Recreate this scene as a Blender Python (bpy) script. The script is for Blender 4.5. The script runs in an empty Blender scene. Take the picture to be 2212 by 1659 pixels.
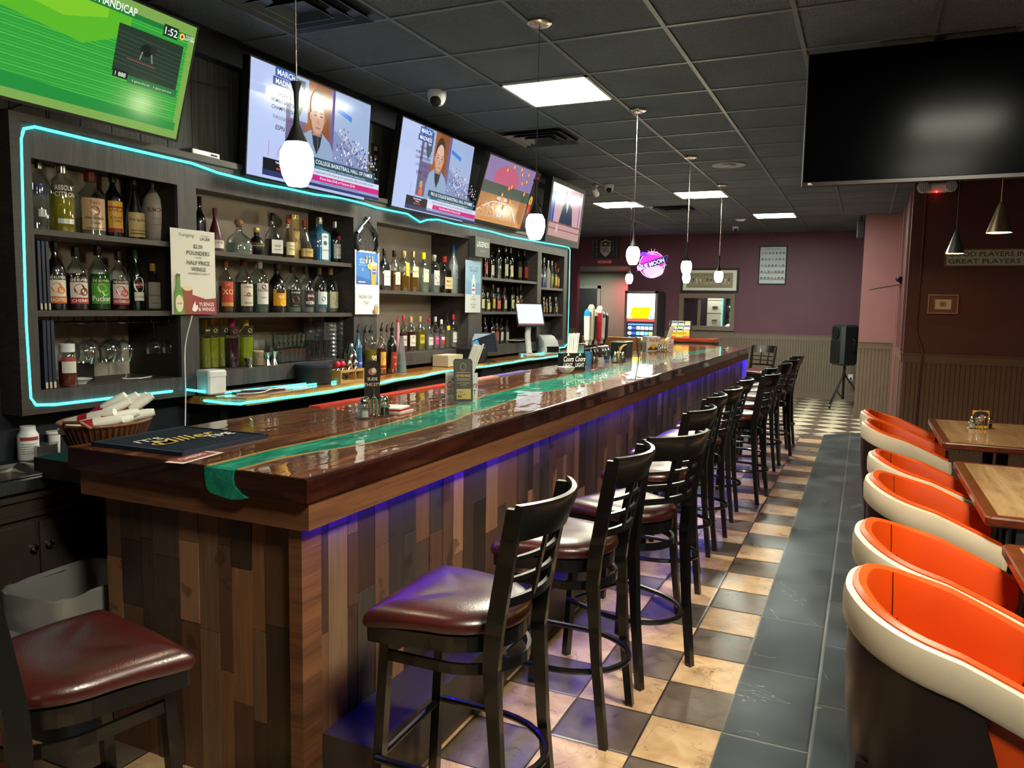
import bpy, math, random
from mathutils import Vector, Matrix
PI = math.pi
random.seed(7)
# ------------------------------------------------------------------ camera
F_PX, YAW, PITCH, ROLL, EYE = 1666.0, -.4268, -.1003, .0178, 1.5705
_cy, _sy, _cp, _sp, _cr, _sr = math.cos(YAW), math.sin(YAW), math.cos(PITCH), math.sin(PITCH), math.cos(ROLL), math.sin(ROLL)
FWD = Vector((_sy*_cp, _cy*_cp, _sp)); _r = Vector((_cy, -_sy, 0)); _u = _r.cross(FWD)
RIGHT = _cr*_r + _sr*_u; UPV = -_sr*_r + _cr*_u; ORG = Vector((0, 0, EYE))
cam = bpy.data.cameras.new('camera'); cam.sensor_width = 36; cam.lens = 36*F_PX/2212; cam.clip_start = .05; cam.clip_end = 100
cam_o = bpy.data.objects.new('camera', cam)
cam_o.matrix_world = Matrix.Translation(ORG) @ Matrix((RIGHT, UPV, -FWD)).transposed().to_4x4()
SC = bpy.context.scene
SC.collection.objects.link(cam_o); SC.camera = cam_o
C = SC.collection
# where a pixel of the photograph meets a real plane of the room (z, x or y constant)
def ray(px, py): return FWD + RIGHT*((px-1106)/F_PX) + UPV*((829.5-py)/F_PX)
def onz(px, py, z): d = ray(px, py); return ORG + d*((z-EYE)/d.z)
def onx(px, py, x): d = ray(px, py); return ORG + d*(x/d.x)
def ony(px, py, y): d = ray(px, py); return ORG + d*(y/d.y)
# ------------------------------------------------------------------ look, world
vs = SC.view_settings; vs.view_transform = 'Standard'; vs.look = 'None'; vs.gamma = 1; vs.exposure = 1.2; vs.use_curve_mapping = False
w = bpy.data.worlds.new('World'); SC.world = w; w.use_nodes = True
w.node_tree.nodes['Background'].inputs[0].default_value = (.5, .6, .8, 1); w.node_tree.nodes['Background'].inputs[1].default_value = .012
SC.cycles.max_bounces = 8; SC.cycles.transparent_max_bounces = 24; SC.cycles.caustics_reflective = False; SC.cycles.caustics_refractive = False
SC.cycles.sample_clamp_indirect = 4; SC.cycles.use_denoising = True
TROFFER, PENDANT, LED_CYAN, LED_BLUE, DINING, SCREEN, LEDB_W = 52.0, 40.0, 1.8, 55.0, 55.0, .46, 0.6

# ------------------------------------------------------------------ materials
def lin(c):
    if isinstance(c, str):
        c = c.lstrip('#'); c = [int(c[i:i+2], 16)/255 for i in (0, 2, 4)]
        return tuple((v/12.92 if v <= .04045 else ((v+.055)/1.055)**2.4) for v in c)
    return tuple(c)
MATS = {}
def M(name, col=(.5,.5,.5), rough=.5, metal=0, coat=0, trans=0, ior=1.45, emit=None, es=0, bump=0, bs=60, vary=.08, vs_=8, stretch=None, spec=.5, alpha=1):
    if name in MATS: return MATS[name]
    m = bpy.data.materials.new(name); m.use_nodes = True; MATS[name] = m
    nt = m.node_tree; N = nt.nodes; L = nt.links; b = N['Principled BSDF']; col = lin(col)
    b.inputs['Roughness'].default_value = rough; b.inputs['Metallic'].default_value = metal; b.inputs['IOR'].default_value = ior
    b.inputs['Coat Weight'].default_value = coat; b.inputs['Coat Roughness'].default_value = .04; b.inputs['Transmission Weight'].default_value = trans
    b.inputs['Specular IOR Level'].default_value = spec; b.inputs['Alpha'].default_value = alpha
    tc = N.new('ShaderNodeTexCoord'); mp = N.new('ShaderNodeMapping'); L.new(tc.outputs['Object'], mp.inputs[0])
    if stretch: mp.inputs['Scale'].default_value = stretch
    if vary:
        n = N.new('ShaderNodeTexNoise'); n.inputs['Scale'].default_value = vs_; n.inputs['Detail'].default_value = 4; L.new(mp.outputs[0], n.inputs[0])
        r = N.new('ShaderNodeValToRGB'); r.color_ramp.elements[0].position = .3; r.color_ramp.elements[1].position = .7
        r.color_ramp.elements[0].color = tuple(max(0, v*(1-vary)) for v in col)+(1,); r.color_ramp.elements[1].color = tuple(min(1, v*(1+vary)) for v in col)+(1,)
        L.new(n.outputs[0], r.inputs[0]); L.new(r.outputs[0], b.inputs['Base Color'])
    else: b.inputs['Base Color'].default_value = col+(1,)
    if bump:
        n2 = N.new('ShaderNodeTexNoise'); n2.inputs['Scale'].default_value = bs; n2.inputs['Detail'].default_value = 3; L.new(mp.outputs[0], n2.inputs[0])
        bp = N.new('ShaderNodeBump'); bp.inputs['Strength'].default_value = bump; bp.inputs['Distance'].default_value = .01; L.new(n2.outputs[0], bp.inputs['Height']); L.new(bp.outputs[0], b.inputs['Normal'])
    if emit is not None: b.inputs['Emission Color'].default_value = lin(emit)+(1,); b.inputs['Emission Strength'].default_value = es
    return m
def nodes(name):
    m = bpy.data.materials.new(name); m.use_nodes = True; MATS[name] = m
    return m, m.node_tree.nodes, m.node_tree.links, m.node_tree.nodes['Principled BSDF']
def mix(N, L, fac, a, b, t='MIX'):
    x = N.new('ShaderNodeMix'); x.data_type = 'RGBA'; x.blend_type = t
    for i, v in ((0, fac), (6, a), (7, b)):
        if isinstance(v, (int, float)): x.inputs[i].default_value = v
        elif isinstance(v, tuple): x.inputs[i].default_value = v+(1,) if len(v) == 3 else v
        else: L.new(v, x.inputs[i])
    return x.outputs[2]
def mth(N, L, op, a, b=None, c=None):
    x = N.new('ShaderNodeMath'); x.operation = op
    for i, v in enumerate((a, b, c)):
        if v is None: continue
        if isinstance(v, (int, float)): x.inputs[i].default_value = v
        else: L.new(v, x.inputs[i])
    return x.outputs[0]
def noise(N, L, vec, scale, detail=4, dist=0):
    n = N.new('ShaderNodeTexNoise'); n.inputs['Scale'].default_value = scale; n.inputs['Detail'].default_value = detail; n.inputs['Distortion'].default_value = dist; L.new(vec, n.inputs[0]); return n
def ramp(N, L, fac, stops):
    r = N.new('ShaderNodeValToRGB'); e = r.color_ramp.elements
    while len(e) < len(stops): e.new(.5)
    for i, (p, c) in enumerate(stops): e[i].position = p; e[i].color = lin(c)+(1,)
    L.new(fac, r.inputs[0]); return r.outputs[0]
def bump(N, L, b, h, s=.3, d=.01):
    bp = N.new('ShaderNodeBump'); bp.inputs['Strength'].default_value = s; bp.inputs['Distance'].default_value = d; L.new(h, bp.inputs['Height']); L.new(bp.outputs[0], b.inputs['Normal'])
def objvec(N, L, scale=(1,1,1), rot=(0,0,0)):
    tc = N.new('ShaderNodeTexCoord'); mp = N.new('ShaderNodeMapping'); L.new(tc.outputs['Object'], mp.inputs[0]); mp.inputs['Scale'].default_value = scale; mp.inputs['Rotation'].default_value = rot; return mp.outputs[0]
def checker_mat(name, rot, ox, oy, size, light, dark):
    m, N, L, b = nodes(name)
    tc = N.new('ShaderNodeTexCoord'); s = N.new('ShaderNodeMapping'); s.vector_type = 'POINT'
    s.inputs['Rotation'].default_value = (0, 0, rot); L.new(tc.outputs['Object'], s.inputs[0])
    sp = N.new('ShaderNodeSeparateXYZ'); L.new(s.outputs[0], sp.inputs[0])
    u = mth(N, L, 'DIVIDE', mth(N, L, 'SUBTRACT', sp.outputs[0], ox), size); v = mth(N, L, 'DIVIDE', mth(N, L, 'SUBTRACT', sp.outputs[1], oy), size)
    iu = mth(N, L, 'FLOOR', u); iv = mth(N, L, 'FLOOR', v)
    par = mth(N, L, 'FLOORED_MODULO', mth(N, L, 'ADD', iu, iv), 2)
    cb = N.new('ShaderNodeCombineXYZ'); L.new(iu, cb.inputs[0]); L.new(iv, cb.inputs[1])
    wn = N.new('ShaderNodeTexWhiteNoise'); wn.noise_dimensions = '3D'; L.new(cb.outputs[0], wn.inputs['Vector'])
    n1 = noise(N, L, tc.outputs['Object'], 9, 6, .6); n2 = noise(N, L, tc.outputs['Object'], 3, 6, 1.5)
    lt = ramp(N, L, n1.outputs[0], [(.25, light[0]), (.5, light[1]), (.75, light[2])]); dk = ramp(N, L, n1.outputs[0], [(.25, dark[0]), (.5, dark[1]), (.75, dark[2])])
    base = mix(N, L, par, dk, lt)
    tone = mth(N, L, 'MULTIPLY_ADD', wn.outputs[0], .35, .78)
    cc = N.new('ShaderNodeCombineXYZ'); [L.new(tone, cc.inputs[i]) for i in range(3)]
    base = mix(N, L, 1.0, base, cc.outputs[0], 'MULTIPLY')
    vein = mth(N, L, 'LESS_THAN', mth(N, L, 'ABSOLUTE', mth(N, L, 'SUBTRACT', n2.outputs[0], .5)), .006)
    base = mix(N, L, mth(N, L, 'MULTIPLY', vein, .35), base, lin('#2c211c'))
    fu = mth(N, L, 'FRACT', u); fv = mth(N, L, 'FRACT', v)
    eu = mth(N, L, 'MINIMUM', fu, mth(N, L, 'SUBTRACT', 1, fu)); ev = mth(N, L, 'MINIMUM', fv, mth(N, L, 'SUBTRACT', 1, fv))
    e = mth(N, L, 'MINIMUM', eu, ev); g = mth(N, L, 'LESS_THAN', e, .012)
    L.new(mix(N, L, g, base, lin('#2e241e')), b.inputs['Base Color'])
    L.new(mth(N, L, 'MULTIPLY_ADD', n1.outputs[0], .22, .2), b.inputs['Roughness'])
    n3 = noise(N, L, tc.outputs['Object'], 25, 4)
    h = mth(N, L, 'ADD', mth(N, L, 'MULTIPLY', n3.outputs[0], .25), mth(N, L, 'MINIMUM', mth(N, L, 'MULTIPLY', e, 30), 1))
    bump(N, L, b, h, .35, .004)
    return m
TS = .3048
LT = ('#a8835c', '#c3a078', '#d8bb93'); DK = ('#4f4238', '#615347', '#75665a')  # tan on a cream tile: warm light over the near floor put into its colour
checker_mat('checker_tile', 0, -.6684, 2.8346, TS, LT, DK)
checker_mat('checker_tile_diagonal', PI/4, .02, .11, TS, ('#b3a48a', '#cdbfa4', '#ded2ba'), DK)  # same tile paler: cool bright far light put into the light squares
def slate():
    m, N, L, b = nodes('slate_tile')
    tc = N.new('ShaderNodeTexCoord'); sp = N.new('ShaderNodeSeparateXYZ'); L.new(tc.outputs['Object'], sp.inputs[0])
    u = mth(N, L, 'DIVIDE', mth(N, L, 'ADD', sp.outputs[0], .4023), .308); iu = mth(N, L, 'FLOOR', u)
    v = mth(N, L, 'ADD', mth(N, L, 'DIVIDE', mth(N, L, 'SUBTRACT', sp.outputs[1], 2.829), .6096), mth(N, L, 'MULTIPLY', iu, .37)); iv = mth(N, L, 'FLOOR', v)
    cb = N.new('ShaderNodeCombineXYZ'); L.new(iu, cb.inputs[0]); L.new(iv, cb.inputs[1])
    wn = N.new('ShaderNodeTexWhiteNoise'); wn.noise_dimensions = '3D'; L.new(cb.outputs[0], wn.inputs['Vector'])
    n1 = noise(N, L, tc.outputs['Object'], 4, 8, .5)
    off = N.new('ShaderNodeVectorMath'); off.operation = 'MULTIPLY_ADD'; L.new(wn.outputs[1], off.inputs[0]); off.inputs[1].default_value = (9, 9, 9); L.new(tc.outputs['Object'], off.inputs[2])
    n2 = noise(N, L, off.outputs[0], 1.6, 5, 1.2)
    base = ramp(N, L, n1.outputs[0], [(.25, '#25282c'), (.55, '#34393f'), (.8, '#464b52')])
    vein = mth(N, L, 'LESS_THAN', mth(N, L, 'ABSOLUTE', mth(N, L, 'SUBTRACT', n2.outputs[0], .5)), .0022)
    n4 = noise(N, L, tc.outputs['Object'], 3, 2)
    vein = mth(N, L, 'MULTIPLY', vein, mth(N, L, 'GREATER_THAN', n4.outputs[0], .52))
    base = mix(N, L, mth(N, L, 'MULTIPLY', vein, .6), base, lin('#9a9690'))
    fu = mth(N, L, 'MULTIPLY', mth(N, L, 'MINIMUM', mth(N, L, 'FRACT', u), mth(N, L, 'SUBTRACT', 1, mth(N, L, 'FRACT', u))), .5)
    fv = mth(N, L, 'MINIMUM', mth(N, L, 'FRACT', v), mth(N, L, 'SUBTRACT', 1, mth(N, L, 'FRACT', v)))
    e = mth(N, L, 'MINIMUM', fu, fv); g = mth(N, L, 'LESS_THAN', e, .005)
    L.new(mix(N, L, g, base, lin('#6d6a60')), b.inputs['Base Color'])
    L.new(mth(N, L, 'MULTIPLY_ADD', n1.outputs[0], .3, .22), b.inputs['Roughness']); bump(N, L, b, mth(N, L, 'MINIMUM', mth(N, L, 'MULTIPLY', e, 60), 1), .3, .003)
slate()
def grain_mat(name, stops, rough, vec=(1,1,1), coat=0, scale=6, ring=0, bmp=.08, crough=.03, wavy=0, spec=.5):
    m, N, L, b = nodes(name)
    v = objvec(N, L, vec); n = noise(N, L, v, scale, 6, 1.2); n2 = noise(N, L, v, scale*6, 4, .2)
    f = mth(N, L, 'ADD', mth(N, L, 'MULTIPLY', n.outputs[0], .75), mth(N, L, 'MULTIPLY', n2.outputs[0], .25))
    L.new(ramp(N, L, f, stops), b.inputs['Base Color'])
    if wavy: spec = .08; rough = .4
    b.inputs['Roughness'].default_value = rough; b.inputs['Coat Weight'].default_value = coat; b.inputs['Coat Roughness'].default_value = crough; b.inputs['Specular IOR Level'].default_value = spec
    if bmp: bump(N, L, b, n2.outputs[0], bmp, .004)
    if wavy:
        tv = objvec(N, L, (3.2, 1.3, 1)); nw = noise(N, L, tv, 3.2, 1.5, .4); bp = N.new('ShaderNodeBump'); bp.inputs['Strength'].default_value = wavy; bp.inputs['Distance'].default_value = .02
        L.new(nw.outputs[0], bp.inputs['Height']); L.new(bp.outputs[0], b.inputs['Coat Normal']); L.new(bp.outputs[0], b.inputs['Normal'])
    return m
grain_mat('bar_walnut', [(.3, '#2c150c'), (.47, '#54301b'), (.6, '#7a4828'), (.78, '#9c6a40')], .25, (9, .8, 9), 1, 2.2, bmp=0, wavy=.12)
grain_mat('bar_sapwood', [(.3, '#8a6a3a'), (.6, '#b39355'), (.8, '#c9ac70')], .25, (9, 1, 9), 1, 3, bmp=0, wavy=.12)
grain_mat('green_resin', [(.25, '#06604f'), (.45, '#0b7462'), (.6, '#229479'), (.78, '#6cc4aa')], .2, (4, 1, 4), 1, 3.4, bmp=0, wavy=.12)
grain_mat('bar_edge_walnut', [(.3, '#160807'), (.5, '#2b100c'), (.75, '#4a1f15')], .2, (2, .6, 9), 1, 3, bmp=.05)
grain_mat('oak_apron', [(.3, '#4a2c1b'), (.5, '#6a432a'), (.75, '#7f5436')], .5, (1, .7, 14), 0, 2.5)
grain_mat('counter_pine', [(.3, '#6b3d1c'), (.5, '#a86a34'), (.75, '#d39a56')], .22, (10, 1, 10), .8, 2.2, bmp=0)
grain_mat('grey_board', [(.3, '#2a2728'), (.5, '#3a3637'), (.75, '#4d4848')], .5, (6, 6, .5), 0, 3.5, bmp=.2)
grain_mat('grey_shelf', [(.3, '#2b2726'), (.5, '#3b3634'), (.75, '#4a4543')], .45, (4, .6, 12), 0, 4, bmp=.1)
grain_mat('panel_grey', [(.3, '#2c2e2c'), (.5, '#40423f'), (.75, '#5a5c56')], .6, (14, 14, .5), 0, 3, bmp=.2)
grain_mat('table_laminate', [(.3, '#8a6c4c'), (.5, '#ac8c66'), (.75, '#c7a982')], .18, (8, 1.2, 8), .3, 1.6, bmp=0)
grain_mat('table_edge', [(.3, '#3a140a'), (.5, '#561f0e'), (.75, '#6f2c14')], .3, (3, 3, 10), .3, 3, bmp=0)
grain_mat('red_ledge', [(.3, '#5a1c10'), (.5, '#7c2c18'), (.75, '#8e3a20')], .25, (1, 6, 6), .6, 3, bmp=0)
grain_mat('oak_board', [(.3, '#7a5226'), (.5, '#9c6e36'), (.75, '#ad8046')], .4, (1, 6, 6), 0, 3)
# reclaimed planks: each plank carries its own tone in the mesh, the grain is procedural
def attr_wood():
    m, N, L, b = nodes('reclaimed_planks')
    a = N.new('ShaderNodeAttribute'); a.attribute_name = 'Col'; v = objvec(N, L, (14, 14, .9)); n = noise(N, L, v, 3, 6, 1.5); k = noise(N, L, objvec(N, L, (1, 1, 1)), 9, 3)
    f = mth(N, L, 'MULTIPLY_ADD', n.outputs[0], .9, .55); cc = N.new('ShaderNodeCombineXYZ'); [L.new(f, cc.inputs[i]) for i in range(3)]
    c = mix(N, L, 1.0, a.outputs[0], cc.outputs[0], 'MULTIPLY')
    c = mix(N, L, mth(N, L, 'MULTIPLY', mth(N, L, 'GREATER_THAN', k.outputs[0], .66), .5), c, lin('#22150e'))
    L.new(c, b.inputs['Base Color']); b.inputs['Roughness'].default_value = .38; bump(N, L, b, n.outputs[0], .25, .004)
attr_wood()
def ceiling_mat():
    m, N, L, b = nodes('ceiling_tile'); tc = N.new('ShaderNodeTexCoord')
    n = noise(N, L, tc.outputs['Object'], 85, 2, .6); g = noise(N, L, tc.outputs['Object'], 1.2, 2)
    L.new(ramp(N, L, g.outputs[0], [(.3, '#626c7a'), (.7, '#737e8e')]), b.inputs['Base Color']); b.inputs['Roughness'].default_value = .9; b.inputs['Specular IOR Level'].default_value = .2
    r = N.new('ShaderNodeMapRange'); r.inputs[1].default_value = .42; r.inputs[2].default_value = .58; L.new(n.outputs[0], r.inputs[0]); bump(N, L, b, r.outputs[0], .9, .012)
ceiling_mat()
def leather():
    m, N, L, b = nodes('burgundy_vinyl'); tc = N.new('ShaderNodeTexCoord'); vo = N.new('ShaderNodeTexVoronoi'); vo.inputs['Scale'].default_value = 160; L.new(tc.outputs['Object'], vo.inputs[0])
    n = noise(N, L, tc.outputs['Object'], 6, 3); L.new(ramp(N, L, n.outputs[0], [(.3, '#35100f'), (.7, '#471815')]), b.inputs['Base Color'])
    b.inputs['Roughness'].default_value = .3; b.inputs['Specular IOR Level'].default_value = .8; bump(N, L, b, vo.outputs[0], .12, .002)
leather()
def attr_mat(name, emis=0, rough=.5):
    m, N, L, b = nodes(name); a = N.new('ShaderNodeAttribute'); a.attribute_name = 'Col'; b.inputs['Roughness'].default_value = rough
    n = noise(N, L, objvec(N, L), 3, 2); c = mix(N, L, .04, a.outputs[0], n.outputs[1])
    if emis:
        b.inputs['Base Color'].default_value = (.01, .01, .01, 1); b.inputs['Specular IOR Level'].default_value = .15; L.new(a.outputs[0], b.inputs['Emission Color']); b.inputs['Emission Strength'].default_value = emis
    else: L.new(c, b.inputs['Base Color'])
attr_mat('print'); attr_mat('print_gloss', 0, .2); attr_mat('screen', SCREEN, .15); attr_mat('screen_bright', 2.4, .15); attr_mat('neon_print', 1.3, .3)
def glassy(name, tint, refl=.09, body=0, bodycol=(1,1,1), rough=.03):
    """thin see-through glass or liquid: clear part tinted, a share of body colour, a mirror part growing towards the edges"""
    m = bpy.data.materials.new(name); m.use_nodes = True; MATS[name] = m; N = m.node_tree.nodes; L = m.node_tree.links; N.remove(N['Principled BSDF'])
    t = N.new('ShaderNodeBsdfTransparent'); t.inputs[0].default_value = lin(tint)+(1,)
    n = noise(N, L, objvec(N, L), 4, 2)
    last = t.outputs[0]
    if body:
        p = N.new('ShaderNodeBsdfPrincipled'); bc = lin(bodycol)
        r = ramp(N, L, n.outputs[0], [(.2, tuple(v*.9 for v in bc)), (.8, bc)]); L.new(r, p.inputs['Base Color']); p.inputs['Roughness'].default_value = .3
        mx = N.new('ShaderNodeMixShader'); mx.inputs[0].default_value = body; L.new(last, mx.inputs[1]); L.new(p.outputs[0], mx.inputs[2]); last = mx.outputs[0]
    g = N.new('ShaderNodeBsdfGlossy'); g.inputs[0].default_value = (1, 1, 1, 1); g.inputs['Roughness'].default_value = rough
    lw = N.new('ShaderNodeLayerWeight'); lw.inputs[0].default_value = .35; fac = mth(N, L, 'MULTIPLY_ADD', lw.outputs[0], .5, refl)
    mg = N.new('ShaderNodeMixShader'); L.new(fac, mg.inputs[0]); L.new(last, mg.inputs[1]); L.new(g.outputs[0], mg.inputs[2])
    L.new(mg.outputs[0], N['Material Output'].inputs[0]); return m
glassy('clear_glass', '#e8eeee'); glassy('green_glass', '#2f6a3a', .1, .35, '#0c2a12'); glassy('dark_glass', '#160c08', .1, .8, '#0c0706')
glassy('blue_glass', '#7cc6e6', .1, .3, '#5cb2dc'); glassy('pane_glass', '#eef2f2', .05); glassy('frost_glass', '#dfe8ea', .08, .22, '#bcc8cc', .2); glassy('plastic_film', '#ffffff', .06, .6, '#b9b8b4', .25); glassy('cup_film', '#eef0f2', .05, .28, '#8f9499', .2)
LIQ = {}
def liquid(col):
    if col not in LIQ: c_ = lin(col); LIQ[col] = glassy('liquid_'+str(len(LIQ)), tuple(v**.55 for v in c_), .03, .5, tuple(min(1, v*1.7+.005) for v in c_))
    return LIQ[col]
M('black_metal', '#0c0b0b', .32, 0, .3, vary=.1); M('chrome', (.75,.75,.75), .12, 1, vary=.03); M('brushed_steel', (.55,.55,.56), .3, 1, vary=.1, stretch=(1,20,1)); M('nickel', (.6,.52,.46), .22, 1)
M('matte_black', '#0b0b0d', .6); M('tv_black', '#040509', .17, spec=.05); M('grey_plastic', '#25272a', .45); M('white_plastic', '#cfd2d4', .35); M('beige_plastic', '#b7ab96', .4)
M('unit_back', '#cbbfb4', .7, vary=.06); M('unit_dark', '#241f1b', .6); M('plum_wall', '#5b3243', .55, vary=.06, vs_=2, bump=.1, bs=120); M('maroon_wall', '#471a19', .55, vary=.08, vs_=2, bump=.1, bs=120)
M('red_wall_lit', '#8f6465', .55, vary=.05, vs_=2, bump=.1, bs=120); M('navy_wall', '#191d27', .7, vary=.08); M('corridor_wall', '#6d7064', .6, vary=.05)  # column's reddish paint lightened to pink: light on it is in the colour
M('beadboard_paint', '#6a5c50', .55, vary=.05); M('beadboard_brown', '#5a4132', .5, vary=.05); M('cabinet_paint', '#3f3731', .4, vary=.06); M('grid_metal', '#5c626c', .5); M('vent_paint', '#262a31', .4)
M('dark_door', '#191a1c', .5); M('cream_wall', '#b9b196', .6); M('chair_orange', '#c24108', .42, vary=.05, bump=.08, bs=300); M('chair_cream', '#c2b29b', .42, vary=.05, bump=.05, bs=300); M('chair_brown', '#231610', .3, vary=.15, bump=.05)
M('gunmetal', (.16,.16,.17), .3, 1); M('cork', '#9a7448', .8, vary=.2, vs_=40); M('paper_white', '#d8d6d0', .8, vary=.03); M('red_paper', '#9c1420', .6); M('wicker', '#6a3f22', .5, vary=.35, vs_=60, bump=.3, bs=90); M('rubber_navy', '#1a2438', .5)
M('brass', (.78,.6,.36), .25, 1, vary=.12, stretch=(1,1,.1)); M('led_cyan', '#30e6e0', .4, emit='#3ff4f0', es=LED_CYAN); M('led_blue', '#2010ff', .4, emit='#1a08ff', es=LED_BLUE)
M('troffer_diffuser', '#ffffff', .5, emit='#fffbe2', es=TROFFER); M('troffer_cool', '#ffffff', .5, emit='#f0fff0', es=TROFFER); M('pendant_glass', '#ffffff', .3, emit='#fff3cc', es=PENDANT); M('dining_bulb', '#ffffff', .4, emit='#ffc060', es=DINING)
M('steel_sink', (.5,.48,.45), .2, 1); M('gold', (.8,.6,.25), .3, 1); M('silver_cap', (.7,.7,.68), .25, 1)
def capmat(c):
    return M('cap_'+c.strip('#'), c, .35, vary=.05)

# ------------------------------------------------------------------ mesh helpers
class MB:
    def __init__(s): s.v = []; s.f = []; s.c = []; s.col = None; s.smooth = set()
    def add(s, vs, fs, col=None, smooth=False):
        o = len(s.v); s.v += [tuple(v) for v in vs]
        if smooth: s.smooth.update(range(len(s.f), len(s.f)+len(fs)))
        s.f += [tuple(i+o for i in f) for f in fs]; c = col or s.col or (1, 1, 1); s.c += [c]*len(vs); return s
    def box(s, x0, x1, y0, y1, z0, z1, col=None, mtx=None):
        vs = [Vector((x, y, z)) for x in (x0, x1) for y in (y0, y1) for z in (z0, z1)]
        if mtx: vs = [mtx @ v for v in vs]
        return s.add(vs, [(0,1,3,2), (4,6,7,5), (0,4,5,1), (2,3,7,6), (0,2,6,4), (1,5,7,3)], col)
    def cbox(s, c, d, col=None, mtx=None): return s.box(c[0]-d[0]/2, c[0]+d[0]/2, c[1]-d[1]/2, c[1]+d[1]/2, c[2]-d[2]/2, c[2]+d[2]/2, col, mtx)
    def bbox(s, x0, x1, y0, y1, z0, z1, b=.004):      # box with chamfered edges
        def ring(ins, z):
            a0, a1, c0, c1 = (x0+ins, x1-ins, y0+ins, y1-ins); k = b if ins == 0 else b*.5
            return [(a0+k, c0, z), (a1-k, c0, z), (a1, c0+k, z), (a1, c1-k, z), (a1-k, c1, z), (a0+k, c1, z), (a0, c1-k, z), (a0, c0+k, z)]
        rs = [ring(b, z0), ring(0, z0+b), ring(0, z1-b), ring(b, z1)]
        vs = [p for r in rs for p in r]; fs = [tuple(reversed(range(8))), tuple(range(24, 32))]
        for k in range(3):
            for i in range(8): j = (i+1) % 8; fs.append((k*8+i, k*8+j, k*8+8+j, k*8+8+i))
        return s.add(vs, fs)
    def lathe(s, prof, c=(0,0,0), seg=20, sq=1.0, col=None, cap=True, sx=1, sy=1):
        """profile [(r, z)], sq > 1 pushes the section towards a rounded square"""
        vs = []
        for r, z in prof:
            for i in range(seg):
                a = 2*PI*(i+.5)/seg; ca, sa = math.cos(a), math.sin(a)
                k = 1.0 if sq == 1 else (abs(ca)**(2*sq)+abs(sa)**(2*sq))**(-1/(2*sq))
                vs.append((c[0]+r*k*ca*sx, c[1]+r*k*sa*sy, c[2]+z))
        n = len(prof); fs = []
        for k in range(n-1):
            for i in range(seg): j = (i+1) % seg; fs.append((k*seg+i, k*seg+j, (k+1)*seg+j, (k+1)*seg+i))
        if cap:
            if prof[0][0] > 1e-5: fs.append(tuple(reversed(range(seg))))
            if prof[-1][0] > 1e-5: fs.append(tuple(range((n-1)*seg, n*seg)))
        return s.add(vs, fs, col, True)
    def tube(s, pts, r, seg=8, closed=False, col=None, flat=None):
        """round tube along points; flat=(w, h) makes it a flat bar, w sideways and h upright"""
        P = [Vector(p) for p in pts]; n = len(P); vs = []; prevx = None
        if flat: seg = 4
        for i in range(n):
            t = (P[(i+1) % n]-P[i-1]) if (closed or 0 < i < n-1) else (P[1]-P[0] if i == 0 else P[-1]-P[-2])
            t.normalize()
            if flat: side = t.cross(Vector((0, 0, 1)));
            else: side = t.cross(Vector((0, 0, 1)) if abs(t.z) < .9 else Vector((0, 1, 0)))
            if side.length < 1e-4: side = Vector((1, 0, 0))
            side.normalize()
            if prevx is not None and not flat:
                side = (prevx - t*prevx.dot(t)); side.normalize()
            prevx = side; up = side.cross(t); up.normalize()
            rr = r[i] if isinstance(r, (list, tuple)) else r
            if flat: vs += [P[i]+side*a*flat[0]/2+up*b*flat[1]/2 for a, b in ((-1,-1), (1,-1), (1,1), (-1,1))]
            else: vs += [P[i]+side*math.cos(2*PI*k/seg)*rr+up*math.sin(2*PI*k/seg)*rr for k in range(seg)]
        fs = []
        for i in range(n if closed else n-1):
            j = (i+1) % n
            for k in range(seg): l = (k+1) % seg; fs.append((i*seg+k, i*seg+l, j*seg+l, j*seg+k))
        if not closed: fs += [tuple(reversed(range(seg))), tuple(range((n-1)*seg, n*seg))]
        return s.add(vs, fs, col, not flat)
    def prism(s, outline, z0, z1, col=None, ins=0):
        n = len(outline); vs = [(x, y, z0) for x, y in outline]+[(x, y, z1) for x, y in outline]
        return s.add(vs, [tuple(reversed(range(n))), tuple(range(n, 2*n))]+[(i, (i+1) % n, n+(i+1) % n, n+i) for i in range(n)], col)
    def loft(s, rings, cap=True, col=None, smooth=True, closed=True):
        n = len(rings[0]); vs = [p for r in rings for p in r]; fs = []
        for k in range(len(rings)-1):
            for i in range(n if closed else n-1): j = (i+1) % n; fs.append((k*n+i, k*n+j, (k+1)*n+j, (k+1)*n+i))
        if cap: fs += [tuple(reversed(range(n))), tuple(range((len(rings)-1)*n, len(rings)*n))]
        return s.add(vs, fs, col, smooth)
    def build(s, name, mat, parent=None, loc=None, attr=False, flatshade=False):
        me = bpy.data.meshes.new(name); me.from_pydata(s.v, [], s.f); me.validate(clean_customdata=False)
        if attr and len(me.vertices) == len(s.c):
            a = me.color_attributes.new('Col', 'FLOAT_COLOR', 'POINT'); buf = []
            for c in s.c: buf += list(c)+[1]
            a.data.foreach_set('color', buf)
        if s.smooth and not flatshade and len(me.polygons) == len(s.f):
            me.polygons.foreach_set('use_smooth', [i in s.smooth for i in range(len(s.f))])
            try: me.set_sharp_from_angle(angle=math.radians(42))
            except Exception: pass
        o = bpy.data.objects.new(name, me)
        if mat: me.materials.append(MATS[mat] if isinstance(mat, str) else mat)
        if parent: o.parent = parent
        if loc: o.location = loc
        me.update(); C.objects.link(o); return o
def tag(o, label=None, cat=None, group=None, kind=None):
    if label: o['label'] = label
    if cat: o['category'] = cat
    if group: o['group'] = group
    if kind: o['kind'] = kind
    return o
def thing(name, label, cat, loc=(0,0,0), rz=0, group=None):
    o = bpy.data.objects.new(name, None); o.empty_display_size = .1; C.objects.link(o); o.location = loc; o.rotation_euler = (0, 0, rz); return tag(o, label, cat, group)
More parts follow.
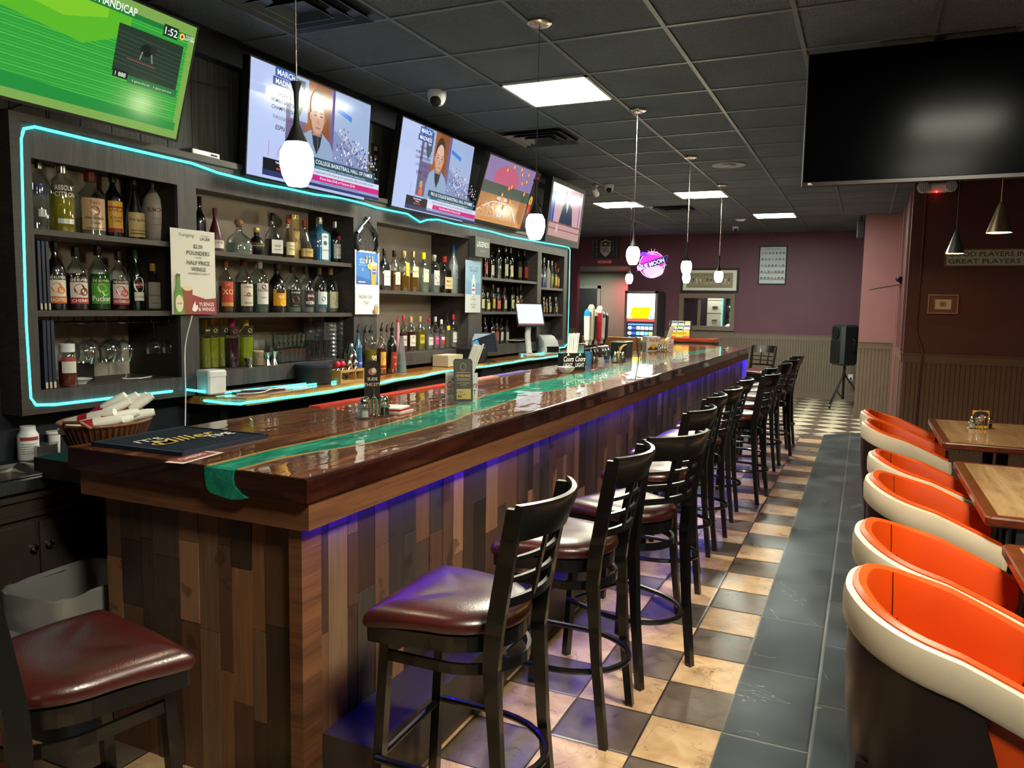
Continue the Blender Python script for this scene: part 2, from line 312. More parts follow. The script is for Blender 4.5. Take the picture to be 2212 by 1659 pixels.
def struct(mb, name, mat, **k): o = mb.build(name, mat, **k); o['kind'] = 'structure'; return o
KIDS = {}
def copy_tree(o, parent=None):
    c = o.copy(); C.objects.link(c)
    if parent: c.parent = parent
    for ch in [x for x in bpy.data.objects if x.parent == o]: copy_tree(ch, c)
    return c
def dup(o, loc, rz, label=None, group=None):
    c = copy_tree(o); c.location = loc; c.rotation_euler = (0, 0, rz)
    if label: c['label'] = label
    if group: c['group'] = group
    return c
# ------------------------------------------------------------------ flat artwork: coloured shapes and lettering
TXT = {}
def text_geo(s, bold=False):
    key = (s, bold)
    if key not in TXT:
        cu = bpy.data.curves.new('t', 'FONT'); cu.body = s; cu.size = 1; cu.resolution_u = 2; cu.offset = .012 if bold else 0
        ob = bpy.data.objects.new('t', cu); me = ob.to_mesh(); vs = [tuple(v.co) for v in me.vertices]; fs = [tuple(p.vertices) for p in me.polygons]
        ob.to_mesh_clear(); bpy.data.objects.remove(ob); bpy.data.curves.remove(cu)
        if not vs: vs = [(0, 0, 0), (.1, 0, 0), (0, .1, 0)]; fs = []
        x0 = min(v[0] for v in vs); x1 = max(v[0] for v in vs); y0 = min(v[1] for v in vs); y1 = max(v[1] for v in vs)
        TXT[key] = ([((v[0]-x0)/(x1-x0), (v[1]-y0)/max(y1-y0, .01)) for v in vs], fs, (x1-x0)/max(y1-y0, .01))
    return TXT[key]
class Art:
    """shapes in a u (right), v (up) plane in metres, each later item a hair in front of the last"""
    def __init__(s, step=.0004): s.it = []; s.n = 0; s.step = step
    def poly(s, pts, col, hold=False):
        if not hold: s.n += 1
        s.it.append((pts, [tuple(range(len(pts)))], lin(col), s.n)); return s
    def rect(s, u0, u1, v0, v1, col, sub=1):
        s.n += 1; pts = []; fs = []
        for i in range(sub+1): t = u0+(u1-u0)*i/sub; pts += [(t, v0), (t, v1)]
        for i in range(sub): fs.append((2*i, 2*i+2, 2*i+3, 2*i+1))
        s.it.append((pts, fs, lin(col), s.n)); return s
    def disc(s, u, v, ru, rv, col, n=20, a0=0, a1=2*PI): return s.poly([(u+ru*math.cos(a0+(a1-a0)*i/n), v+rv*math.sin(a0+(a1-a0)*i/n)) for i in range(n)], col)
    def ring(s, u, v, ru, rv, t, col, n=28, a0=0, a1=2*PI):
        s.n += 1; pts = []; fs = []
        for i in range(n+1):
            a = a0+(a1-a0)*i/n; pts += [(u+ru*math.cos(a), v+rv*math.sin(a)), (u+(ru-t)*math.cos(a), v+(rv-t)*math.sin(a))]
        for i in range(n): fs.append((2*i, 2*i+2, 2*i+3, 2*i+1))
        s.it.append((pts, fs, lin(col), s.n)); return s
    def line(s, p, q, t, col):
        d = Vector((q[0]-p[0], q[1]-p[1])); d.normalize(); n = Vector((-d.y, d.x))*t/2
        return s.poly([(p[0]+n.x, p[1]+n.y), (p[0]-n.x, p[1]-n.y), (q[0]-n.x, q[1]-n.y), (q[0]+n.x, q[1]+n.y)], col)
    def text(s, st, u, v, h, col, wmax=None, al='c', bold=False, shear=0, rot=0, w=None):
        g, fs, asp = text_geo(st, bold); wd = w or h*asp
        if wmax and wd > wmax: wd = wmax
        u0 = u-wd/2 if al == 'c' else (u if al == 'l' else u-wd); s.n += 1
        pts = [(u0+a*wd+b*h*shear, v+b*h) for a, b in g]
        if rot: cr, sr = math.cos(rot), math.sin(rot); pts = [(u+(a-u)*cr-(b-v)*sr, v+(a-u)*sr+(b-v)*cr) for a, b in pts]
        s.it.append((pts, fs, lin(col), s.n)); return s
    def build(s, name, mat, parent, o=(0,0,0), U=(0,1,0), V=(0,0,1), cyl=None, back=None, cz=None):
        """cyl=(radius): wrap about the axis below o along V; the art centre faces U x V"""
        mb = MB(); o = Vector(o); U = Vector(U); V = Vector(V); Nn = U.cross(V); Nn.normalize()
        for pts, fs, col, n in s.it:
            if cyl:
                vs = []
                for a, b in pts: th = a/cyl; rr = cyl+n*s.step; vs.append(o+U*(math.sin(th)*rr)+Nn*(math.cos(th)*rr)+V*b)
            else: vs = [o+U*a+V*b+Nn*(n*s.step) for a, b in pts]
            mb.add(vs, fs, col)
        return mb.build(name, mat, parent, attr=True)

# ================================================================== THE ROOM
H = 2.989; SG, CX0 = .61725, -.387
GX = [CX0 + SG*k for k in range(-11, 8)]; GY = [3.9868 + .6096*k for k in range(-12, 19)]
def slab(pts, z, name, mat):
    mb = MB(); mb.prism(pts, z-.08, z); return struct(mb, name, mat)
slab([(-7, -3), (-.4023, -3), (-.4023, 10.6), (-.711, 10.29), (-7, 10.29)], 0, 'floor', 'checker_tile')
slab([(-7, 10.29), (-.711, 10.29), (4, 15.0), (4, 17.6), (-7, 17.6)], 0, 'floor', 'checker_tile_diagonal')
slab([(-.4023, -3), (4, -3), (4, 15.0), (-.4023, 10.599)], 0, 'floor', 'slate_tile')
# ceiling with openings for the troffers left in place by simply letting the fixtures hang a few mm under it
mb = MB(); mb.box(-7, 4, -3, 15.05, H, H+.05); struct(mb, 'ceiling', 'ceiling_tile')
mb = MB()
for x in GX: mb.box(x-.012, x+.012, -3, 15, H-.007, H+.001)
for y in GY: mb.box(-7, 4, y-.012, y+.012, H-.006, H+.001)
struct(mb, 'trim_1', 'grid_metal')
# left wall: false wall above and below the shelving, then the room widens
mb = MB(); mb.box(-3.5, -3.2, -3, 8.28, 2.28, H); mb.box(-3.7, -3.47, -3, 8.28, 0, H); mb.box(-3.5, -3.2, -3, 8.28, 0, 1.1); mb.box(-3.5, -3.2, -3, 2.0, 1.1, 2.28); mb.box(-3.5, -3.2, 8.2, 8.28, 1.1, 2.28)
struct(mb, 'wall_left', 'navy_wall')
mb = MB(); y = 1.6
while y < 8.26:
    mb.box(-3.2, -3.188, y, min(y+.152, 8.27), 2.285, 2.81); y += .156
struct(mb, 'trim_2', 'panel_grey')
mb = MB(); mb.box(-7.1, -7, 8.2, 17.6, 0, H); struct(mb, 'wall_left', 'plum_wall')
mb = MB(); mb.box(-7, -3.2, 8.2, 8.28, 0, H); struct(mb, 'wall_left', 'plum_wall')
mb = MB(); mb.box(-7, 4, -3.1, -3, 0, H); struct(mb, 'wall_front', 'maroon_wall')
mb = MB(); mb.box(4, 4.1, -3, 15, 0, H); struct(mb, 'wall_right', 'maroon_wall')
# far wall with the corridor opening and the service window
mb = MB(); YF = 14.9; YB = 15.05
WX0, WX1, WZ0, WZ1 = -3.185, -2.31, 1.265, 1.79
mb.box(-7, -5.36, YF, YB, 0, H); mb.box(-5.36, -4.3, YF, YB, 2.40, H); mb.box(-4.3, WX0, YF, YB, 0, H); mb.box(WX0, WX1, YF, YB, 0, WZ0); mb.box(WX0, WX1, YF, YB, WZ1, H); mb.box(WX1, 4, YF, YB, 0, H)
struct(mb, 'wall_back', 'plum_wall')
def beadboard(mb, a, b, n, z0, z1, pitch=.045, depth=.006, thick=.014):
    a = Vector(a); b = Vector(b); n = Vector(n); L = (b-a).length; d = (b-a)/L; k = max(1, int(L/pitch)); pts = []
    for i in range(k):
        s0 = L*i/k; s1 = L*(i+1)/k; g = .005
        pts += [a+d*(s0)+n*(thick-depth), a+d*(s0+g)+n*thick, a+d*(s1-g)+n*thick]
    pts.append(a+d*L+n*(thick-depth)); vs = [Vector((p.x, p.y, z)) for z in (z0, z1) for p in pts]; m = len(pts)
    mb.add(vs, [(i, i+1, m+i+1, m+i) for i in range(m-1)])
def wainscot(a, b, n, paint, rail=1.15, zbase=.12, name='trim_3'):
    mb = MB(); beadboard(mb, a, b, n, zbase, rail-.09); a = Vector(a); b = Vector(b); n = Vector(n)
    def strip(z0, z1, t):
        q = [a, b, b+n*t, a+n*t]; mb.add([(p.x, p.y, z) for z in (z0, z1) for p in q], [(3,2,1,0), (4,5,6,7), (0,1,5,4), (1,2,6,5), (2,3,7,6), (3,0,4,7)])
    strip(rail-.10, rail-.012, .022); strip(rail-.012, rail, .032)
    struct(mb, name, paint)
    mb = MB(); strip(0, .1, .022); strip(.1, .125, .016); struct(mb, 'baseboard_back', paint)
wainscot((-7, YF, 0), (-5.36, YF, 0), (0, -1, 0), 'beadboard_paint')
wainscot((-4.3, YF, 0), (.6, YF, 0), (0, -1, 0), 'beadboard_paint')
# column and the entrance recess on the right
mb = MB(); mb.box(-.08, .40, 12.53, 13.1, 0, H); struct(mb, 'wall_right', 'red_wall_lit')
wainscot((-.08, 12.53, 0), (.40, 12.53, 0), (0, -1, 0), 'beadboard_paint', 1.145)
mb = MB(); mb.box(.40, .47, 11.2, 12.53, 0, H); struct(mb, 'wall_right', 'red_wall_lit')
mb = MB(); mb.box(.385, 4, 9.2, 9.32, 0, H); mb.box(.395, .47, 9.32, 11.2, 0, H); struct(mb, 'wall_right', 'maroon_wall')
wainscot((.385, 9.2, 0), (4, 9.2, 0), (0, -1, 0), 'beadboard_brown', 1.15)
wainscot((.395, 11.2, 0), (.395, 9.3, 0), (-1, 0, 0), 'beadboard_brown', 1.15)
mb = MB(); mb.box(.37, .40, 9.6, 9.66, 0, 2.9); mb.box(.365, .40, 11.02, 11.1, 0, 2.9); mb.box(.37, .40, 11.9, 11.95, 0, 2.9); struct(mb, 'trim_4', 'red_wall_lit')
# corridor behind the opening
mb = MB(); mb.box(-7.0, -6.9, YB, 17.5, 0, 2.42); mb.box(-4.3, -4.2, YB, 17.5, 0, 2.42); mb.box(-6.9, -4.3, 17.4, 17.5, 0, 2.42)
struct(mb, 'wall_back', 'corridor_wall')
mb = MB(); mb.box(-6.9, -4.3, YB, 17.4, 2.40, 2.46); struct(mb, 'ceiling', 'vent_paint')
d = MB(); d.box(-6.2, -5.74, 17.36, 17.4, 0, 2.02); dd = struct(d, 'door_1', 'dark_door')
f = MB(); f.box(-6.27, -6.2, 17.35, 17.4, 0, 2.09); f.box(-5.74, -5.67, 17.35, 17.4, 0, 2.09); f.box(-6.27, -5.67, 17.35, 17.4, 2.02, 2.09); f.build('door_frame', 'corridor_wall', dd)
f = MB(); f.lathe([(.0, 0), (.02, .01), (.025, .03), (.015, .05), (0, .055)], (-5.8, 17.36, 1.0)); f.build('door_handle', 'chrome', dd)
def area(name, loc, rot, sx, sy, power, col, spread=PI):
    l = bpy.data.lights.new(name, 'AREA'); l.shape = 'RECTANGLE'; l.size = sx; l.size_y = sy; l.energy = power; l.color = col; l.spread = spread
    o = bpy.data.objects.new(name, l); o.location = loc; o.rotation_euler = rot; C.objects.link(o); return o
area('corridor_lamp', (-5.7, 16.4, 2.38), (0, 0, 0), .5, .3, 20, (.8, 1, .85)); area('red_corridor_lamp', (-4.85, 16.9, 2.3), (0, 0, 0), .15, .15, 20, (1, .08, .12))
# service window: frame, pane, and what stands behind it
mb = MB(); fx0, fx1, fz0, fz1 = -3.27, -2.225, 1.185, 1.87
for a, b_ in (((fx0, fx1, 1.79, fz1)), 0), (((fx0, fx1, fz0, 1.265)), 0), (((fx0, WX0, 1.265, 1.79)), 0), (((WX1, fx1, 1.265, 1.79)), 0):
    mb.box(a[0], a[1], YF-.035, YF, a[2], a[3])
wn = struct(mb, 'window_1', 'beadboard_paint')
p = MB(); p.box(WX0, WX1, YF+.06, YF+.066, WZ0, WZ1); p.build('window_pane', 'pane_glass', wn)
p = MB(); p.box(-2.93, -2.88, YF+.05, YF+.09, WZ0, WZ1); p.build('window_mullion', 'beadboard_paint', wn)
mb = MB(); mb.box(-3.6, -2.1, YB, 16.2, .9, .95); mb.box(-3.6, -2.1, 16.2, 16.25, .9, 2.3); mb.box(-3.6, -3.55, YB, 16.2, .9, 2.3); mb.box(-2.15, -2.1, YB, 16.2, .9, 2.3); mb.box(-3.6, -2.1, YB, 16.25, 2.3, 2.35); mb.box(-3.55, -2.93, YB+.05, YB+.07, .95, 2.3)
struct(mb, 'wall_back', 'navy_wall')
area('office_fill_light', (-2.7, 15.5, 2.28), (0, 0, 0), .5, .3, 22, (1, 1, .95))  # unseen area light, added so the things behind the pane show
t = thing('file_cabinet', 'cream file cabinet seen through the service window', 'cabinet', (-2.72, 15.8, .95))
b = MB(); b.bbox(-.16, .16, -.15, .15, 0, 1.1, .01); b.build('cabinet_body', 'cream_wall', t)
for k in range(4):
    b = MB(); b.box(-.15, .15, -.165, -.15, .04+k*.26, .28+k*.26); dr = b.build('drawer', 'cream_wall', t)
    b = MB(); b.box(-.05, .05, -.18, -.165, .15+k*.26, .17+k*.26); b.build('drawer_pull', 'matte_black', dr)
b = MB(); b.tube([(-2.53, 15.3, 2.2), (-2.53, 15.3, 1.0), (-2.3, 15.3, 1.02)], .008); tag(b.build('neon_rope', 'led_cyan'), 'thin blue light rope glowing upright behind the service window', 'light')
t = thing('hanging_jersey', 'black football jersey with white number hung behind the service window', 'jersey', (-2.33, 15.7, 1.45))
b = MB(); b.prism([(-.17, 0), (.17, 0), (.17, .001), (-.17, .001)], 0, 0)
b = MB(); b.loft([[(-.14, -.01, -.35), (.14, -.01, -.35), (.14, .01, -.35), (-.14, .01, -.35)], [(-.13, -.02, 0), (.13, -.02, 0), (.13, .02, 0), (-.13, .02, 0)], [(-.2, -.02, .18), (.2, -.02, .18), (.2, .02, .18), (-.2, .02, .18)], [(-.07, -.01, .3), (.07, -.01, .3), (.07, .01, .3), (-.07, .01, .3)]], smooth=False); b.build('shirt', 'matte_black', t)
a = Art(); a.text('12', 0, -.1, .2, '#d8d8d8', bold=True).rect(-.13, .13, .17, .2, '#c8c8c8'); a.build('number', 'print', t, (0, -.022, 0), (1, 0, 0))
t = thing('football_helmet', 'white football helmet on the sill behind the service window', 'helmet', (-2.36, 15.35, .95))
b = MB(); b.lathe([(.07, .1), (.12, .14), (.14, .2), (.12, .28), (.07, .33), (0, .345)], (0, 0, .02)); b.build('helmet_shell', 'white_plastic', t)
b = MB(); b.tube([(-.1, -.1, .15), (-.08, -.17, .13), (0, -.19, .13), (.08, -.17, .13), (.1, -.1, .15)], .006); b.tube([(-.1, -.1, .2), (-.08, -.17, .19), (0, -.19, .19), (.08, -.17, .19), (.1, -.1, .2)], .006); b.build('face_guard', 'matte_black', t)

# ------------------------------------------------------------------ ceiling fixtures
def troffer(gx, gy, label, cool=False, group=None):
    x0, x1 = GX[gx], GX[gx+1]; y0, y1 = GY[gy], GY[gy+1]
    t = thing('ceiling_light', label, 'light', ((x0+x1)/2, (y0+y1)/2, H), 0, group); hx = (x1-x0)/2-.014; hy = (y1-y0)/2-.014
    f = MB()
    for a in ((-hx, hx, -hy, -hy+.02), (-hx, hx, hy-.02, hy), (-hx, -hx+.02, -hy, hy), (hx-.02, hx, -hy, hy)): f.box(a[0], a[1], a[2], a[3], -.012, -.0005)
    f.build('frame', 'white_plastic', t); d = MB(); d.box(-hx+.02, hx-.02, -hy+.02, hy-.02, -.009, -.001); d.build('diffuser', 'troffer_cool' if cool else 'troffer_diffuser', t); return t
def gi(x): return min(range(len(GX)), key=lambda i: abs(GX[i]-x))
def gj(y): return min(range(len(GY)), key=lambda i: abs(GY[i]-y))
troffer(gi(-2.239), gj(4.596), 'large bright square ceiling panel light nearest the front, above the long bar')
troffer(gi(-2.239), gj(9.473), 'bright ceiling panel light farther back, with a hanging lamp cord in front of it')
troffer(gi(-1.622), gj(11.75), 'cool white ceiling panel light nearest the far plum wall', True)
troffer(gi(-3.473), gj(10.08), 'long yellowish ceiling panel light beside the last television', False)
troffer(gi(.23), gj(.4), 'bright ceiling panel light above the front of the dining row'); troffer(gi(.23), gj(2.2), 'added out-of-view ceiling panel light above the nearest tub chairs')  # second panel is unseen, added for more light on bar front and chairs
def vent(gx, gy, label):
    x0, x1 = GX[gx], GX[gx+1]; y0, y1 = GY[gy], GY[gy+1]
    t = thing('ceiling_vent', label, 'vent', ((x0+x1)/2, (y0+y1)/2, H)); b = MB(); b.box(-.29, .29, -.29, .29, -.006, -.0005); b.build('vent_plate', 'vent_paint', t)
    for k, (r, z) in enumerate(((.25, -.03), (.18, -.035), (.11, -.04))):
        b = MB(); o = r; i_ = r-.035
        ring = lambda q, z_: [(-q, -q, z_), (q, -q, z_), (q, q, z_), (-q, q, z_)]
        b.loft([ring(i_, -.006), ring(o, z), ring(o+.006, z), ring(i_+.01, -.006)], cap=False, smooth=False); b.build('louvre', 'vent_paint', t)
vent(gi(-2.856), gj(2.77), 'dark square ceiling vent at the front above the first hanging lamp'); vent(gi(-2.856), gj(5.81), 'dark stepped ceiling vent above the third television'); vent(gi(-2.856), gj(10.7), 'dark ceiling vent beside the far left panel light')
b = MB(); b.lathe([(.0, 0), (.12, -.002), (.16, -.008), (.165, -.001)], (-1.305, 7.9, H)); b.lathe([(.0, -.012), (.06, -.012), (.07, -.004)], (-1.305, 7.9, H)); tag(b.build('ceiling_speaker', 'grid_metal'), 'round grey speaker grille flush in the ceiling', 'speaker')
b = MB(); b.lathe([(0, -.03), (.05, -.03), (.075, -.012), (.08, 0)], (-1.86, 12.6, H)); tag(b.build('smoke_detector', 'white_plastic'), 'white round smoke detector on the ceiling near the far wall', 'smoke detector')
def dome(loc, yaw, label, s=1.0, wall=False):
    t = thing('security_camera', label, 'camera', loc, yaw, 'white security cameras on the ceiling')
    b = MB(); b.lathe([(.055*s, 0), (.056*s, -.02*s), (.05*s, -.05*s), (.035*s, -.075*s), (0, -.085*s)]); b.build('camera_body', 'white_plastic', t)
    m = Matrix.Rotation(-.9, 4, 'X'); b = MB(); b.lathe([(.032*s, 0), (.032*s, .012*s), (.02*s, .02*s), (0, .024*s)]); b.v = [tuple(Matrix.Translation((0, -.028*s, -.06*s)) @ Matrix.Rotation(PI*.62, 4, 'X') @ Vector(v)) for v in b.v]
    b.build('lens', 'matte_black', t); return t
dome((-2.69, 4.62, H), .3, 'white dome security camera on the ceiling beside the second television', 1.15)
dome((-2.785, 8.74, H), .3, 'white dome security camera, right one of the pair above the last television')
dome((-2.1, 13.7, H), .2, 'small white dome security camera at the far end of the ceiling')
t = thing('bullet_camera', 'white bullet security camera, left one of the pair above the last television', 'camera', (-2.94, 8.73, H)); b = MB(); b.lathe([(.03, 0), (.03, -.01), (.012, -.015), (.012, -.05)]); b.build('mount', 'white_plastic', t)
b = MB(); b.lathe([(.03, -.07), (.035, -.06), (.035, .07), (.03, .075)]); b.v = [tuple(Matrix.Translation((0, -.03, -.075)) @ Matrix.Rotation(PI*.36, 4, 'X') @ Vector(v)) for v in b.v]; b.build('camera_body', 'white_plastic', t)
b = MB(); b.lathe([(0, -.078), (.024, -.076), (.024, -.07)]); b.v = [tuple(Matrix.Translation((0, -.03, -.075)) @ Matrix.Rotation(-PI*.64+PI, 4, 'X') @ Vector(v)) for v in b.v]; b.build('lens', 'matte_black', t)

# ------------------------------------------------------------------ pendants over the bar
def pendant(x, y, zb, label):
    t = thing('pendant_lamp', label, 'lamp', (x, y, zb), 0, 'hanging glass lamps above the bar'); top = H-zb
    b = MB(); b.lathe([(.0, -.02), (.05, -.02), (.062, -.012), (.062, -.001)], (0, 0, top)); b.build('canopy', 'nickel', t)
    b = MB(); b.tube([(0, 0, .30), (0, 0, top-.02)], .0025, 6); b.build('cord', 'nickel', t)
    b = MB(); b.lathe([(.016, .30), (.008, .27), (.006, .22), (.010, .18), (.022, .15), (.034, .125)], cap=True); b.build('neck', 'matte_black', t)
    b = MB(); b.lathe([(.026, .0), (.03, .004), (.043, .03), (.05, .065), (.047, .1), (.034, .125)], cap=False); b.lathe([(.0, .008), (.026, .008)], cap=False); b.build('lamp_shade', 'pendant_glass', t)
    return t
PL = ['nearest hanging lamp over the bar, in front of the large basketball television', 'second hanging lamp over the bar, in front of the fourth television', 'third hanging lamp over the bar, above the beer taps', 'fourth hanging lamp over the bar, at the left edge of the framed picture', 'fifth hanging lamp over the bar, in front of the right half of the framed picture']
for k, (y, z) in enumerate(((1.87, 1.917), (3.70, 1.915), (5.535, 1.89), (7.377, 1.90), (9.143, 1.89))): pendant(-1.567, y, z, PL[k])
pendant(-2.13, 10.05, 1.91, 'small far hanging lamp low over the bar return, below the fourth lamp'); pendant(-2.90, 10.1, 1.90, 'small far hanging lamp low over the bar return, beside the round neon sign')
def cone_lamp(x, y, z, label, brass=True):
    t = thing('cone_pendant', label, 'lamp', (x, y, z)); b = MB(); b.lathe([(.075, 0), (.072, .012), (.02, .175), (.014, .19), (.008, .2), (0, .2)], cap=False, seg=28); b.build('lamp_shade', 'brass' if brass else 'brushed_steel', t)
    b = MB(); b.lathe([(0, .012), (.066, .012), (.066, .002)], cap=False); b.build('bulb', 'dining_bulb', t)
    b = MB(); b.tube([(0, 0, .2), (0, 0, H-z)], .004, 6); b.build('cord', 'gold' if brass else 'matte_black', t)
    b = MB(); b.lathe([(0, -.02), (.05, -.018), (.055, -.001)], (0, 0, H-z)); b.build('canopy', 'brass' if brass else 'matte_black', t); return t
cone_lamp(.765, 6.0, 2.107, 'brass cone hanging lamp at the upper right above the last dining table'); cone_lamp(.69, 7.95, 2.107, 'dark cone hanging lamp in front of the wooden wall sign', False)
cone_lamp(.80, 4.2, 2.107, 'brass cone hanging lamp above the middle dining table'); cone_lamp(.80, 2.4, 2.107, 'brass cone hanging lamp above the nearest dining table')

# ================================================================== BAR
def interp(pts, y):
    if y <= pts[0][0]: return pts[0][1]
    for (a, u), (b, v) in zip(pts, pts[1:]):
        if y <= b: t = (y-a)/(b-a); t = t*t*(3-2*t); return u+(v-u)*t
    return pts[-1][1]
RL = [(1.72, -1.80), (2.05, -1.811), (2.58, -1.775), (3.28, -1.85), (3.95, -1.909), (4.72, -1.965), (5.44, -1.974), (6.0, -1.925), (7.0, -1.945), (7.6, -1.874), (8.4, -1.857), (8.9, -1.863), (10.0, -1.80), (10.6, -1.72)]
RR = [(1.72, -1.686), (1.92, -1.702), (2.36, -1.615), (2.92, -1.615), (3.2, -1.655), (3.72, -1.70), (4.13, -1.75), (4.41, -1.67), (5.14, -1.65), (6.4, -1.72), (7.0, -1.725), (8.3, -1.732), (9.5, -1.72), (10.6, -1.70)]
X0, X1, Y0, Y1, ZT = -2.43, -1.43, 1.73, 11.05, 1.07
def wob(y): return .004*math.sin(9*y)+.006*math.sin(3.7*y+1)
def lx(y, d=0): return interp(RL, y)+wob(y)-d
def rx(y, d=0): return interp(RR, y)+wob(y+3)+d
ct = thing('bar_countertop', 'long glossy walnut bar top with a green resin river', 'bar top', (0, 0, 0))
ys = [Y0+(10.6-Y0)*i/110 for i in range(111)]
def strip(name, fa, fb, mat, tail=None, z0=.997):
    mb = MB(); A = [(fa(y), y) for y in ys]; B_ = [(fb(y), y) for y in ys]
    if tail: A += tail[0]; B_ += tail[1]
    n = len(A); vs = [(x, y, z) for z in (z0, ZT) for P_ in (A, B_) for x, y in P_]; fs = []
    for i in range(n-1): fs += [(2*n+i, 3*n+i, 3*n+i+1, 2*n+i+1), (i, i+1, n+i+1, n+i), (i, 2*n+i, 2*n+i+1, i+1), (n+i, n+i+1, 3*n+i+1, 3*n+i)]
    fs += [(0, n, 3*n, 2*n), (n-1, 3*n-1, 4*n-1, 2*n-1)]
    return mb.add(vs, fs).build(name, mat, ct)
strip('walnut_slab', lambda y: X0+.012*math.sin(2.3*y)+.008*math.sin(7*y), lambda y: lx(y, .018), 'bar_walnut', ([(X0, Y1)], [(-1.70, Y1)]))
strip('walnut_slab', lambda y: rx(y, .018), lambda y: X1-.004, 'bar_walnut', ([(-1.70, Y1)], [(X1-.004, Y1)]))
strip('green_resin_river', lambda y: lx(y), lambda y: rx(y), 'green_resin')
strip('sapwood_edge', lambda y: lx(y, .018), lambda y: lx(y), 'bar_sapwood'); strip('sapwood_edge', lambda y: rx(y), lambda y: rx(y, .018), 'bar_sapwood')
mb = MB(); mb.loft([[(X1-.004, y, 1.0), (X1+.006, y, .998), (X1+.008, y, 1.06), (X1+.003, y, 1.068), (X1-.004, y, 1.07)] for y in (Y0-.004, Y1)], smooth=False); mb.build('front_edge', 'bar_edge_walnut', ct)
mb = MB(); mb.box(X0, lx(Y0), Y0-.006, Y0-.0005, .997, 1.068); mb.box(rx(Y0), X1, Y0-.006, Y0-.0005, .997, 1.068); mb.build('end_edge', 'bar_edge_walnut', ct)
o_ = [(-1.808, 1.0685), (-1.806, 1.03), (-1.80, 1.005), (-1.785, .99), (-1.75, .984), (-1.70, .978), (-1.665, .982), (-1.64, .99), (-1.665, 1.0), (-1.69, 1.02), (-1.697, 1.045), (-1.69, 1.0685)]; n = len(o_)
mb = MB(); mb.add([(x, Y0-.012, z) for x, z in o_]+[(x, Y0-.0005, z) for x, z in o_], [tuple(range(n)), tuple(reversed(range(n, 2*n)))]+[(i, n+i, n+(i+1) % n, (i+1) % n) for i in range(n)]); mb.build('resin_drip', 'green_resin', ct)
bc = thing('bar_counter', 'long bar front clad in reclaimed planks of mixed browns', 'bar counter', (0, 0, 0))
PAL = ['#52382a', '#3b2a20', '#6a4a33', '#80593c', '#2f231b', '#8a6547', '#5c4030', '#46352a', '#72563f', '#3a322b']
def planks(p0, d, n, L, z0, z1, name, seed):
    rnd = random.Random(seed); mb = MB(); s = 0
    while s < L-.01:
        w_ = min(rnd.choice((.055, .07, .085, .1, .12)), L-s); z = z0; last = None
        while z < z1-.01:
            h = min(rnd.uniform(.22, .75), z1-z)
            if z1-z-h < .08: h = z1-z
            c = rnd.choice(PAL); t = .008+rnd.random()*.005; f = rnd.uniform(.8, 1.15); col = tuple(v*f for v in lin(c))
            a = Vector(p0)+Vector(d)*(s+.0008); e = Vector(p0)+Vector(d)*(s+w_-.0008); nn = Vector(n)*t
            q = [a, e, e+nn, a+nn]; mb.add([(p.x, p.y, zz) for zz in (z+.0008, z+h-.0008) for p in q], [(3,2,1,0), (4,5,6,7), (0,1,5,4), (1,2,6,5), (2,3,7,6), (3,0,4,7)], col); z += h
        s += w_
    return mb.build(name, 'reclaimed_planks', bc, attr=True)
mb = MB(); mb.box(-2.36, -1.503, 1.813, 10.9, 0, .997); mb.build('core', 'matte_black', bc)
planks((-1.503, 1.84, 0), (0, 1, 0), (1, 0, 0), 9.05, .0, .99, 'front_cladding', 3)
planks((-2.36, 1.813, 0), (1, 0, 0), (0, -1, 0), .83, .0, .99, 'end_cladding', 8)
mb = MB(); mb.box(-1.533, -1.484, 1.775, 1.865, 0, .92); mb.build('corner_post', 'oak_apron', bc)
mb = MB(); mb.box(-1.462, -1.438, 1.752, 11.0, .909, .996); mb.build('front_apron', 'oak_apron', bc)
mb = MB(); mb.box(-2.415, -1.462, 1.752, 1.775, .905, .996); mb.box(-2.415, -2.395, 1.775, 1.95, .905, .996); mb.build('end_apron', 'oak_apron', bc)
mb = MB(); mb.box(-1.49, -1.295, 1.87, 10.9, .0, .215); mb.build('foot_ledge', 'cabinet_dark' if 0 else 'cabinet_paint', bc)
mb = MB(); mb.box(-1.49, -1.475, 10.86, 10.95, 0, .92); mb.box(-1.53, -1.44, 10.9, 10.93, 0, .92); mb.build('end_trim', 'white_plastic', bc)
b = MB(); b.box(-1.472, -1.464, 1.8, 10.9, .9125, .9165); tag(b.build('led_strip', 'led_blue'), 'blue light strip tucked up under the bar lip', 'light')
area('blue_under_lip_light', (-1.47, 6.4, .93), (0, 0, 0), .012, 9.0, LEDB_W, (.06, .02, 1), 2.6)

# ------------------------------------------------------------------ back bar shelving
sh = thing('bar_shelving', 'built-in grey wood back bar shelving with five bays', 'shelving', (0, 0, 0))
XF = -3.08; BAYS = [(2.075, 2.80, 1.19, 2.16), (2.915, 4.225, 1.205, 2.153), (4.49, 5.85, 1.21, 2.13), (6.10, 7.36, 1.21, 2.16), (7.46, 8.12, 1.21, 2.16)]
SHELF = [(1.84, 1.507), (1.819, 1.497), (1.657,), (1.813, 1.508), (1.763, 1.483)]
mb = MB(); mb.box(-3.1, XF, 2.03, 8.24, 2.13, 2.265)
mb.box(-3.1, XF, 2.03, 2.075, 1.12, 2.13); mb.box(-3.1, XF, 2.80, 2.915, 1.12, 2.13); mb.box(-3.1, XF, 4.225, 4.49, 1.12, 2.13); mb.box(-3.1, XF, 5.85, 6.10, 1.12, 2.13); mb.box(-3.1, XF, 7.36, 7.46, 1.12, 2.13); mb.box(-3.1, XF, 8.12, 8.24, 1.12, 2.13)
for y0, y1, z0, z1 in BAYS: mb.box(-3.1, XF, y0, y1, 1.12, z0)
mb.build('face_frame', 'grey_board', sh)
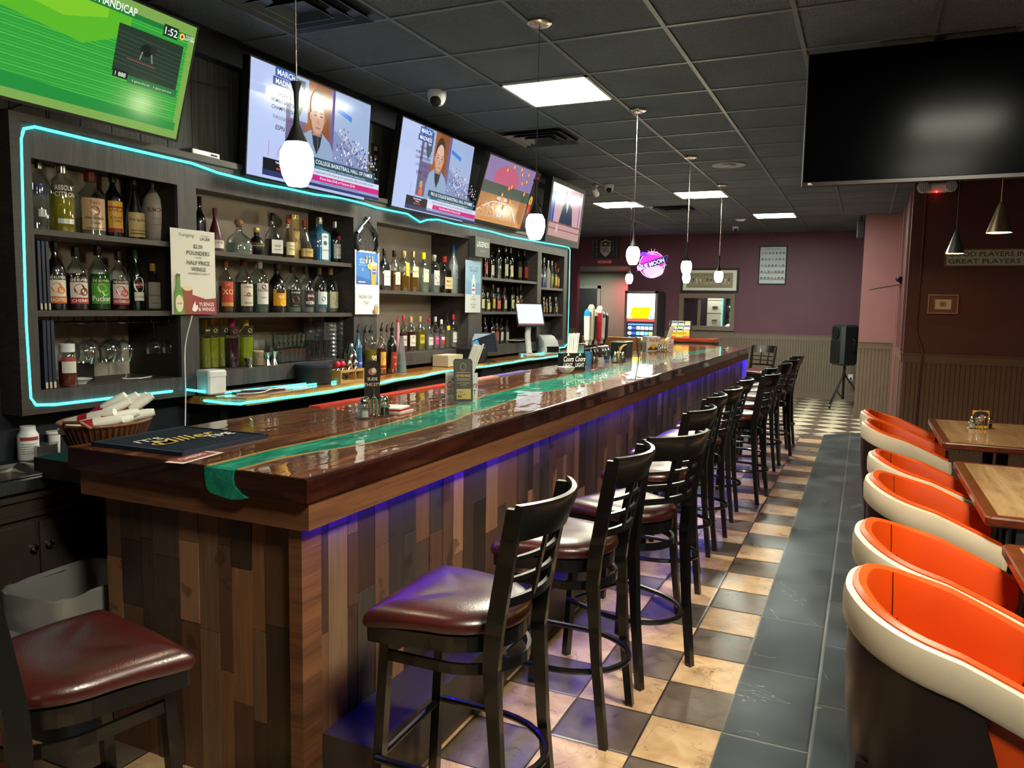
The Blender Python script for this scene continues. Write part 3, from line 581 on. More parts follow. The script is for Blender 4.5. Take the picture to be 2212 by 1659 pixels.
mb = MB(); mb.box(-3.2, XF+.012, 1.985, 2.03, 1.095, 2.295); mb.box(-3.2, XF+.012, 2.03, 8.28, 2.265, 2.295); mb.box(-3.2, XF+.012, 8.24, 8.28, 1.095, 2.265); mb.box(-3.2, XF+.012, 2.03, 2.87, 1.095, 1.12); mb.box(-3.46, -3.2, 1.985, 8.28, 1.095, 1.12); mb.build('outer_moulding', 'grey_shelf', sh)
for k, (y0, y1, z0, z1) in enumerate(BAYS):
    mb = MB(); mb.box(-3.46, -3.452, y0-.05, y1+.05, 1.12, 2.25); mb.build('back_panel', 'unit_back' if k < 3 else 'unit_dark', sh)
    mb = MB(); mb.box(-3.452, -3.1, y0-.02, y0-.002, 1.12, 2.25); mb.box(-3.452, -3.1, y1+.002, y1+.02, 1.12, 2.25); mb.box(-3.452, -3.1, y0-.02, y1+.02, 2.17, 2.2); mb.build('side_panel', 'grey_shelf' if k else 'unit_dark', sh)
    mb = MB(); mb.box(-3.452, -3.1, y0, y1, z0-.02, z0); mb.build('shelf', 'grey_shelf', sh)
    for z in SHELF[k]: mb = MB(); mb.box(-3.452, XF-.005, y0, y1, z-.012, z+.012); mb.build('shelf', 'grey_shelf', sh)
# counter of the back bar
cp = [(2.87, -3.0), (2.9, -2.80), (3.3, -2.79), (4.0, -2.80), (4.6, -2.86), (5.2, -2.90), (6.0, -2.89), (6.9, -2.905), (7.6, -2.9), (8.1, -2.89), (8.22, -2.93)]
bt = thing('back_bar_counter', 'live edge wooden counter under the back bar shelves', 'counter', (0, 0, 0)); N_ = 70
def cx(y): return interp(cp, y)+.006*math.sin(11*y)+.004*math.sin(23*y)
yy = [2.87+(8.22-2.87)*i/N_ for i in range(N_+1)]
mb = MB(); mb.prism([(-3.199, 2.87)]+[(cx(y), y) for y in yy]+[(-3.199, 8.22)], 1.05, 1.09); mb.build('counter_top', 'counter_pine', bt)
mb = MB(); mb.box(-3.2, -3.0, 4.55, 8.2, 0, 1.05); mb.build('cabinet_body', 'cabinet_paint', bt)
for k in range(4):
    y0 = 4.6+k*.9; mb = MB(); mb.box(-3.0, -2.985, y0, y0+.86, .1, 1.0); mb.build('door', 'cabinet_paint', bt)
mb = MB(); mb.box(-3.2, -2.98, 2.95, 3.0, .0, 1.05); mb.build('support', 'matte_black', bt)
t = thing('cash_drawer', 'grey metal cash drawer mounted under the back counter', 'cash drawer', (-2.96, 6.05, .975)); b = MB(); b.box(-.2, 0, -.2, .2, -.065, .065); b.build('drawer_body', 'matte_black', t); b = MB(); b.box(0, .01, -.185, .185, -.055, .055); b.build('drawer_front', 'brushed_steel', t); b = MB(); b.lathe([(0, 0), (.01, 0), (.01, .004), (0, .004)]); b.v = [(v[2]+.011, v[0], v[1]) for v in b.v]; b.build('lock', 'chrome', t)
# cyan light rope round the shelving, and the second one under the counter edge
def rope(pts, label, r=.006):
    out = []
    for i in range(len(pts)-1):
        a, b = Vector(pts[i]), Vector(pts[i+1]); n = max(1, int((b-a).length/.12))
        for k in range(n): out.append(a.lerp(b, k/n))
    out.append(Vector(pts[-1])); mb = MB(); mb.tube(out, r, 8); return tag(mb.build('light_rope', 'led_cyan'), label, 'light')
xl = -3.07
top = [(45, 300), (52, 278), (75, 274), (210, 306), (415, 353), (470, 373), (560, 396), (620, 407), (680, 420), (740, 428), (790, 441), (815, 449), (880, 462), (908, 480), (922, 475), (945, 474), (980, 483), (1060, 500), (1100, 511), (1160, 522), (1195, 528), (1228, 534)]
right = [(1231, 540), (1229, 640), (1226, 742), (1220, 750), (1196, 753)]; left = [(56, 700), (66, 860), (78, 875), (120, 874), (240, 860), (372, 845)]
P_ = [onx(px, py, xl) for px, py in reversed(left)][:-1]+[onx(56, 700, xl), onx(50, 500, xl)]+[onx(px, py, xl) for px, py in top]+[onx(px, py, xl) for px, py in right]
rope([tuple(v) for v in P_]+[], 'cyan light rope framing the back bar shelves')
rope([(-3.0, 2.86, 1.072), (-2.86, 2.865, 1.068), (-2.79, 2.89, 1.066)]+[(cx(y)+.012, y, 1.066+.003*math.sin(5*y)) for y in yy[1:]], 'cyan light rope along the live edge of the back counter')
rope([(-3.05, 2.80, 1.13), (-3.0, 2.95, 1.10), (-2.98, 3.4, 1.097), (-2.96, 3.72, 1.097)], 'loose cyan light rope end lying on the back counter'); rope([(-2.93, 3.45, 1.097), (-2.9, 3.82, 1.097)], 'short second loose end of cyan rope on the back counter', .005)
rope([(-3.04, 6.9, 1.097), (-3.0, 7.3, 1.098), (-3.05, 7.75, 1.10)], 'loose cyan light rope end beside the white terminal')

# ================================================================== STOOLS (front towards local +y)
def stool_proto():
    t = thing('bar_stool', '', 'stool', (0, 0, 0), 0, 'bar stools with burgundy seats')
    _o = [(-.21+.42*i/10, .205) for i in range(11)]+[(.220, .2035), (.2265, .198), (.2275, .190)]+[(.2275-.022*(i/6)**1.3, .19-.19*i/6) for i in range(1, 7)]
    _o += [(.2055*math.cos(-PI*i/18), .21*math.sin(-PI*i/18)) for i in range(1, 18)]+[(-.2275+.022*(i/6)**1.3, .19-.19*i/6) for i in range(6, 0, -1)]+[(-.2275, .190), (-.2265, .198), (-.220, .2035)]
    _o = list(reversed(_o))
    def outline(s=1.0, inset=0):
        return [(x*(1-inset/math.hypot(x, y)), y*(1-inset/math.hypot(x, y))) for x, y in _o]
    rings = []
    for z, ins in ((.705, .022), (.712, .006), (.726, 0), (.742, .004), (.755, .022), (.763, .055), (.767, .10), (.766, .15), (.764, .19)):
        rings.append([(x, y, z-.032-.010*max(0, y-.05)/.15*(abs(x)/.2)**2) for x, y in outline(1, ins)])
    mb = MB(); mb.loft(rings); mb.build('seat', 'burgundy_vinyl', t)
    mb = MB(); mb.loft([[(x, y, z) for x, y in outline(1, i)] for z, i in ((.625, .03), (.625, .014), (.671, .012), (.672, .03))], cap=False, smooth=False); mb.build('seat_frame', 'black_metal', t)
    def leg(pts, w_, name='leg'):
        mb = MB(); rs = []
        for x, y, z, a, b in pts: rs.append([(x-a/2, y-b/2, z), (x+a/2, y-b/2, z), (x+a/2, y+b/2, z), (x-a/2, y+b/2, z)])
        mb.loft(rs, smooth=False); return mb.build(name, 'black_metal', t)
    for s in (-1, 1):
        leg([(s*.178, .19, 0, .03, .03), (s*.165, .155, .645, .03, .03)], 0)
        leg([(s*.170, -.235, 0, .03, .028), (s*.170, -.20, .3, .03, .032), (s*.172, -.178, .60, .026, .045), (s*.174, -.185, .70, .022, .05), (s*.180, -.215, .88, .02, .048), (s*.186, -.245, 1.05, .02, .044)], 0)
    def curve(x, y0, dip): return y0-dip*(1-(x/.19)**2)
    mb = MB(); rs = []
    for i in range(17):
        x = -.195+.39*i/16; y = curve(x, -.226, .062); y2 = curve(x, -.25, .066)
        rs.append([(x, y, .962), (x, y-.018, .962), (x, y2-.020, 1.045), (x, y2-.016, 1.062), (x, y2-.002, 1.064), (x, y2+.002, 1.05)])
    mb.loft(rs, smooth=True); mb.build('top_rail', 'black_metal', t)
    for z, y0, h in ((.908, -.216, .013), (.85, -.206, .013), (.785, -.196, .026)):
        mb = MB(); mb.tube([(x/100, curve(x/100, y0, .058), z) for x in range(-17, 18, 2)], 0, flat=(.012, h)); mb.build('back_rail', 'black_metal', t)
    for s in (-1, 1):
        x = s*.058; mb = MB(); mb.loft([[(x-.011, curve(x, y0, .058)-.005, z), (x+.011, curve(x, y0, .058)-.005, z), (x+.011, curve(x, y0, .058)+.004, z), (x-.011, curve(x, y0, .058)+.004, z)] for z, y0 in ((.785, -.196), (.87, -.211), (.967, -.232))], smooth=False); mb.build('back_slat', 'black_metal', t)
    def ring(z, wx, yf, yb, name, flat=None, r=.011):
        pts = [(-wx, yf, z), (-wx, yf-.12, z), (-wx, -.02, z)]+[(wx*math.cos(PI+PI*i/16), -.02+(yb+.02)*math.sin(PI*i/16), z) for i in range(1, 16)]+[(wx, -.02, z), (wx, yf-.12, z), (wx, yf, z)]
        mb = MB(); mb.tube(pts, r, 8, flat=flat); mb.tube([(-wx, yf, z), (wx, yf, z)], r, 8, flat=flat); mb.build(name, 'black_metal', t)
    ring(.575, .172, .16, -.205, 'upper_ring', (.012, .03)); ring(.265, .192, .175, -.265, 'foot_ring', None, .0115)
    return t
st0 = stool_proto()
_s = [('stool nearest the front, first of the long row', -1.04, 1.96, 91), ('second stool from the front of the row, tucked in behind the first', -1.00, 2.70, 90), ('third stool, pulled out and turned so its full back shows', -.905, 3.265, 65),
      ('fourth stool of the row, half hidden behind the turned one', -1.01, 4.07, 84), ('fifth stool along the bar, with its curved rail over the fourth', -1.06, 4.72, 90), ('sixth stool along the bar, mostly behind the fifth', -1.04, 5.22, 88), ('seventh stool along the bar, before the gap', -1.06, 5.95, 92),
      ('eighth stool, standing farther out, seat in view', -.93, 6.62, 84), ('ninth stool along the bar, just behind the one standing out', -1.02, 7.30, 88), ('tenth stool along the bar, toward the far end', -.96, 8.05, 88), ('eleventh stool along the bar, turned slightly', -.93, 8.72, 76), ('twelfth and last stool on the long side', -.95, 9.5, 82)]
for k, (lab, x, y, a) in enumerate(_s):
    o = st0 if k == 0 else copy_tree(st0); o.location = (x, y, 0); o.rotation_euler = (0, 0, math.radians(a)); o['label'] = 'black metal bar '+lab
o = dup(st0, (-1.715, 1.19, 0), math.radians(-11), 'black metal bar stool at the near short end of the bar, lower left'); o = dup(st0, (-1.42, 11.62, 0), math.radians(158), 'black metal bar stool beyond the far corner of the bar, back toward the plum wall')

# ================================================================== TUB CHAIRS (open towards local +x)
def chair_proto():
    t = thing('tub_chair', '', 'chair', (0, 0, 0), 0, 'orange tub chairs along the dining tables'); N_ = 44
    def path(u, off=0.0, sc=1.0):     # u in 0..1 round the U, off moves inwards
        W, D = .285, .30; s = u*2-1
        a = abs(s); sg = 1 if s > 0 else -1
        if a > .52: q = (a-.52)/.48; x = .27+q*.27; y = W-.012*q
        else: th = (a/.52)*PI/2; x = .27-.27*math.cos(th)**.85; y = W*math.sin(th)**.85
        # inward normal by finite difference
        return x, sg*y
    P_ = [Vector(path(i/N_)) for i in range(N_+1)]
    def nrm(i): a = P_[max(0, i-1)]; b = P_[min(N_, i+1)]; d = (b-a).normalized(); return Vector((d.y, -d.x))
    def tip(i): return max(0, (abs(i/N_*2-1)-.52)/.48)
    def ztop(i): q = abs(i/N_*2-1); return .805-.19*max(0, (q-.12)/.88)**1.2
    def at(i, off, z, tap=1.0): p = P_[i]+nrm(i)*off; return (.27+(p.x-.27)*tap, p.y*tap, z)
    band = []
    for i in range(N_+1):
        zt = ztop(i); hh = .102; e = tip(i); endcut = .0
        band.append([at(i, -.002, zt-hh, .99), at(i, -.006, zt-hh+.015), at(i, -.008, zt-.03), at(i, -.002, zt-.006), at(i, .010, zt), at(i, .024, zt-.004), at(i, .03, zt-hh+.02), at(i, .022, zt-hh)])
    mb = MB(); mb.loft(band); 
    for s in (0, N_):     # the band curls down at each arm tip
        x, y, z = at(s, .012, ztop(s)-.06); d = 1
        mb.loft([[(x-.05, y-.016, zz), (x+.005+k*.0, y-.016, zz), (x+.005, y+.016, zz), (x-.05, y+.016, zz)] for k, zz in enumerate((z+.02, z-.05, z-.10, z-.155))], smooth=False)
        mb.lathe([(.0, -.062), (.03, -.055), (.036, 0), (.03, .055), (0, .062)], (x-.012, y, z), 12, sx=1, sy=.52)
    mb.build('cream_band', 'chair_cream', t)
    shell = []
    for i in range(N_+1):
        e = tip(i); zt = ztop(i)-.094-.20*min(1, max(0, e-.25)/.25)
        shell.append([at(i, .004, .115, .80), at(i, 0, .25, .88), at(i, .0, (zt+.25)/2, .95), at(i, .004, zt, .99), at(i, .02, zt, .99), at(i, .02, .25, .88), at(i, .02, .12, .8)])
    mb = MB(); mb.loft(shell); mb.build('brown_shell', 'chair_brown', t)
    lin_ = []
    for i in range(N_+1):
        zt = ztop(i); zb = .44
        if tip(i) > .8: zb = zt-.11
        lin_.append([at(i, .026, zb, .97), at(i, .022, zt-.03), at(i, .016, zt+.004), at(i, .03, zt+.012), at(i, .052, zt+.002), at(i, .062, zt-.04), at(i, .066, zt-.12), at(i, .07, zb, .97)])
    mb = MB(); mb.loft(lin_); mb.build('orange_lining', 'chair_orange', t)
    out = [(x, y) for x, y, _ in [at(i, .066, 0, .97) for i in range(N_+1)]]; out = [(min(x, .50), y) for x, y in out]
    mb = MB(); mb.loft([[(.27+(x-.27)*s, y*s, z) for x, y in out] for z, s in ((.36, .96), (.37, 1.0), (.455, 1.0), (.475, .96), (.482, .85))]); mb.build('seat', 'chair_orange', t)
    mb = MB(); mb.prism([(.06, -.2), (.5, -.2), (.5, .2), (.06, .2)], .10, .36); mb.build('seat_base', 'chair_brown', t)
    for x in (.1, .46):
        for y in (-.17, .17): mb = MB(); mb.lathe([(.012, 0), (.02, .12)], (x, y, 0), 10); mb.build('leg', 'matte_black', t)
    for s in (-1, 1): mb = MB(); i = int(N_*(.5+s*.14)); mb.tube([at(i, .06, ztop(i)+.002), at(i, .064, ztop(i)-.05), at(i, .068, ztop(i)-.12), at(i, .071, .46, .97)], .0015, 5); mb.build('seam', 'chair_stitch' if 0 else 'chair_brown', t)
    return t
c0 = chair_proto()
for k, (x, y, a, lab) in enumerate([(-.005, 2.40, -3, 'nearest orange tub chair with cream band, lowest in view on the right'), (.01, 2.99, -2, 'second orange tub chair from the front, in the nearest pair'), (.045, 3.96, -3, 'third orange tub chair, nearer one at the middle table'), (.06, 4.62, 1, 'fourth orange tub chair, farther one at the middle table'), (.02, 5.97, -3, 'fifth orange tub chair, nearer one at the last table with its arm curl in view'), (.01, 6.58, 0, 'sixth orange tub chair, farthest and nearly hidden by the fifth')]):
    o = c0 if k == 0 else copy_tree(c0); o.location = (x, y, 0); o.rotation_euler = (0, 0, math.radians(a)); o['label'] = lab
# ------------------------------------------------------------------ dining tables
def table(y0, y1, x0, label):
    t = thing('dining_table', label, 'table', (x0+.38, (y0+y1)/2, 0), 0, 'dining tables beside the orange chairs'); hy = (y1-y0)/2; hx = .38; e = .055
    r = .02; oc = [(-hx, -hy+r), (-hx+r, -hy), (hx-r, -hy), (hx, -hy+r), (hx, hy-r), (hx-r, hy), (-hx+r, hy), (-hx, hy-r)]
    mb = MB(); mb.loft([[(x*s, y*(1-(1-s)*.5), z) for x, y in oc] for z, s in ((.708, .985), (.714, 1), (.742, 1), (.7495, .99))], smooth=False); mb.build('table_edge', 'table_edge', t)
    mb = MB(); mb.box(-hx+e, hx-e, -hy+e, hy-e, .748, .7512); mb.build('table_top', 'table_laminate', t)
    mb = MB()
    for a in ((-hx+e-.006, hx-e+.006, -hy+e-.006, -hy+e), (-hx+e-.006, hx-e+.006, hy-e, hy-e+.006), (-hx+e-.006, -hx+e, -hy+e, hy-e), (hx-e, hx-e+.006, -hy+e, hy-e)): mb.box(*a, .748, .7514)
    mb.build('inlay_line', 'bar_sapwood', t)
    for s in (-1, 1):
        mb = MB(); mb.lathe([(.035, .03), (.035, .69)], (0, s*(hy-.32), 0), 12); mb.box(-.12, .12, s*(hy-.32)-.12, s*(hy-.32)+.12, .69, .708); mb.build('pedestal', 'matte_black', t)
        mb = MB(); mb.box(-.28, .28, s*(hy-.32)-.03, s*(hy-.32)+.03, 0, .03); mb.box(-.03, .03, s*(hy-.32)-.24, s*(hy-.32)+.24, 0, .03); mb.build('foot', 'matte_black', t)
    return t
table(5.61, 6.87, .495, 'farthest dining table, with the napkin caddy on it'); table(3.62, 4.93, .495, 'middle dining table with bare laminate top at the right edge'); table(1.95, 3.22, .495, 'nearest dining table, only a corner in view at the right edge')
t = thing('upholstered_bench', 'grey brown padded seat across the far dining table', 'seat', (1.02, 5.3, 0)); mb = MB(); mb.loft([[(x*s, y*s, z) for x, y in ((-.22, -.2), (.22, -.2), (.25, 0), (.22, .2), (-.22, .2), (-.25, 0))] for z, s in ((.42, .95), (.44, 1), (.5, 1), (.52, .9))]); mb.build('cushion', M('taupe_leather', '#6b5347', .4), t)
for x in (-.18, .18):
    for y in (-.16, .16): mb = MB(); mb.lathe([(.015, 0), (.02, .42)], (x, y, 0), 8); mb.build('leg', 'matte_black', t)
# ------------------------------------------------------------------ wire caddies
def wire_caddy(loc, rz, label, z=0, shakers=True, group=None, nap=None):
    t = thing('condiment_caddy', label, 'caddy', loc, rz, group)
    b = MB(); ring = lambda x, y, r, zz, n=14: [(x+r*math.cos(2*PI*i/n), y+r*math.sin(2*PI*i/n), zz) for i in range(n)]
    for sx in (-1, 1): b.tube(ring(sx*.055, 0, .028, .045), 0.0026, 5, True); b.tube(ring(sx*.055, 0, .028, .006), 0.0026, 5, True)
    b.tube([(-.085, -.03, .003), (.085, -.03, .003), (.085, .03, .003), (-.085, .03, .003)], .0028, 5, True)
    for sy in (-1, 1):
        for x in (-.02, .02): b.tube([(x-.012, sy*.03, .004), (x-.012, sy*.03, .08), (x-.006, sy*.03, .092), (x+.006, sy*.03, .092), (x+.012, sy*.03, .08), (x+.012, sy*.03, .004)], 0.0026, 5)
    b.tube([(0, 0, .004), (0, 0, .13), (-.012, 0, .145), (0, 0, .16), (.012, 0, .145), (0, 0, .13)], .003, 5); b.build('wire_frame', 'chrome', t)
    if shakers:
        for sx in (-1, 1):
            s = thing('shaker', ('salt' if sx < 0 else 'pepper')+' shaker glass jar standing in '+label, 'shaker', Vector(loc)+Matrix.Rotation(rz, 3, 'Z') @ Vector((sx*.055, 0, .004)), 0, 'salt and pepper shakers')
            b = MB(); b.lathe([(.02, 0), (.024, .004), (.024, .05), (.018, .062)], seg=10); b.build('glass_jar', 'clear_glass', s); b = MB(); b.lathe([(.02, .002), (.02, .035)], seg=10); b.build('contents', 'paper_white' if sx < 0 else 'grey_plastic', s)
            b = MB(); b.lathe([(.019, .06), (.02, .075), (.012, .086), (0, .088)], seg=12); b.build('shaker_lid', 'chrome', s)
    return t
cl = wire_caddy((.80, 6.42, .7515), .3, 'chrome wire caddy on the farthest dining table')
for k in range(4):
    a = Art(); a.rect(-.055, .055, 0, .125, '#f2b21c'); 
    if k == 0: a.rect(-.055, .05, .02, .1, '#14141a').disc(0, .105, .05, .02, '#14141a').disc(.01, .075, .018, .022, '#b8643c').disc(.004, .09, .012, .01, '#8a8a86').text('HUMMUS'[:0] or 'GAUFF', -.018, .03, .05, '#e8e4da', wmax=.04, rot=0)
    o = a.build('paper_napkin', 'print', None, (.80-.004, 6.41-.01+k*.012, .757), (math.cos(.3), math.sin(.3), 0), (0, 0, 1)); o.rotation_euler = (0, 0, 0)
    tag(o, ['black and yellow printed napkin at the front of the dining caddy', 'yellow napkin just behind the printed one', 'second yellow napkin in the dining caddy', 'last yellow napkin in the dining caddy'][k], 'napkin', 'yellow napkins in the dining caddy')
# ------------------------------------------------------------------ loudspeaker on tripod
t = thing('speaker_stand', 'black tripod stand under the loudspeaker', 'stand', (-.27, 13.9, 0), .2)
b = MB(); b.lathe([(.018, .25), (.018, .7)], seg=12); b.build('pole', 'matte_black', t); b = MB(); b.lathe([(.03, .50), (.03, .56)], seg=12); b.build('collar', 'matte_black', t)
for k in range(3):
    a = PI/2+.35+k*2*PI/3; ca, sa = math.cos(a), math.sin(a)
    b = MB(); b.tube([(.02*ca, .02*sa, .53), (.38*ca, .38*sa, .018)], .012, 8); l = b.build('leg', 'matte_black', t); b = MB(); b.lathe([(.017, 0), (.017, .03)], (.385*ca, .385*sa, 0), 10); b.build('rubber_foot', 'matte_black', l)
    b = MB(); b.tube([(.02*ca, .02*sa, .15), (.2*ca, .2*sa, .27)], .006, 6); b.build('brace', 'black_metal', t)
b = MB(); b.lathe([(.022, .13), (.022, .27)], seg=12); b.build('lower_collar', 'matte_black', t)
t = thing('loudspeaker', 'black loudspeaker tilted on its tripod beside the column', 'speaker', (-.27, 13.9, .70), -1.0)
sec = lambda w_, d0, d1, z: [(-w_, d0, z), (-w_*.7, d0-.05, z), (w_*.7, d0-.05, z), (w_, d0, z), (w_*.75, d1*.6, z), (w_*.4, d1, z), (-w_*.4, d1, z), (-w_*.75, d1*.6, z)]
b = MB(); b.loft([sec(.16, -.1, .13, .0), sec(.19, -.13, .17, .03), sec(.195, -.13, .18, .3), sec(.19, -.13, .17, .63), sec(.16, -.1, .13, .665)], smooth=False); b.build('cabinet', 'grey_plastic', t)
b = MB(); b.box(-.135, .135, -.19, -.178, .05, .40); b.lathe([(0, 0), (.1, 0), (.1, .01), (0, .012)]); b.v = b.v[:8]+[(v[0], -.19-v[2], v[1]+.53) for v in b.v[8:]]; b.build('grille', 'matte_black', t)
b = MB(); b.tube([(.165, .02, .24), (.21, .03, .25), (.21, .03, .42), (.165, .02, .43)], .012, 8); b.build('handle', 'black_metal', t)
t = thing('wall_outlet', 'white power outlet low on the beadboard behind the stand', 'outlet', (-.18, YF-.014, .42)); b = MB(); b.box(-.04, .04, -.008, 0, -.06, .06); b.build('outlet_plate', 'white_plastic', t); b = MB(); b.box(-.015, .015, -.03, -.008, -.04, .0); b.build('plug', 'grey_plastic', t)

# ================================================================== TELEVISIONS
def tv_at(label, y0, z0, w_, tilt, x=-3.05, yaw=0.0, thick=.045, bez=.008, glossy=False):
    """screen facing the room (+x); local axes: U along the wall (away from the camera), V up the screen"""
    h = w_*9/16; t = thing('television', label, 'television', (x, y0, z0)); n0 = Vector((math.cos(yaw), -math.sin(yaw), 0)); U = Vector((math.sin(yaw), math.cos(yaw), 0)); V = n0*math.sin(tilt)+Vector((0, 0, 1))*math.cos(tilt); N_ = U.cross(V)
    mt = Matrix((U, V, N_)).transposed().to_4x4()
    b = MB(); b.box(-bez, w_+bez, -bez*1.6, h+bez, -thick, -.001, mtx=mt); b.build('screen_housing', 'matte_black', t)
    b = MB()
    for a in ((-bez, w_+bez, -bez*1.6, 0), (-bez, w_+bez, h, h+bez), (-bez, 0, 0, h), (w_, w_+bez, 0, h)): b.box(a[0], a[1], a[2], a[3], -.001, .004, mtx=mt)
    b.build('bezel', 'matte_black', t)
    b = MB(); b.box(w_*.3, w_*.7, h*.2, h*.75, -thick-.05, -thick, mtx=mt); b.build('wall_mount', 'matte_black', t)
    return t, U, V, h
def person(a, cx_, cy_, s, jacket='#8ea6c4'):
    a.poly([(cx_-.62*s, cy_-1.0*s), (cx_+.75*s, cy_-1.0*s), (cx_+.72*s, cy_-.35*s), (cx_+.5*s, cy_-.05*s), (cx_+.2*s, cy_+.12*s), (cx_-.25*s, cy_+.12*s), (cx_-.5*s, cy_-.02*s), (cx_-.62*s, cy_-.4*s)], jacket)
    a.poly([(cx_-.2*s, cy_+.1*s), (cx_-.12*s, cy_-.2*s), (cx_+.02*s, cy_-.42*s), (cx_+.14*s, cy_-.2*s), (cx_+.2*s, cy_+.1*s)], '#1d2530')
    a.poly([(cx_-.17*s, cy_+.02*s), (cx_+.15*s, cy_+.02*s), (cx_+.14*s, cy_+.3*s), (cx_-.16*s, cy_+.3*s)], '#a87a66')
    a.disc(cx_-.01*s, cy_+.72*s, .27*s, .40*s, '#3b2c26', 28); a.disc(cx_, cy_+.48*s, .255*s, .42*s, '#c89c86', 28); a.disc(cx_+.02*s, cy_+.68*s, .2*s, .24*s, '#d9b3a0', 24)
    a.disc(cx_-.27*s, cy_+.45*s, .045*s, .09*s, '#b98a75', 12); a.disc(cx_+.26*s, cy_+.45*s, .035*s, .08*s, '#a87a66', 12)
    for dx in (-.1, .12): a.disc(cx_+dx*s, cy_+.5*s, .05*s, .022*s, '#5a3f36', 12); a.line((cx_+(dx-.06)*s, cy_+.57*s), (cx_+(dx+.06)*s, cy_+.58*s), .02*s, '#4a342c')
    a.poly([(cx_-.02*s, cy_+.5*s), (cx_+.05*s, cy_+.32*s), (cx_-.04*s, cy_+.31*s)], '#b98a75'); a.line((cx_-.08*s, cy_+.21*s), (cx_+.1*s, cy_+.21*s), .022*s, '#8c5048'); a.line((cx_+.02*s, cy_+.1*s), (cx_+.02*s, cy_-.98*s), .012*s, '#7388a6')
def sports(a, w_, h, full):
    a.rect(0, w_, 0, h, '#aebfe8'); a.rect(0, w_*.27, 0, h, '#b7c6ee')
    a.rect(w_*.27, w_*.70, h*.19, h, '#6d5a86'); a.rect(w_*.42, w_*.63, h*.19, h, '#8a4a22'); a.rect(w_*.42, w_*.5, h*.5, h, '#9c5a2c')
    a.rect(w_*.30, w_*.44, h*.60, h, '#9fb4d8'); a.poly([(w_*.33, h*.97), (w_*.41, h*.97), (w_*.41, h*.75), (w_*.37, h*.63), (w_*.33, h*.75)], '#4b5566'); a.disc(w_*.37, h*.86, w_*.028, h*.06, '#b9c6e2')
    a.rect(w_*.27, w_*.35, h*.22, h*.42, '#556074'); a.disc(w_*.325, h*.33, w_*.02, h*.045, '#c99a80', 12); a.poly([(w_*.30, h*.2), (w_*.355, h*.2), (w_*.345, h*.29), (w_*.31, h*.29)], '#e0682c')
    person(a, w_*.52, h*.50, h*.40)
    a.rect(w_*.66, w_, h*.19, h, '#9db1d6'); a.poly([(w_*.66, h*.62), (w_*.80, h*.5), (w_, h*.34), (w_, h*.19), (w_*.66, h*.19)], '#8090bb'); a.poly([(w_*.67, h*.86), (w_*.82, h*.80), (w_*.82, h*.75), (w_*.67, h*.81)], '#3d7fd4')
    rnd = random.Random(4)
    for k in range(240):
        u = rnd.uniform(.665, .985); v = rnd.uniform(.22, .62-(u-.66)*.8+.04); a.disc(w_*u, h*v, w_*.006, h*.012, rnd.choice(['#5b67a8', '#e4e8f4', '#6f5f86', '#3f4b86', '#c9a58c']), 6)
    a.rect(w_*.27, w_*.95, h*.195, h*.27, '#1f4a5c'); a.text('PRO & COLLEGE BASKETBALL HALL OF FAMER', w_*.62, h*.213, h*.04, '#f0f4f6', wmax=w_*.62, bold=True)
    a.rect(w_*.3, w_*.95, h*.17, h*.195, '#2c6076'); a.text('5x TOURNAMENT CHAMPION   3x OLYMPIC GOLD MEDAL WINNING COACH', w_*.63, h*.175, h*.016, '#dfeaf0', wmax=w_*.6)
    a.rect(w_*.27, w_, h*.11, h*.165, '#cfd8ec'); a.text('opinions expressed in this show do not necessarily reflect the beliefs of their', w_*.64, h*.122, h*.032, '#1a2238', wmax=w_*.71)
    a.rect(w_*.27, w_, h*.055, h*.11, '#c71d7e'); a.rect(w_*.27, w_*.35, h*.0+h*.055, h*.11, '#e6d5e6'); a.text('8 Iowa State (23-8) vs 9 Syracuse (23-8)', w_*.60, h*.066, h*.033, '#ffe6f4', wmax=w_*.46, bold=True)
    a.rect(0, w_, 0, h*.055, '#27325c' if not full else '#2a3563'); a.rect(w_*.27, w_, h*.028, h*.055, '#8c9ccc'); a.text('Audi Crooks (28.1) 28.5 PPG, on pace to be 3rd most in Big 12 history', w_*.62, h*.031, h*.02, '#2a3670', wmax=w_*.66)
    a.rect(0, w_*.27, h*.05, h*.15, '#10121a'); a.text('tournament', w_*.14, h*.118, h*.022, '#e8ecf4', bold=True); a.text('challenge', w_*.14, h*.09, h*.022, '#e8ecf4', bold=True); a.text('MARATHON', w_*.14, h*.064, h*.02, '#e8505c', bold=True)
    a.rect(w_*.06, w_*.22, h*.86, h*.94, '#2558a8'); a.text('MARCH', w_*.14, h*.875, h*.05, '#ffffff', bold=True, wmax=w_*.14); a.rect(w_*.045, w_*.235, h*.785, h*.855, '#1c4690'); a.text('MADNESS', w_*.14, h*.798, h*.046, '#ffffff', bold=True, wmax=w_*.17)
    for k, s_ in enumerate(('NCAA DI', "WOMEN'S BASKETBALL", 'CHAMPIONSHIP')): a.text(s_, w_*.135, h*(.70-.06*k), h*.034, '#27324e', wmax=w_*.2, bold=True)
    a.text('THROUGH APRIL 5', w_*.135, h*.50, h*.03, '#39456a', wmax=w_*.17); a.text('ESPN', w_*.105, h*.41, h*.04, '#141a2c', bold=True, shear=.2); a.ring(w_*.19, h*.428, w_*.018, h*.03, .002, '#141a2c'); a.text('2', w_*.19, h*.41, h*.036, '#141a2c', bold=True)
    a.ring(w_*.19, h*.17, w_*.1, h*.15, .003, '#c04a5a', 16, PI*.45, PI); a.line((w_*.03, h*.17), (w_*.03, h*.3), .003, '#c04a5a')
S0_, S1_ = .0008, 'screen'
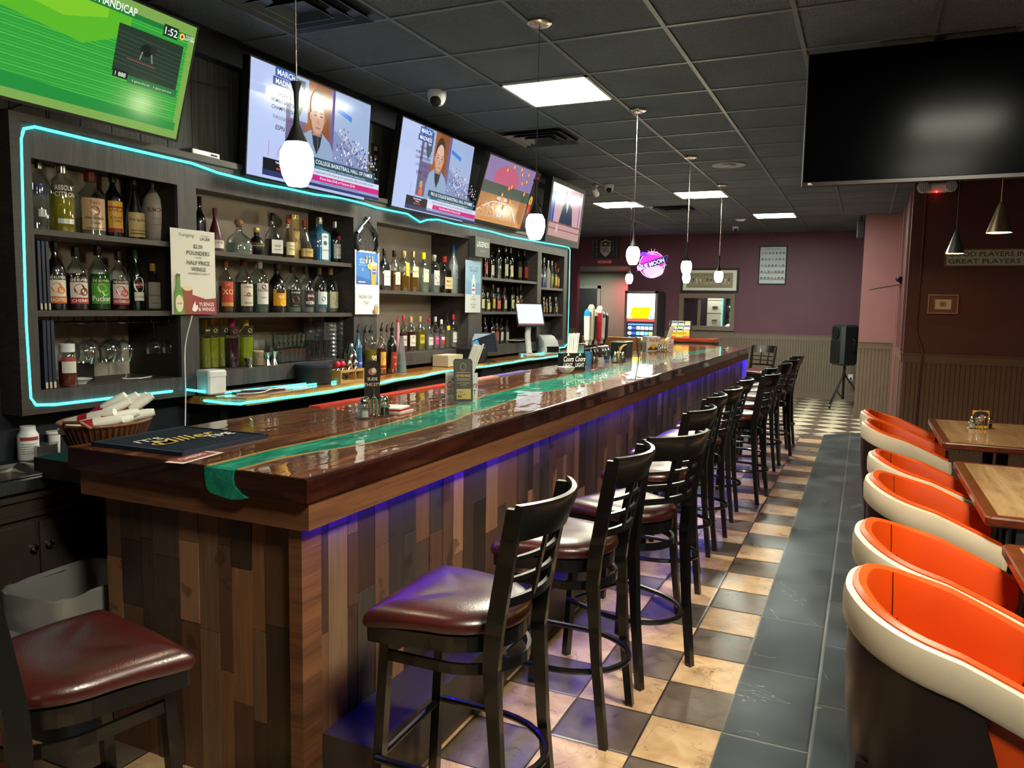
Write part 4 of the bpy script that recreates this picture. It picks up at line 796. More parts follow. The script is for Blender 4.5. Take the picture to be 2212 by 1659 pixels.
# first television (green race screen)
t1, U, V, h = tv_at('television showing the green horse race screen, upper left corner', 2.727-.90, 2.325, .90, .30, -3.0)
w_ = .90; a = Art(); a.rect(0, w_, 0, h, '#7ba54e'); a.rect(.03, w_-.035, .05, h-.045, '#2b9a36')
for k in range(34): v = .06+k*(h-.12)/34; a.rect(.03, w_-.035, v, v+.004, ['#46b04a', '#3aa53e', '#57b84a'][k % 3])
a.poly([(.03, h*.62), (w_*.4, h*.55), (w_*.62, h*.72), (w_*.62, h*.9), (.03, h*.9)], '#58b428'); a.poly([(.03, h*.75), (w_*.3, h*.70), (w_*.5, h*.8), (w_*.5, h*.88), (.03, h*.88)], '#7cc42a'); a.poly([(.03, h*.18), (w_*.96, h*.14), (w_*.96, h*.07), (.03, h*.07)], '#1f8a3a'); a.rect(.03, w_-.035, h*.87, h-.045, '#1d7a34'); a.text('COUNTRY MOUNTAIN HANDICAP', w_*.33, h*.885, h*.065, '#f2f6f0', bold=True, wmax=.56)
a.rect(w_*.56, w_*.925, h*.42, h*.80, '#26382b'); 
for k in range(8): a.line((w_*.56, h*(.5+.035*k)), (w_*.92, h*(.47+.035*k)), .002, '#48584a')
a.disc(w_*.72, h*.66, .03, .025, '#15201a'); a.disc(w_*.755, h*.68, .018, .016, '#2a2a28'); a.line((w_*.70, h*.64), (w_*.69, h*.57), .006, '#8a8a84'); a.line((w_*.75, h*.64), (w_*.76, h*.57), .006, '#8a8a84'); a.line((w_*.62, h*.55), (w_*.78, h*.54), .004, '#8a4a4a')
a.rect(w_*.79, w_*.875, h*.83, h*.925, '#12301c'); a.text('1:52', w_*.835, h*.845, h*.062, '#f0f4f0', bold=True); a.disc(w_*.90, h*.875, .014, .014, '#e8d060'); a.disc(w_*.90, h*.875, .007, .007, '#c02828'); a.text('KANSAS', w_*.945, h*.885, h*.018, '#dfe8d0', bold=True); a.text('LOTTERY', w_*.945, h*.86, h*.02, '#ffffff', bold=True)
a.rect(w_*.56, w_*.64, h*.38, h*.44, '#0f1c12'); a.text('1 888', w_*.60, h*.39, h*.035, '#e8ece8', bold=True); a.rect(w_*.64, w_*.925, h*.36, h*.42, '#1f7038'); a.text('8  games since win     3  games since show', w_*.78, h*.375, h*.022, '#cfe4d0', wmax=.33)
a.build('screen_picture', 'screen', t1, (0, 0, 0), U, V)
t2, U, V, h = tv_at('large television showing basketball news, behind the nearest hanging lamp', 3.23, 2.25, 1.069, .074, -3.05, 0); a = Art(); sports(a, 1.069, h, True); a.build('screen_picture', 'screen', t2, (0, 0, 0), U, V)
t3, U, V, h = tv_at('third television, same basketball news picture but smaller', 4.617, 2.255, 1.065, .16, -3.05, -.01); a = Art(); sports(a, 1.065, h, False); a.build('screen_picture', 'screen', t3, (0, 0, 0), U, V)
t4, U, V, h = tv_at('fourth television, tilted, showing a basketball court with floating coins', 5.85, 2.302, .96, .30, -3.05, .02, bez=.014); w_ = .96; a = Art()
a.rect(0, w_, 0, h, '#6a5f86'); a.rect(0, w_, h*.6, h, '#8d7aa8'); a.disc(w_*.42, h*.72, w_*.25, h*.2, '#c0607a', 24); a.rect(0, w_, h*.42, h*.62, '#4d5c50'); a.rect(0, w_, 0, h*.44, '#b07a4a'); a.poly([(0, h*.12), (w_*.15, h*.3), (w_*.7, h*.3), (w_*.95, 0), (0, 0)], '#c99c70')
for k in range(10): a.line((w_*(.05+.08*k), 0), (w_*(.2+.055*k), h*.3), .003, '#8a5c38')
a.ring(w_*.4, h*.28, w_*.22, h*.07, .008, '#e8dcd0'); a.disc(w_*.42, h*.40, w_*.11, h*.035, '#d8ccc8'); a.line((0, h*.15), (w_*.2, h*.3), .01, '#e8dcd0'); a.line((w_*.64, h*.3), (w_*.85, h*.02), .01, '#e8dcd0')
rnd = random.Random(2)
for k in range(20): u, v = rnd.uniform(.03, .85), rnd.uniform(.15, .95); a.disc(w_*u, h*v, .02, .026, '#b0501c', 12); a.disc(w_*u, h*v, .014, .02, '#e8a040', 12); a.disc(w_*u, h*v, .007, .011, '#f4cc80', 8)
for k in range(22): a.disc(w_*(.03+.04*k), h*.05, .014, .016, '#d88830', 10)
a.rect(w_*.88, w_, 0, h, '#241c20'); a.disc(w_*.94, h*.5, .035, .05, '#e0b040'); a.text('72', w_*.94, h*.48, h*.05, '#241c20', bold=True); a.disc(w_*.94, h*.37, .03, .05, '#d03028'); a.text('KENO', w_*.94, h*.88, h*.04, '#d03050', bold=True); a.rect(w_*.33, w_*.40, h*.12, h*.2, '#e8e0e8'); a.text('20', w_*.365, h*.135, h*.05, '#3a2a4a', bold=True)
a.build('screen_picture', 'screen', t4, (0, 0, 0), U, V)
t5, U, V, h = tv_at('last and smallest television on the wall, showing a person at a bench', 7.44, 2.31, .95, .115, -3.02, -.01, thick=.07, bez=.045); w_ = .95; a = Art()
a.rect(0, w_, 0, h, '#c9a3a8'); a.rect(0, w_*.12, h*.1, h, '#2f4a9c'); a.rect(w_*.04, w_*.07, h*.1, h, '#5878c8'); a.rect(w_*.9, w_*.94, h*.2, h, '#b070a8'); a.rect(0, w_, 0, h*.28, '#c29a96'); a.rect(0, w_, h*.25, h*.28, '#8c5c58'); a.rect(0, w_, h*.14, h*.16, '#8c5c58'); a.disc(w_*.25, h*.16, .03, .05, '#d8b8b4')
a.poly([(w_*.28, h*.28), (w_*.72, h*.28), (w_*.66, h*.62), (w_*.56, h*.70), (w_*.44, h*.70), (w_*.36, h*.6)], '#27364e'); a.disc(w_*.5, h*.80, w_*.06, h*.12, '#c99a90', 20); a.poly([(w_*.46, h*.7), (w_*.54, h*.7), (w_*.5, h*.5)], '#e0d4d8'); a.disc(w_*.5, h*.87, w_*.062, h*.07, '#d8d0cc', 18); a.disc(w_*.48, h*.8, .006, .008, '#4a3434'); a.disc(w_*.52, h*.8, .006, .008, '#4a3434'); a.line((w_*.48, h*.73), (w_*.52, h*.73), .006, '#8c4c48')
a.build('screen_picture', 'screen', t5, (0, 0, 0), U, V)
# big dark television over the dining side, hung from the ceiling
t = thing('television', 'large dark switched off television hanging at the upper right', 'television', (-.36, 4.6, 2.255)); b = MB(); b.box(0, 1.24, .001, .05, 0, .70); b.build('screen_housing', 'matte_black', t)
b = MB(); b.box(.006, 1.234, -.003, .001, .022, .694); b.build('screen_glass', 'tv_black', t); b = MB(); b.box(0, 1.24, -.006, .004, 0, .018); b.build('lower_trim', M('brown_trim', '#2a1c1a', .3), t); b = MB(); b.box(-.004, 0, -.004, .05, 0, .70); b.build('side_trim', 'brushed_steel', t)
b = MB(); b.tube([(.62, .08, .35), (.62, .08, .73)], .025, 10); b.box(.45, .8, .05, .08, .2, .5); b.box(.35, .95, .0, .16, .724, .733); b.build('ceiling_mount', 'matte_black', t)
a = Art(); a.poly([(.03, .005), (.055, .005), (.045, .016), (.03, .016)], '#d8d8d8'); a.build('maker_sticker', 'print', t, (0, -.0065, 0), (1, 0, 0))
# cables and boxes on the shelving ledge
def cable(pts, label, mat='matte_black', r=.004, nm='cable'):
    P_ = [Vector(p) for p in pts]; out = []
    for i in range(len(P_)-1):
        p0, p1, p2, p3 = P_[max(0, i-1)], P_[i], P_[i+1], P_[min(len(P_)-1, i+2)]
        for k in range(6): s = k/6; out.append(.5*((2*p1)+(p2-p0)*s+(2*p0-5*p1+4*p2-p3)*s*s+(3*p1-p0-3*p2+p3)*s**3))
    out.append(P_[-1]); b = MB(); b.tube(out, r, 6); return tag(b.build(nm, mat), label, 'cable')
xw = -3.16
cable([onx(px, py, xw) for px, py in ((0, 247), (40, 228), (80, 222), (120, 230))], 'black cable drooping at the far left under the green television')
cable([onx(px, py, xw) for px, py in ((108, 235), (106, 255), (112, 268))], 'short black cable hanging under the green television', r=.003)
cable([onx(px, py, xw) for px, py in ((405, 168), (440, 182), (490, 191))], 'grey cable on the dark wall between the first two televisions', 'grey_plastic', .003)
cable([onx(px, py, xw) for px, py in ((775, 395), (800, 425), (830, 420), (860, 425))], 'black cable slack between the second and third televisions')
cable([onx(px, py, xw) for px, py in ((785, 318), (806, 335), (850, 355))], 'thin cable from the wall outlet to the third television', r=.003)
for k, pts in enumerate([[(1010, 475), (1030, 490), (1060, 484), (1080, 500), (1110, 492), (1125, 505)], [(1040, 486), (1062, 500), (1090, 490), (1112, 508), (1130, 498)], [(1140, 400), (1165, 440), (1148, 480), (1120, 497)], [(1150, 420), (1172, 455), (1166, 500)], [(1128, 470), (1142, 482), (1135, 505), (1100, 498)]]): cable([onx(px, py, -3.14+.012*k) for px, py in pts], ['tangled black cable under the fourth television', 'looped black cable under the fourth television', 'black cable hanging right of the fourth television', 'black cable by the second hanging lamp', 'small cable coil under the fourth television'][k], r=.0045)
cable([onx(415, 682, -3.05), onx(400, 750, -3.05), onx(401, 850, -3.0), onx(400, 920, -2.98)], 'white cord hanging down below the first poster', 'white_plastic', .003); t = thing('media_box', 'small silver box on top of the shelving', 'box', (-3.13, 2.99, 2.296)); b = MB(); b.bbox(-.05, .05, -.09, .09, 0, .03, .004); b.build('box_body', 'brushed_steel', t); b = MB(); b.box(.05, .052, .03, .07, .01, .018); b.build('button_strip', 'matte_black', t)
t = thing('wall_outlet', 'dark wall outlet high between the second and third televisions', 'outlet', (-3.188, 4.62, 2.62)); b = MB(); b.box(0, .008, -.04, .04, -.06, .06); b.build('outlet_plate', 'matte_black', t)
for z in (-.03, .03): b = MB(); b.box(.008, .012, -.016, .016, z-.014, z+.014); b.build('socket', 'beige_plastic', t)

# ================================================================== POSTERS AND SIGNS ON THE SHELVING
def sheet(nm, label, cat, y0, y1, z0, z1, art, x=-3.066, th=.002):
    t = thing(nm, label, cat, (x, (y0+y1)/2, z0)); wd, hh = y1-y0, z1-z0; b = MB(); b.box(-th, 0, -wd/2, wd/2, 0, hh); b.build('sheet', 'paper_white', t); art(a_ := Art(), wd, hh); a_.it = [([(p[0]-wd/2, p[1]) for p in it[0]],)+it[1:] for it in a_.it]; a_.build('printing', 'print', t, (.0002, 0, 0)); return t
def p_lager(a, w_, h):
    a.rect(0, w_, 0, h, '#d6d3cb'); k = '#26221f'
    a.text('Yuengling', w_*.33, h*.90, h*.055, k, shear=.3, wmax=w_*.5); a.text('TRADITIONAL', w_*.76, h*.935, h*.013, k); a.text('LAGER', w_*.77, h*.885, h*.038, k, bold=True)
    for s_, v, hh, b_ in (('$2.50', .78, .052, 1), ('POUNDERS', .705, .05, 1), ('WITH', .662, .024, 0), ('HALF PRICE', .59, .05, 1), ('WINGS', .515, .05, 1), ('WEDNESDAY NIGHTS', .475, .024, 0)): a.text(s_, w_*.60, h*v, h*hh, k, bold=bool(b_), wmax=w_*.70, shear=.2 if s_[0] == 'W' and hh < .03 else 0)
    a.poly([(w_*.38, 0), (w_, 0), (w_, h*.20), (w_*.75, h*.185), (w_*.42, h*.24), (w_*.38, h*.24)], '#8e1f2e'); a.text('YUENGS', w_*.76, h*.10, h*.045, '#f0e6e2', bold=True, wmax=w_*.36); a.text('& WINGS', w_*.76, h*.04, h*.045, '#f0e6e2', bold=True, wmax=w_*.38)
    a.poly([(w_*.42, h*.05), (w_*.5, h*.03), (w_*.56, h*.07), (w_*.55, h*.12), (w_*.51, h*.10), (w_*.5, h*.16), (w_*.45, h*.11)], '#f0e6e2')
    a.poly([(w_*.25, 0), (w_*.42, 0), (w_*.44, h*.30), (w_*.22, h*.30)], '#8c3a1e'); a.disc(w_*.33, h*.31, w_*.11, h*.03, '#d9c9a8')
    a.poly([(w_*.04, 0), (w_*.24, 0), (w_*.24, h*.22), (w_*.17, h*.34), (w_*.165, h*.46), (w_*.09, h*.46), (w_*.085, h*.34), (w_*.04, h*.24)], '#4f8a2c'); a.rect(w_*.085, w_*.168, h*.44, h*.475, '#2f5a1e'); a.disc(w_*.14, h*.13, w_*.085, h*.10, '#d9d4b4'); a.text('LAGER', w_*.14, h*.12, h*.018, '#7a2424', bold=True)
def p_blue(a, w_, h):
    a.rect(0, w_, 0, h, '#d8dadb'); a.rect(w_*.04, w_*.96, h*.47, h*.97, '#2a6fc0'); a.poly([(w_*.04, h*.47), (w_*.96, h*.47), (w_*.96, h*.52), (w_*.5, h*.56), (w_*.04, h*.6)], '#1a4f9c')
    a.text("LET'S GO", w_*.3, h*.84, h*.03, '#f2f6fa', bold=True, wmax=w_*.34); a.text('ROYALS', w_*.3, h*.795, h*.03, '#f2f6fa', bold=True, wmax=w_*.34); a.text('BLUE MOON BELGIAN WHITE', w_*.3, h*.765, h*.012, '#cfe0f4', wmax=w_*.34); a.ring(w_*.3, h*.7, w_*.04, h*.02, .002, '#dfe8f4'); a.rect(w_*.12, w_*.4, h*.50, h*.515, '#e8eef4')
    a.poly([(w_*.66, h*.47), (w_*.82, h*.47), (w_*.90, h*.8), (w_*.60, h*.8)], '#e09a34'); a.disc(w_*.75, h*.80, w_*.15, h*.03, '#f0e0c0'); a.disc(w_*.58, h*.76, w_*.10, h*.045, '#f0a038'); a.ring(w_*.58, h*.76, w_*.10, h*.045, .004, '#f8e0b0'); a.disc(w_*.76, h*.68, w_*.10, h*.045, '#2c5aa8'); a.text('BLUE MOON', w_*.76, h*.675, h*.02, '#ffffff', bold=True, wmax=w_*.18)
    a.text('NOW ON', w_*.40, h*.25, h*.055, '#2c2f33', wmax=w_*.66); a.text('TAP!', w_*.42, h*.15, h*.055, '#2c2f33', wmax=w_*.4); a.poly([(w_*.80, h*.02), (w_*.92, h*.02), (w_*.94, h*.13), (w_*.78, h*.13)], '#c98a4a'); a.rect(w_*.72, w_*.80, h*.02, h*.08, '#7a6048'); a.disc(w_*.86, h*.15, w_*.06, h*.02, '#8fa8c8')
def p_tip(a, w_, h):
    a.rect(0, w_, 0, h, '#bfc4c6'); a.rect(w_*.02, w_*.98, h*.35, h*.99, '#7ba6c8'); a.poly([(w_*.02, h*.35), (w_*.98, h*.35), (w_*.98, h*.6), (w_*.5, h*.55), (w_*.02, h*.65)], '#6493bd'); a.text('Chill', w_*.3, h*.84, h*.05, '#c03a3c', bold=True, shear=.2, wmax=w_*.42); a.text('FOR', w_*.72, h*.845, h*.035, '#3c5068', bold=True); a.text('THE TIP-OFF', w_*.5, h*.785, h*.04, '#3c5068', bold=True, wmax=w_*.8)
    a.poly([(w_*.38, h*.36), (w_*.62, h*.36), (w_*.62, h*.6), (w_*.55, h*.68), (w_*.55, h*.73), (w_*.45, h*.73), (w_*.45, h*.68), (w_*.38, h*.6)], '#c9d4dc'); a.poly([(w_*.42, h*.5), (w_*.58, h*.5), (w_*.5, h*.57)], '#3a66a8'); a.rect(w_*.4, w_*.6, h*.42, h*.46, '#b8444a')
    for k, s_ in enumerate(('$2.50', 'POUNDERS', 'WITH', 'HALF PRICE', 'WINGS')): a.text(s_, w_*.5, h*(.29-.05*k), h*(.03 if s_ != 'WITH' else .014), '#44505a', bold=True, wmax=w_*.6)
sheet('poster', 'white lager poster with a bottle and red corner, on the first post', 'poster', 2.738, 3.017, 1.502, 1.92, p_lager)
sheet('poster', 'blue and white NOW ON TAP poster on the second post', 'poster', 4.22, 4.498, 1.50, 1.924, p_blue)
sheet('poster', 'pale blue tip-off poster on the third post', 'poster', 5.765, 6.045, 1.512, 1.951, p_tip)
t = thing('box_sign', 'grey LEGENDS box sign above the third poster', 'sign', (-3.078, 5.98, 1.985)); b = MB(); b.box(0, .06, -.14, .14, 0, .17); b.build('sign_box', 'grey_plastic', t)
a = Art(); a.rect(-.135, .135, .004, .166, '#4b5352'); a.text('LEGENDS', 0, .085, .045, '#dfe6e6', bold=True, wmax=.22, shear=.2); a.text('SPORTS BAR', 0, .045, .012, '#9aa6a4'); a.build('sign_face', 'print', t, (.0605, 0, 0))
# metal revolver sign
t = thing('metal_sign', "dark metal sign of crossed revolvers and raised lettering above the blue poster", 'sign', (-3.072, 4.36, 1.97))
a = Art(.0012)
for k, (s_, v) in enumerate((('WE', .10), ('DON\'T', .055), ('CALL', .01), ('911', -.055))): a.text(s_, 0, v, .042 if k < 3 else .055, '#18181a' if k < 3 else '#2a2826', bold=True, wmax=.17)
a.build('lettering', 'print_gloss', t, (.012, 0, 0))
for s in (-1, 1):
    b = MB(); b.tube([(.006, s*-.02, .175), (.006, s*.09, .09)], .008, 8); b.tube([(.006, s*.07, .10), (.006, s*.115, .06)], .016, 8); b.tube([(.006, s*.115, .055), (.006, s*.125, .0), (.006, s*.105, -.05)], [.012, .014, .016], 8); b.tube([(.006, s*.09, .05), (.006, s*.075, .025), (.006, s*.095, .01)], .003, 6); b.build('revolver', 'gunmetal', t)
for dy in (-.02, .015, .05): b = MB(); b.lathe([(.008, -.13), (.008, -.09), (.003, -.08)], (.01, dy, 0), 8); b.build('cartridge', 'brass', t)

# ================================================================== FAR WALL
def wallsheet(nm, label, cat, x0, x1, z0, z1, art, y=None, frame=None, fw=.03, glow='print'):
    y = YF if y is None else y; t = thing(nm, label, cat, ((x0+x1)/2, y, z0)); wd = x1-x0; hh = z1-z0; b = MB(); b.box(-wd/2, wd/2, -.012, -.001, 0, hh); b.build('backing', 'matte_black', t); aa = Art(.001); art(aa, wd, hh); aa.build('picture', glow, t, (-wd/2, -.0125, 0), (1, 0, 0))
    if frame:
        b = MB()
        for q in ((-wd/2-fw, wd/2+fw, -fw, 0), (-wd/2-fw, wd/2+fw, hh, hh+fw), (-wd/2-fw, -wd/2, 0, hh), (wd/2, wd/2+fw, 0, hh)): b.box(q[0], q[1], -.03, -.001, q[2], q[3])
        b.build('frame', frame, t)
    return t
def a_nfl(a, w_, h):
    a.rect(0, w_, 0, h, '#1c1a1f'); S = lambda s, c: a.poly([(w_*.5-.095*s, h*.5+.13*s), (w_*.5-.04*s, h*.5+.145*s), (w_*.5, h*.5+.165*s), (w_*.5+.04*s, h*.5+.145*s), (w_*.5+.095*s, h*.5+.13*s), (w_*.5+.1*s, h*.5-.06*s), (w_*.5+.05*s, h*.5-.12*s), (w_*.5, h*.5-.16*s), (w_*.5-.05*s, h*.5-.12*s), (w_*.5-.1*s, h*.5-.06*s)], c)
    S(1.05, '#c9cdd4'); S(.95, '#a9adb6'); a.poly([(w_*.5-.088, h*.5+.035), (w_*.5+.088, h*.5+.035), (w_*.5+.09, h*.5+.12), (w_*.5, h*.5+.145), (w_*.5-.09, h*.5+.12)], '#1d2740'); a.disc(w_*.5, h*.5+.085, .028, .018, '#c9cdd4', 14); a.text('NFL', w_*.5, h*.5-.075, .095, '#9a2630', bold=True, wmax=.15)
    for s in (-1, 1):
        for r_ in range(2):
            for c_ in range(2): a.disc(w_*.5+s*(.05+.022*c_), h*.5+.065+.03*r_, .006, .006, '#c9cdd4', 6)
    rnd = random.Random(1)
    for u in (.06, .2, .80, .93):
        for k in range(8): c_ = rnd.choice(['#6a6c74', '#8c8e94', '#54565e']); a.disc(w_*u, h*(.09+.115*k), .016, .013, c_, 8); a.disc(w_*u+.006, h*(.09+.115*k), .007, .006, '#1c1a1f', 6)
wallsheet('football_sign', 'dark football league sign with a shield, above the restroom sign', 'sign', -5.07, -4.49, 2.555, 2.95, a_nfl)
wallsheet('restroom_sign', 'small red RESTROOM sign above the corridor opening', 'sign', -4.95, -4.63, 2.438, 2.53, lambda a, w_, h: (a.rect(0, w_, 0, h, '#a42028'), a.text('RESTROOM', w_/2, h*.28, h*.42, '#e8d8d4', bold=True)))
# round beer sign
t = thing('neon_sign', 'round glowing pink and purple moon beer sign on the plum wall', 'sign', (-3.82, YF-.03, 2.42))
a = Art(.001); a.disc(0, 0, .25, .25, '#8a2c74', 36); a.disc(-.03, .06, .2, .17, '#c02c9c', 30); a.disc(.03, -.12, .2, .12, '#b48ac0', 24); a.ring(0, 0, .255, .255, .009, '#d8c8e8', 44); a.ring(.0, 0, .22, .22, .003, '#e0b0dc', 40, -PI*.45, PI*.3)
a.poly([(-.27, .2), (-.2, .25), (-.1, .24), (-.06, .2), (-.13, .16), (-.22, .165)], '#6a2cc8')
for k in range(6): a.line((0, .2), (.12*math.cos(k*PI/5-.1), .2+.11*math.sin(k*PI/5-.1)), .004, '#f0b8e4')
a.poly([(-.3, -.13), (.29, .06), (.31, .19), (-.28, -.0)], '#5a2470'); a.poly([(.0, -.045), (.28, .05), (.30, .175), (.02, .085)], '#181a34'); a.text('BLUE MOON', -.01, -.03, .085, '#f0dcf0', bold=True, rot=.31, w=.54); a.ring(-.24, -.05, .05, .06, .01, '#d8b0e0', 20)
a.line((.0, -.12), (.29, .0), .004, '#e0d0ec'); a.text('BELGIAN WHITE', .07, -.2, .02, '#e8d0e8', rot=.5)
a.build('sign_face', 'neon_print', t, (0, -.015, 0), (1, 0, 0)); b = MB(); b.lathe([(.24, 0), (.25, .012)], seg=36); b.v = [(v[0], -v[2], v[1]) for v in b.v]; b.build('backing', 'matte_black', t)
def a_hist(a, w_, h):
    a.rect(0, w_, 0, h, '#d9dcd2'); a.rect(w_*.07, w_*.93, h*.13, h*.87, '#8d8468'); a.text('HISTORY of AMERICAN FOOTBALL', w_*.5, h*.72, h*.09, '#4a3f2c', wmax=w_*.78)
    rnd = random.Random(5)
    for k in range(12):
        u = w_*(.13+.067*k); c_ = rnd.choice(['#5a3a2a', '#c9c6bc', '#7a8ca8', '#a8804a', '#3a4868']); a.disc(u, h*.60, .011, .014, rnd.choice(['#6a4a34', '#3a3228', '#c0a878']), 8); a.poly([(u-.016, h*.58), (u+.016, h*.58), (u+.013, h*.44), (u-.013, h*.44)], c_); a.line((u-.006, h*.44), (u-.014, h*.30), .008, rnd.choice(['#d0ccc0', '#8a7450'])); a.line((u+.006, h*.44), (u+.014, h*.31), .008, '#c9c2b0')
    a.text('LEATHER   SHOULDER PADS   HELMETS   THE MODERN GAME', w_*.5, h*.18, h*.035, '#5a4e38', wmax=w_*.7)
wallsheet('framed_picture', 'wide framed history of football print above the service window', 'picture', -3.215, -2.215, 1.935, 2.315, a_hist, frame='matte_black', fw=.035)
def a_helm(a, w_, h):
    a.rect(0, w_, 0, h, '#b9c6cc'); a.text('THE UNITED STATES OF FOOTBALL', w_*.5, h*.93, h*.022, '#3a4044', bold=True, wmax=w_*.6); rnd = random.Random(9)
    for r_ in range(5):
        for c_ in range(7):
            u = w_*(.10+.135*c_); v = h*(.83-.17*r_); k = rnd.choice(['#4a4c54', '#8c3038', '#6a7486', '#9a9ca0', '#b07a30', '#7a3030']); a.disc(u, v, .02, .02, k, 10); a.rect(u, u+.022, v-.018, v-.004, '#8a9094')
wallsheet('framed_picture', 'tall poster of small helmets in rows on the plum wall', 'picture', -1.82, -1.37, 2.07, 2.73, a_helm, frame='matte_black', fw=.018)
# lottery machine
t = thing('lottery_machine', 'lit lottery vending machine with yellow screen against the plum wall', 'vending machine', (-3.83, 14.5, 0)); b = MB(); b.bbox(-.31, .31, -.3, .35, 0, 1.9, .03); b.build('machine_body', 'grey_plastic', t)
b = MB()
for q in ((-.31, -.265, 1.0, 1.9), (.265, .31, 1.0, 1.9), (-.31, .31, 1.86, 1.9)): b.box(q[0], q[1], -.33, -.3, q[2], q[3])
b.build('edge_frame', 'brushed_steel', t)
a = Art(.001); a.rect(-.26, .26, 1.62, 1.85, '#f2fbff'); a.rect(-.26, .26, 1.36, 1.61, '#f0ecd8'); a.poly([(-.2, 1.38), (.2, 1.38), (.16, 1.48), (.2, 1.60), (-.16, 1.60), (-.2, 1.48)], '#e8c400'); a.rect(-.26, .26, 1.33, 1.39, '#c8302c'); a.text("FAST'N", 0, 1.50, .045, '#2a2410', bold=True); a.text('PLAY', 0, 1.445, .045, '#2a2410', bold=True); a.disc(-.2, 1.41, .04, .03, '#f4c050'); a.rect(.15, .23, 1.38, 1.45, '#58b8c8'); a.poly([(-.25, 1.6), (-.15, 1.6), (-.2, 1.53)], '#7a9a8c')
a.rect(-.26, .26, .88, 1.31, '#101826'); a.rect(-.24, .24, 1.26, 1.29, '#3a5ec8')
for r_ in range(3):
    v = 1.19-.1*r_; a.disc(-.2, v+.02, .04, .03, '#c9d4e8'); a.rect(-.17, -.08, v, v+.04, '#283c9c')
    for c_ in range(4): a.rect(-.07+.08*c_, -.005+.08*c_, v-.01, v+.05, [['#d8d4a0', '#e8e0c0', '#e0d890', '#d0d8b0'], ['#58b8d0', '#e8dcc8', '#4ab0d8', '#e8c850'], ['#c0d0d8', '#e0c890', '#b8d8d0', '#d8d0e0']][r_][c_])
a.build('lit_panels', 'screen_bright', t, (0, -.302, 0), (1, 0, 0))
# bar return with a red ledge, ticket display
t = thing('side_counter', 'short red-brown wooden side counter beyond the far end of the bar', 'counter', (-2.5, 12.35, 0)); b = MB(); b.bbox(-.45, .42, -.3, .3, 1.07, 1.125, .008); b.build('counter_top', 'red_ledge', t); b = MB(); b.box(-.42, .38, -.26, .28, 0, 1.07); b.build('cabinet_body', 'cabinet_paint', t)
t = thing('ticket_display', 'clear stand of lottery tickets with yellow front on the red ledge', 'display', (-2.66, 12.2, 1.126)); b = MB(); b.box(-.17, .17, -.01, .16, 0, .005); b.box(-.17, -.165, -.01, .16, .005, .28); b.box(.165, .17, -.01, .16, .005, .28); b.build('acrylic_stand', 'clear_glass', t)
a = Art(.001); a.rect(-.16, .16, 0, .10, '#e8b818'); a.rect(-.16, .16, 0, .03, '#d8502c'); a.rect(-.05, .05, .01, .035, '#8cc840'); a.text("FAST'N PLAY", 0, .055, .03, '#3a2c10', bold=True, wmax=.22); a.build('front_panel', 'print', t, (0, -.011, 0), (1, 0, 0))
for r_ in range(3):
    for c_ in range(3): a = Art(.001); a.rect(-.045, .045, 0, .07, ['#d8dce0', '#e4e0d4', '#c8d4dc'][(r_+c_) % 3]).rect(-.04, .04, .035, .06, ['#3a5a8c', '#28302c', '#d8b838', '#5a8c4a'][(r_*2+c_) % 4]); a.build('ticket', 'print', t, (-.105+.105*c_, .02+.05*r_, .08+.055*r_), (1, 0, 0))
# dining wall: emergency light, long sign, framed plaque, conduit, camera arm
t = thing('emergency_light', 'white twin-head emergency light with a red dot high on the dark red wall', 'light', (.59, 9.2, 2.86)); b = MB(); b.bbox(-.11, .11, -.05, -.001, -.05, .05, .02); b.build('housing', 'white_plastic', t)
for s in (-1, 1):
    b = MB(); b.lathe([(.02, 0), (.055, .02), (.058, .05), (.05, .055), (0, .05)], seg=18); b.v = [(v[0]+s*.125, -v[2]-.02, v[1]+.005) for v in b.v]; b.build('lamp_head', 'white_plastic', t)
    a = Art(.001)
    for q in range(5):
        for r_ in range(5):
            if (q-2)**2+(r_-2)**2 < 6: a.disc(s*.125+(q-2)*.019, .005+(r_-2)*.019, .007, .007, '#8e8a88', 8)
    a.build('lamp_lens', 'print_gloss', t, (0, -.076, 0), (1, 0, 0))
b = MB(); b.lathe([(0, -.008), (.008, 0), (0, .008)], (0, -.052, -.046), 8); b.build('red_indicator', M('red_led', '#ff2020', .4, emit='#ff1818', es=30), t)
t = thing('wooden_sign', 'long framed wooden wall sign with two lines of dark capitals', 'sign', (1.2, 9.2, 2.07)); b = MB(); b.box(-.48, .9, -.016, -.001, 0, .155); b.build('sign_board', 'cream_wall', t); b = MB()
for q in ((-.495, .915, -.012, 0), (-.495, .915, .155, .168), (-.495, -.48, 0, .155), (.9, .915, 0, .155)): b.box(q[0], q[1], -.024, -.001, q[2], q[3])
b.build('frame', 'oak_apron', t); a = Art(.001); a.rect(-.48, .9, 0, .155, '#a89c86'); a.text('GOOD PLAYERS INSPIRE THEMSELVES', -.455, .09, .048, '#2c211a', al='l', bold=True, w=1.33); a.text('GREAT PLAYERS INSPIRE OTHERS', -.455, .018, .048, '#2c211a', al='l', bold=True, w=1.3); a.build('lettering', 'print', t, (0, -.0165, 0), (1, 0, 0))
def a_pl(a, w_, h): a.rect(0, w_, 0, h, '#5c241e'); a.rect(w_*.22, w_*.8, h*.2, h*.78, '#c9a98c'); a.rect(w_*.38, w_*.62, h*.34, h*.64, '#7d7a66'); a.disc(w_*.5, h*.5, .014, .018, '#54564a')
wallsheet('framed_plaque', 'small square framed plaque in clear plastic on the dark red wall', 'picture', .595, .85, 1.585, 1.76, a_pl, 9.2, frame=M('acrylic_pink', '#a87a72', .15), fw=.012)
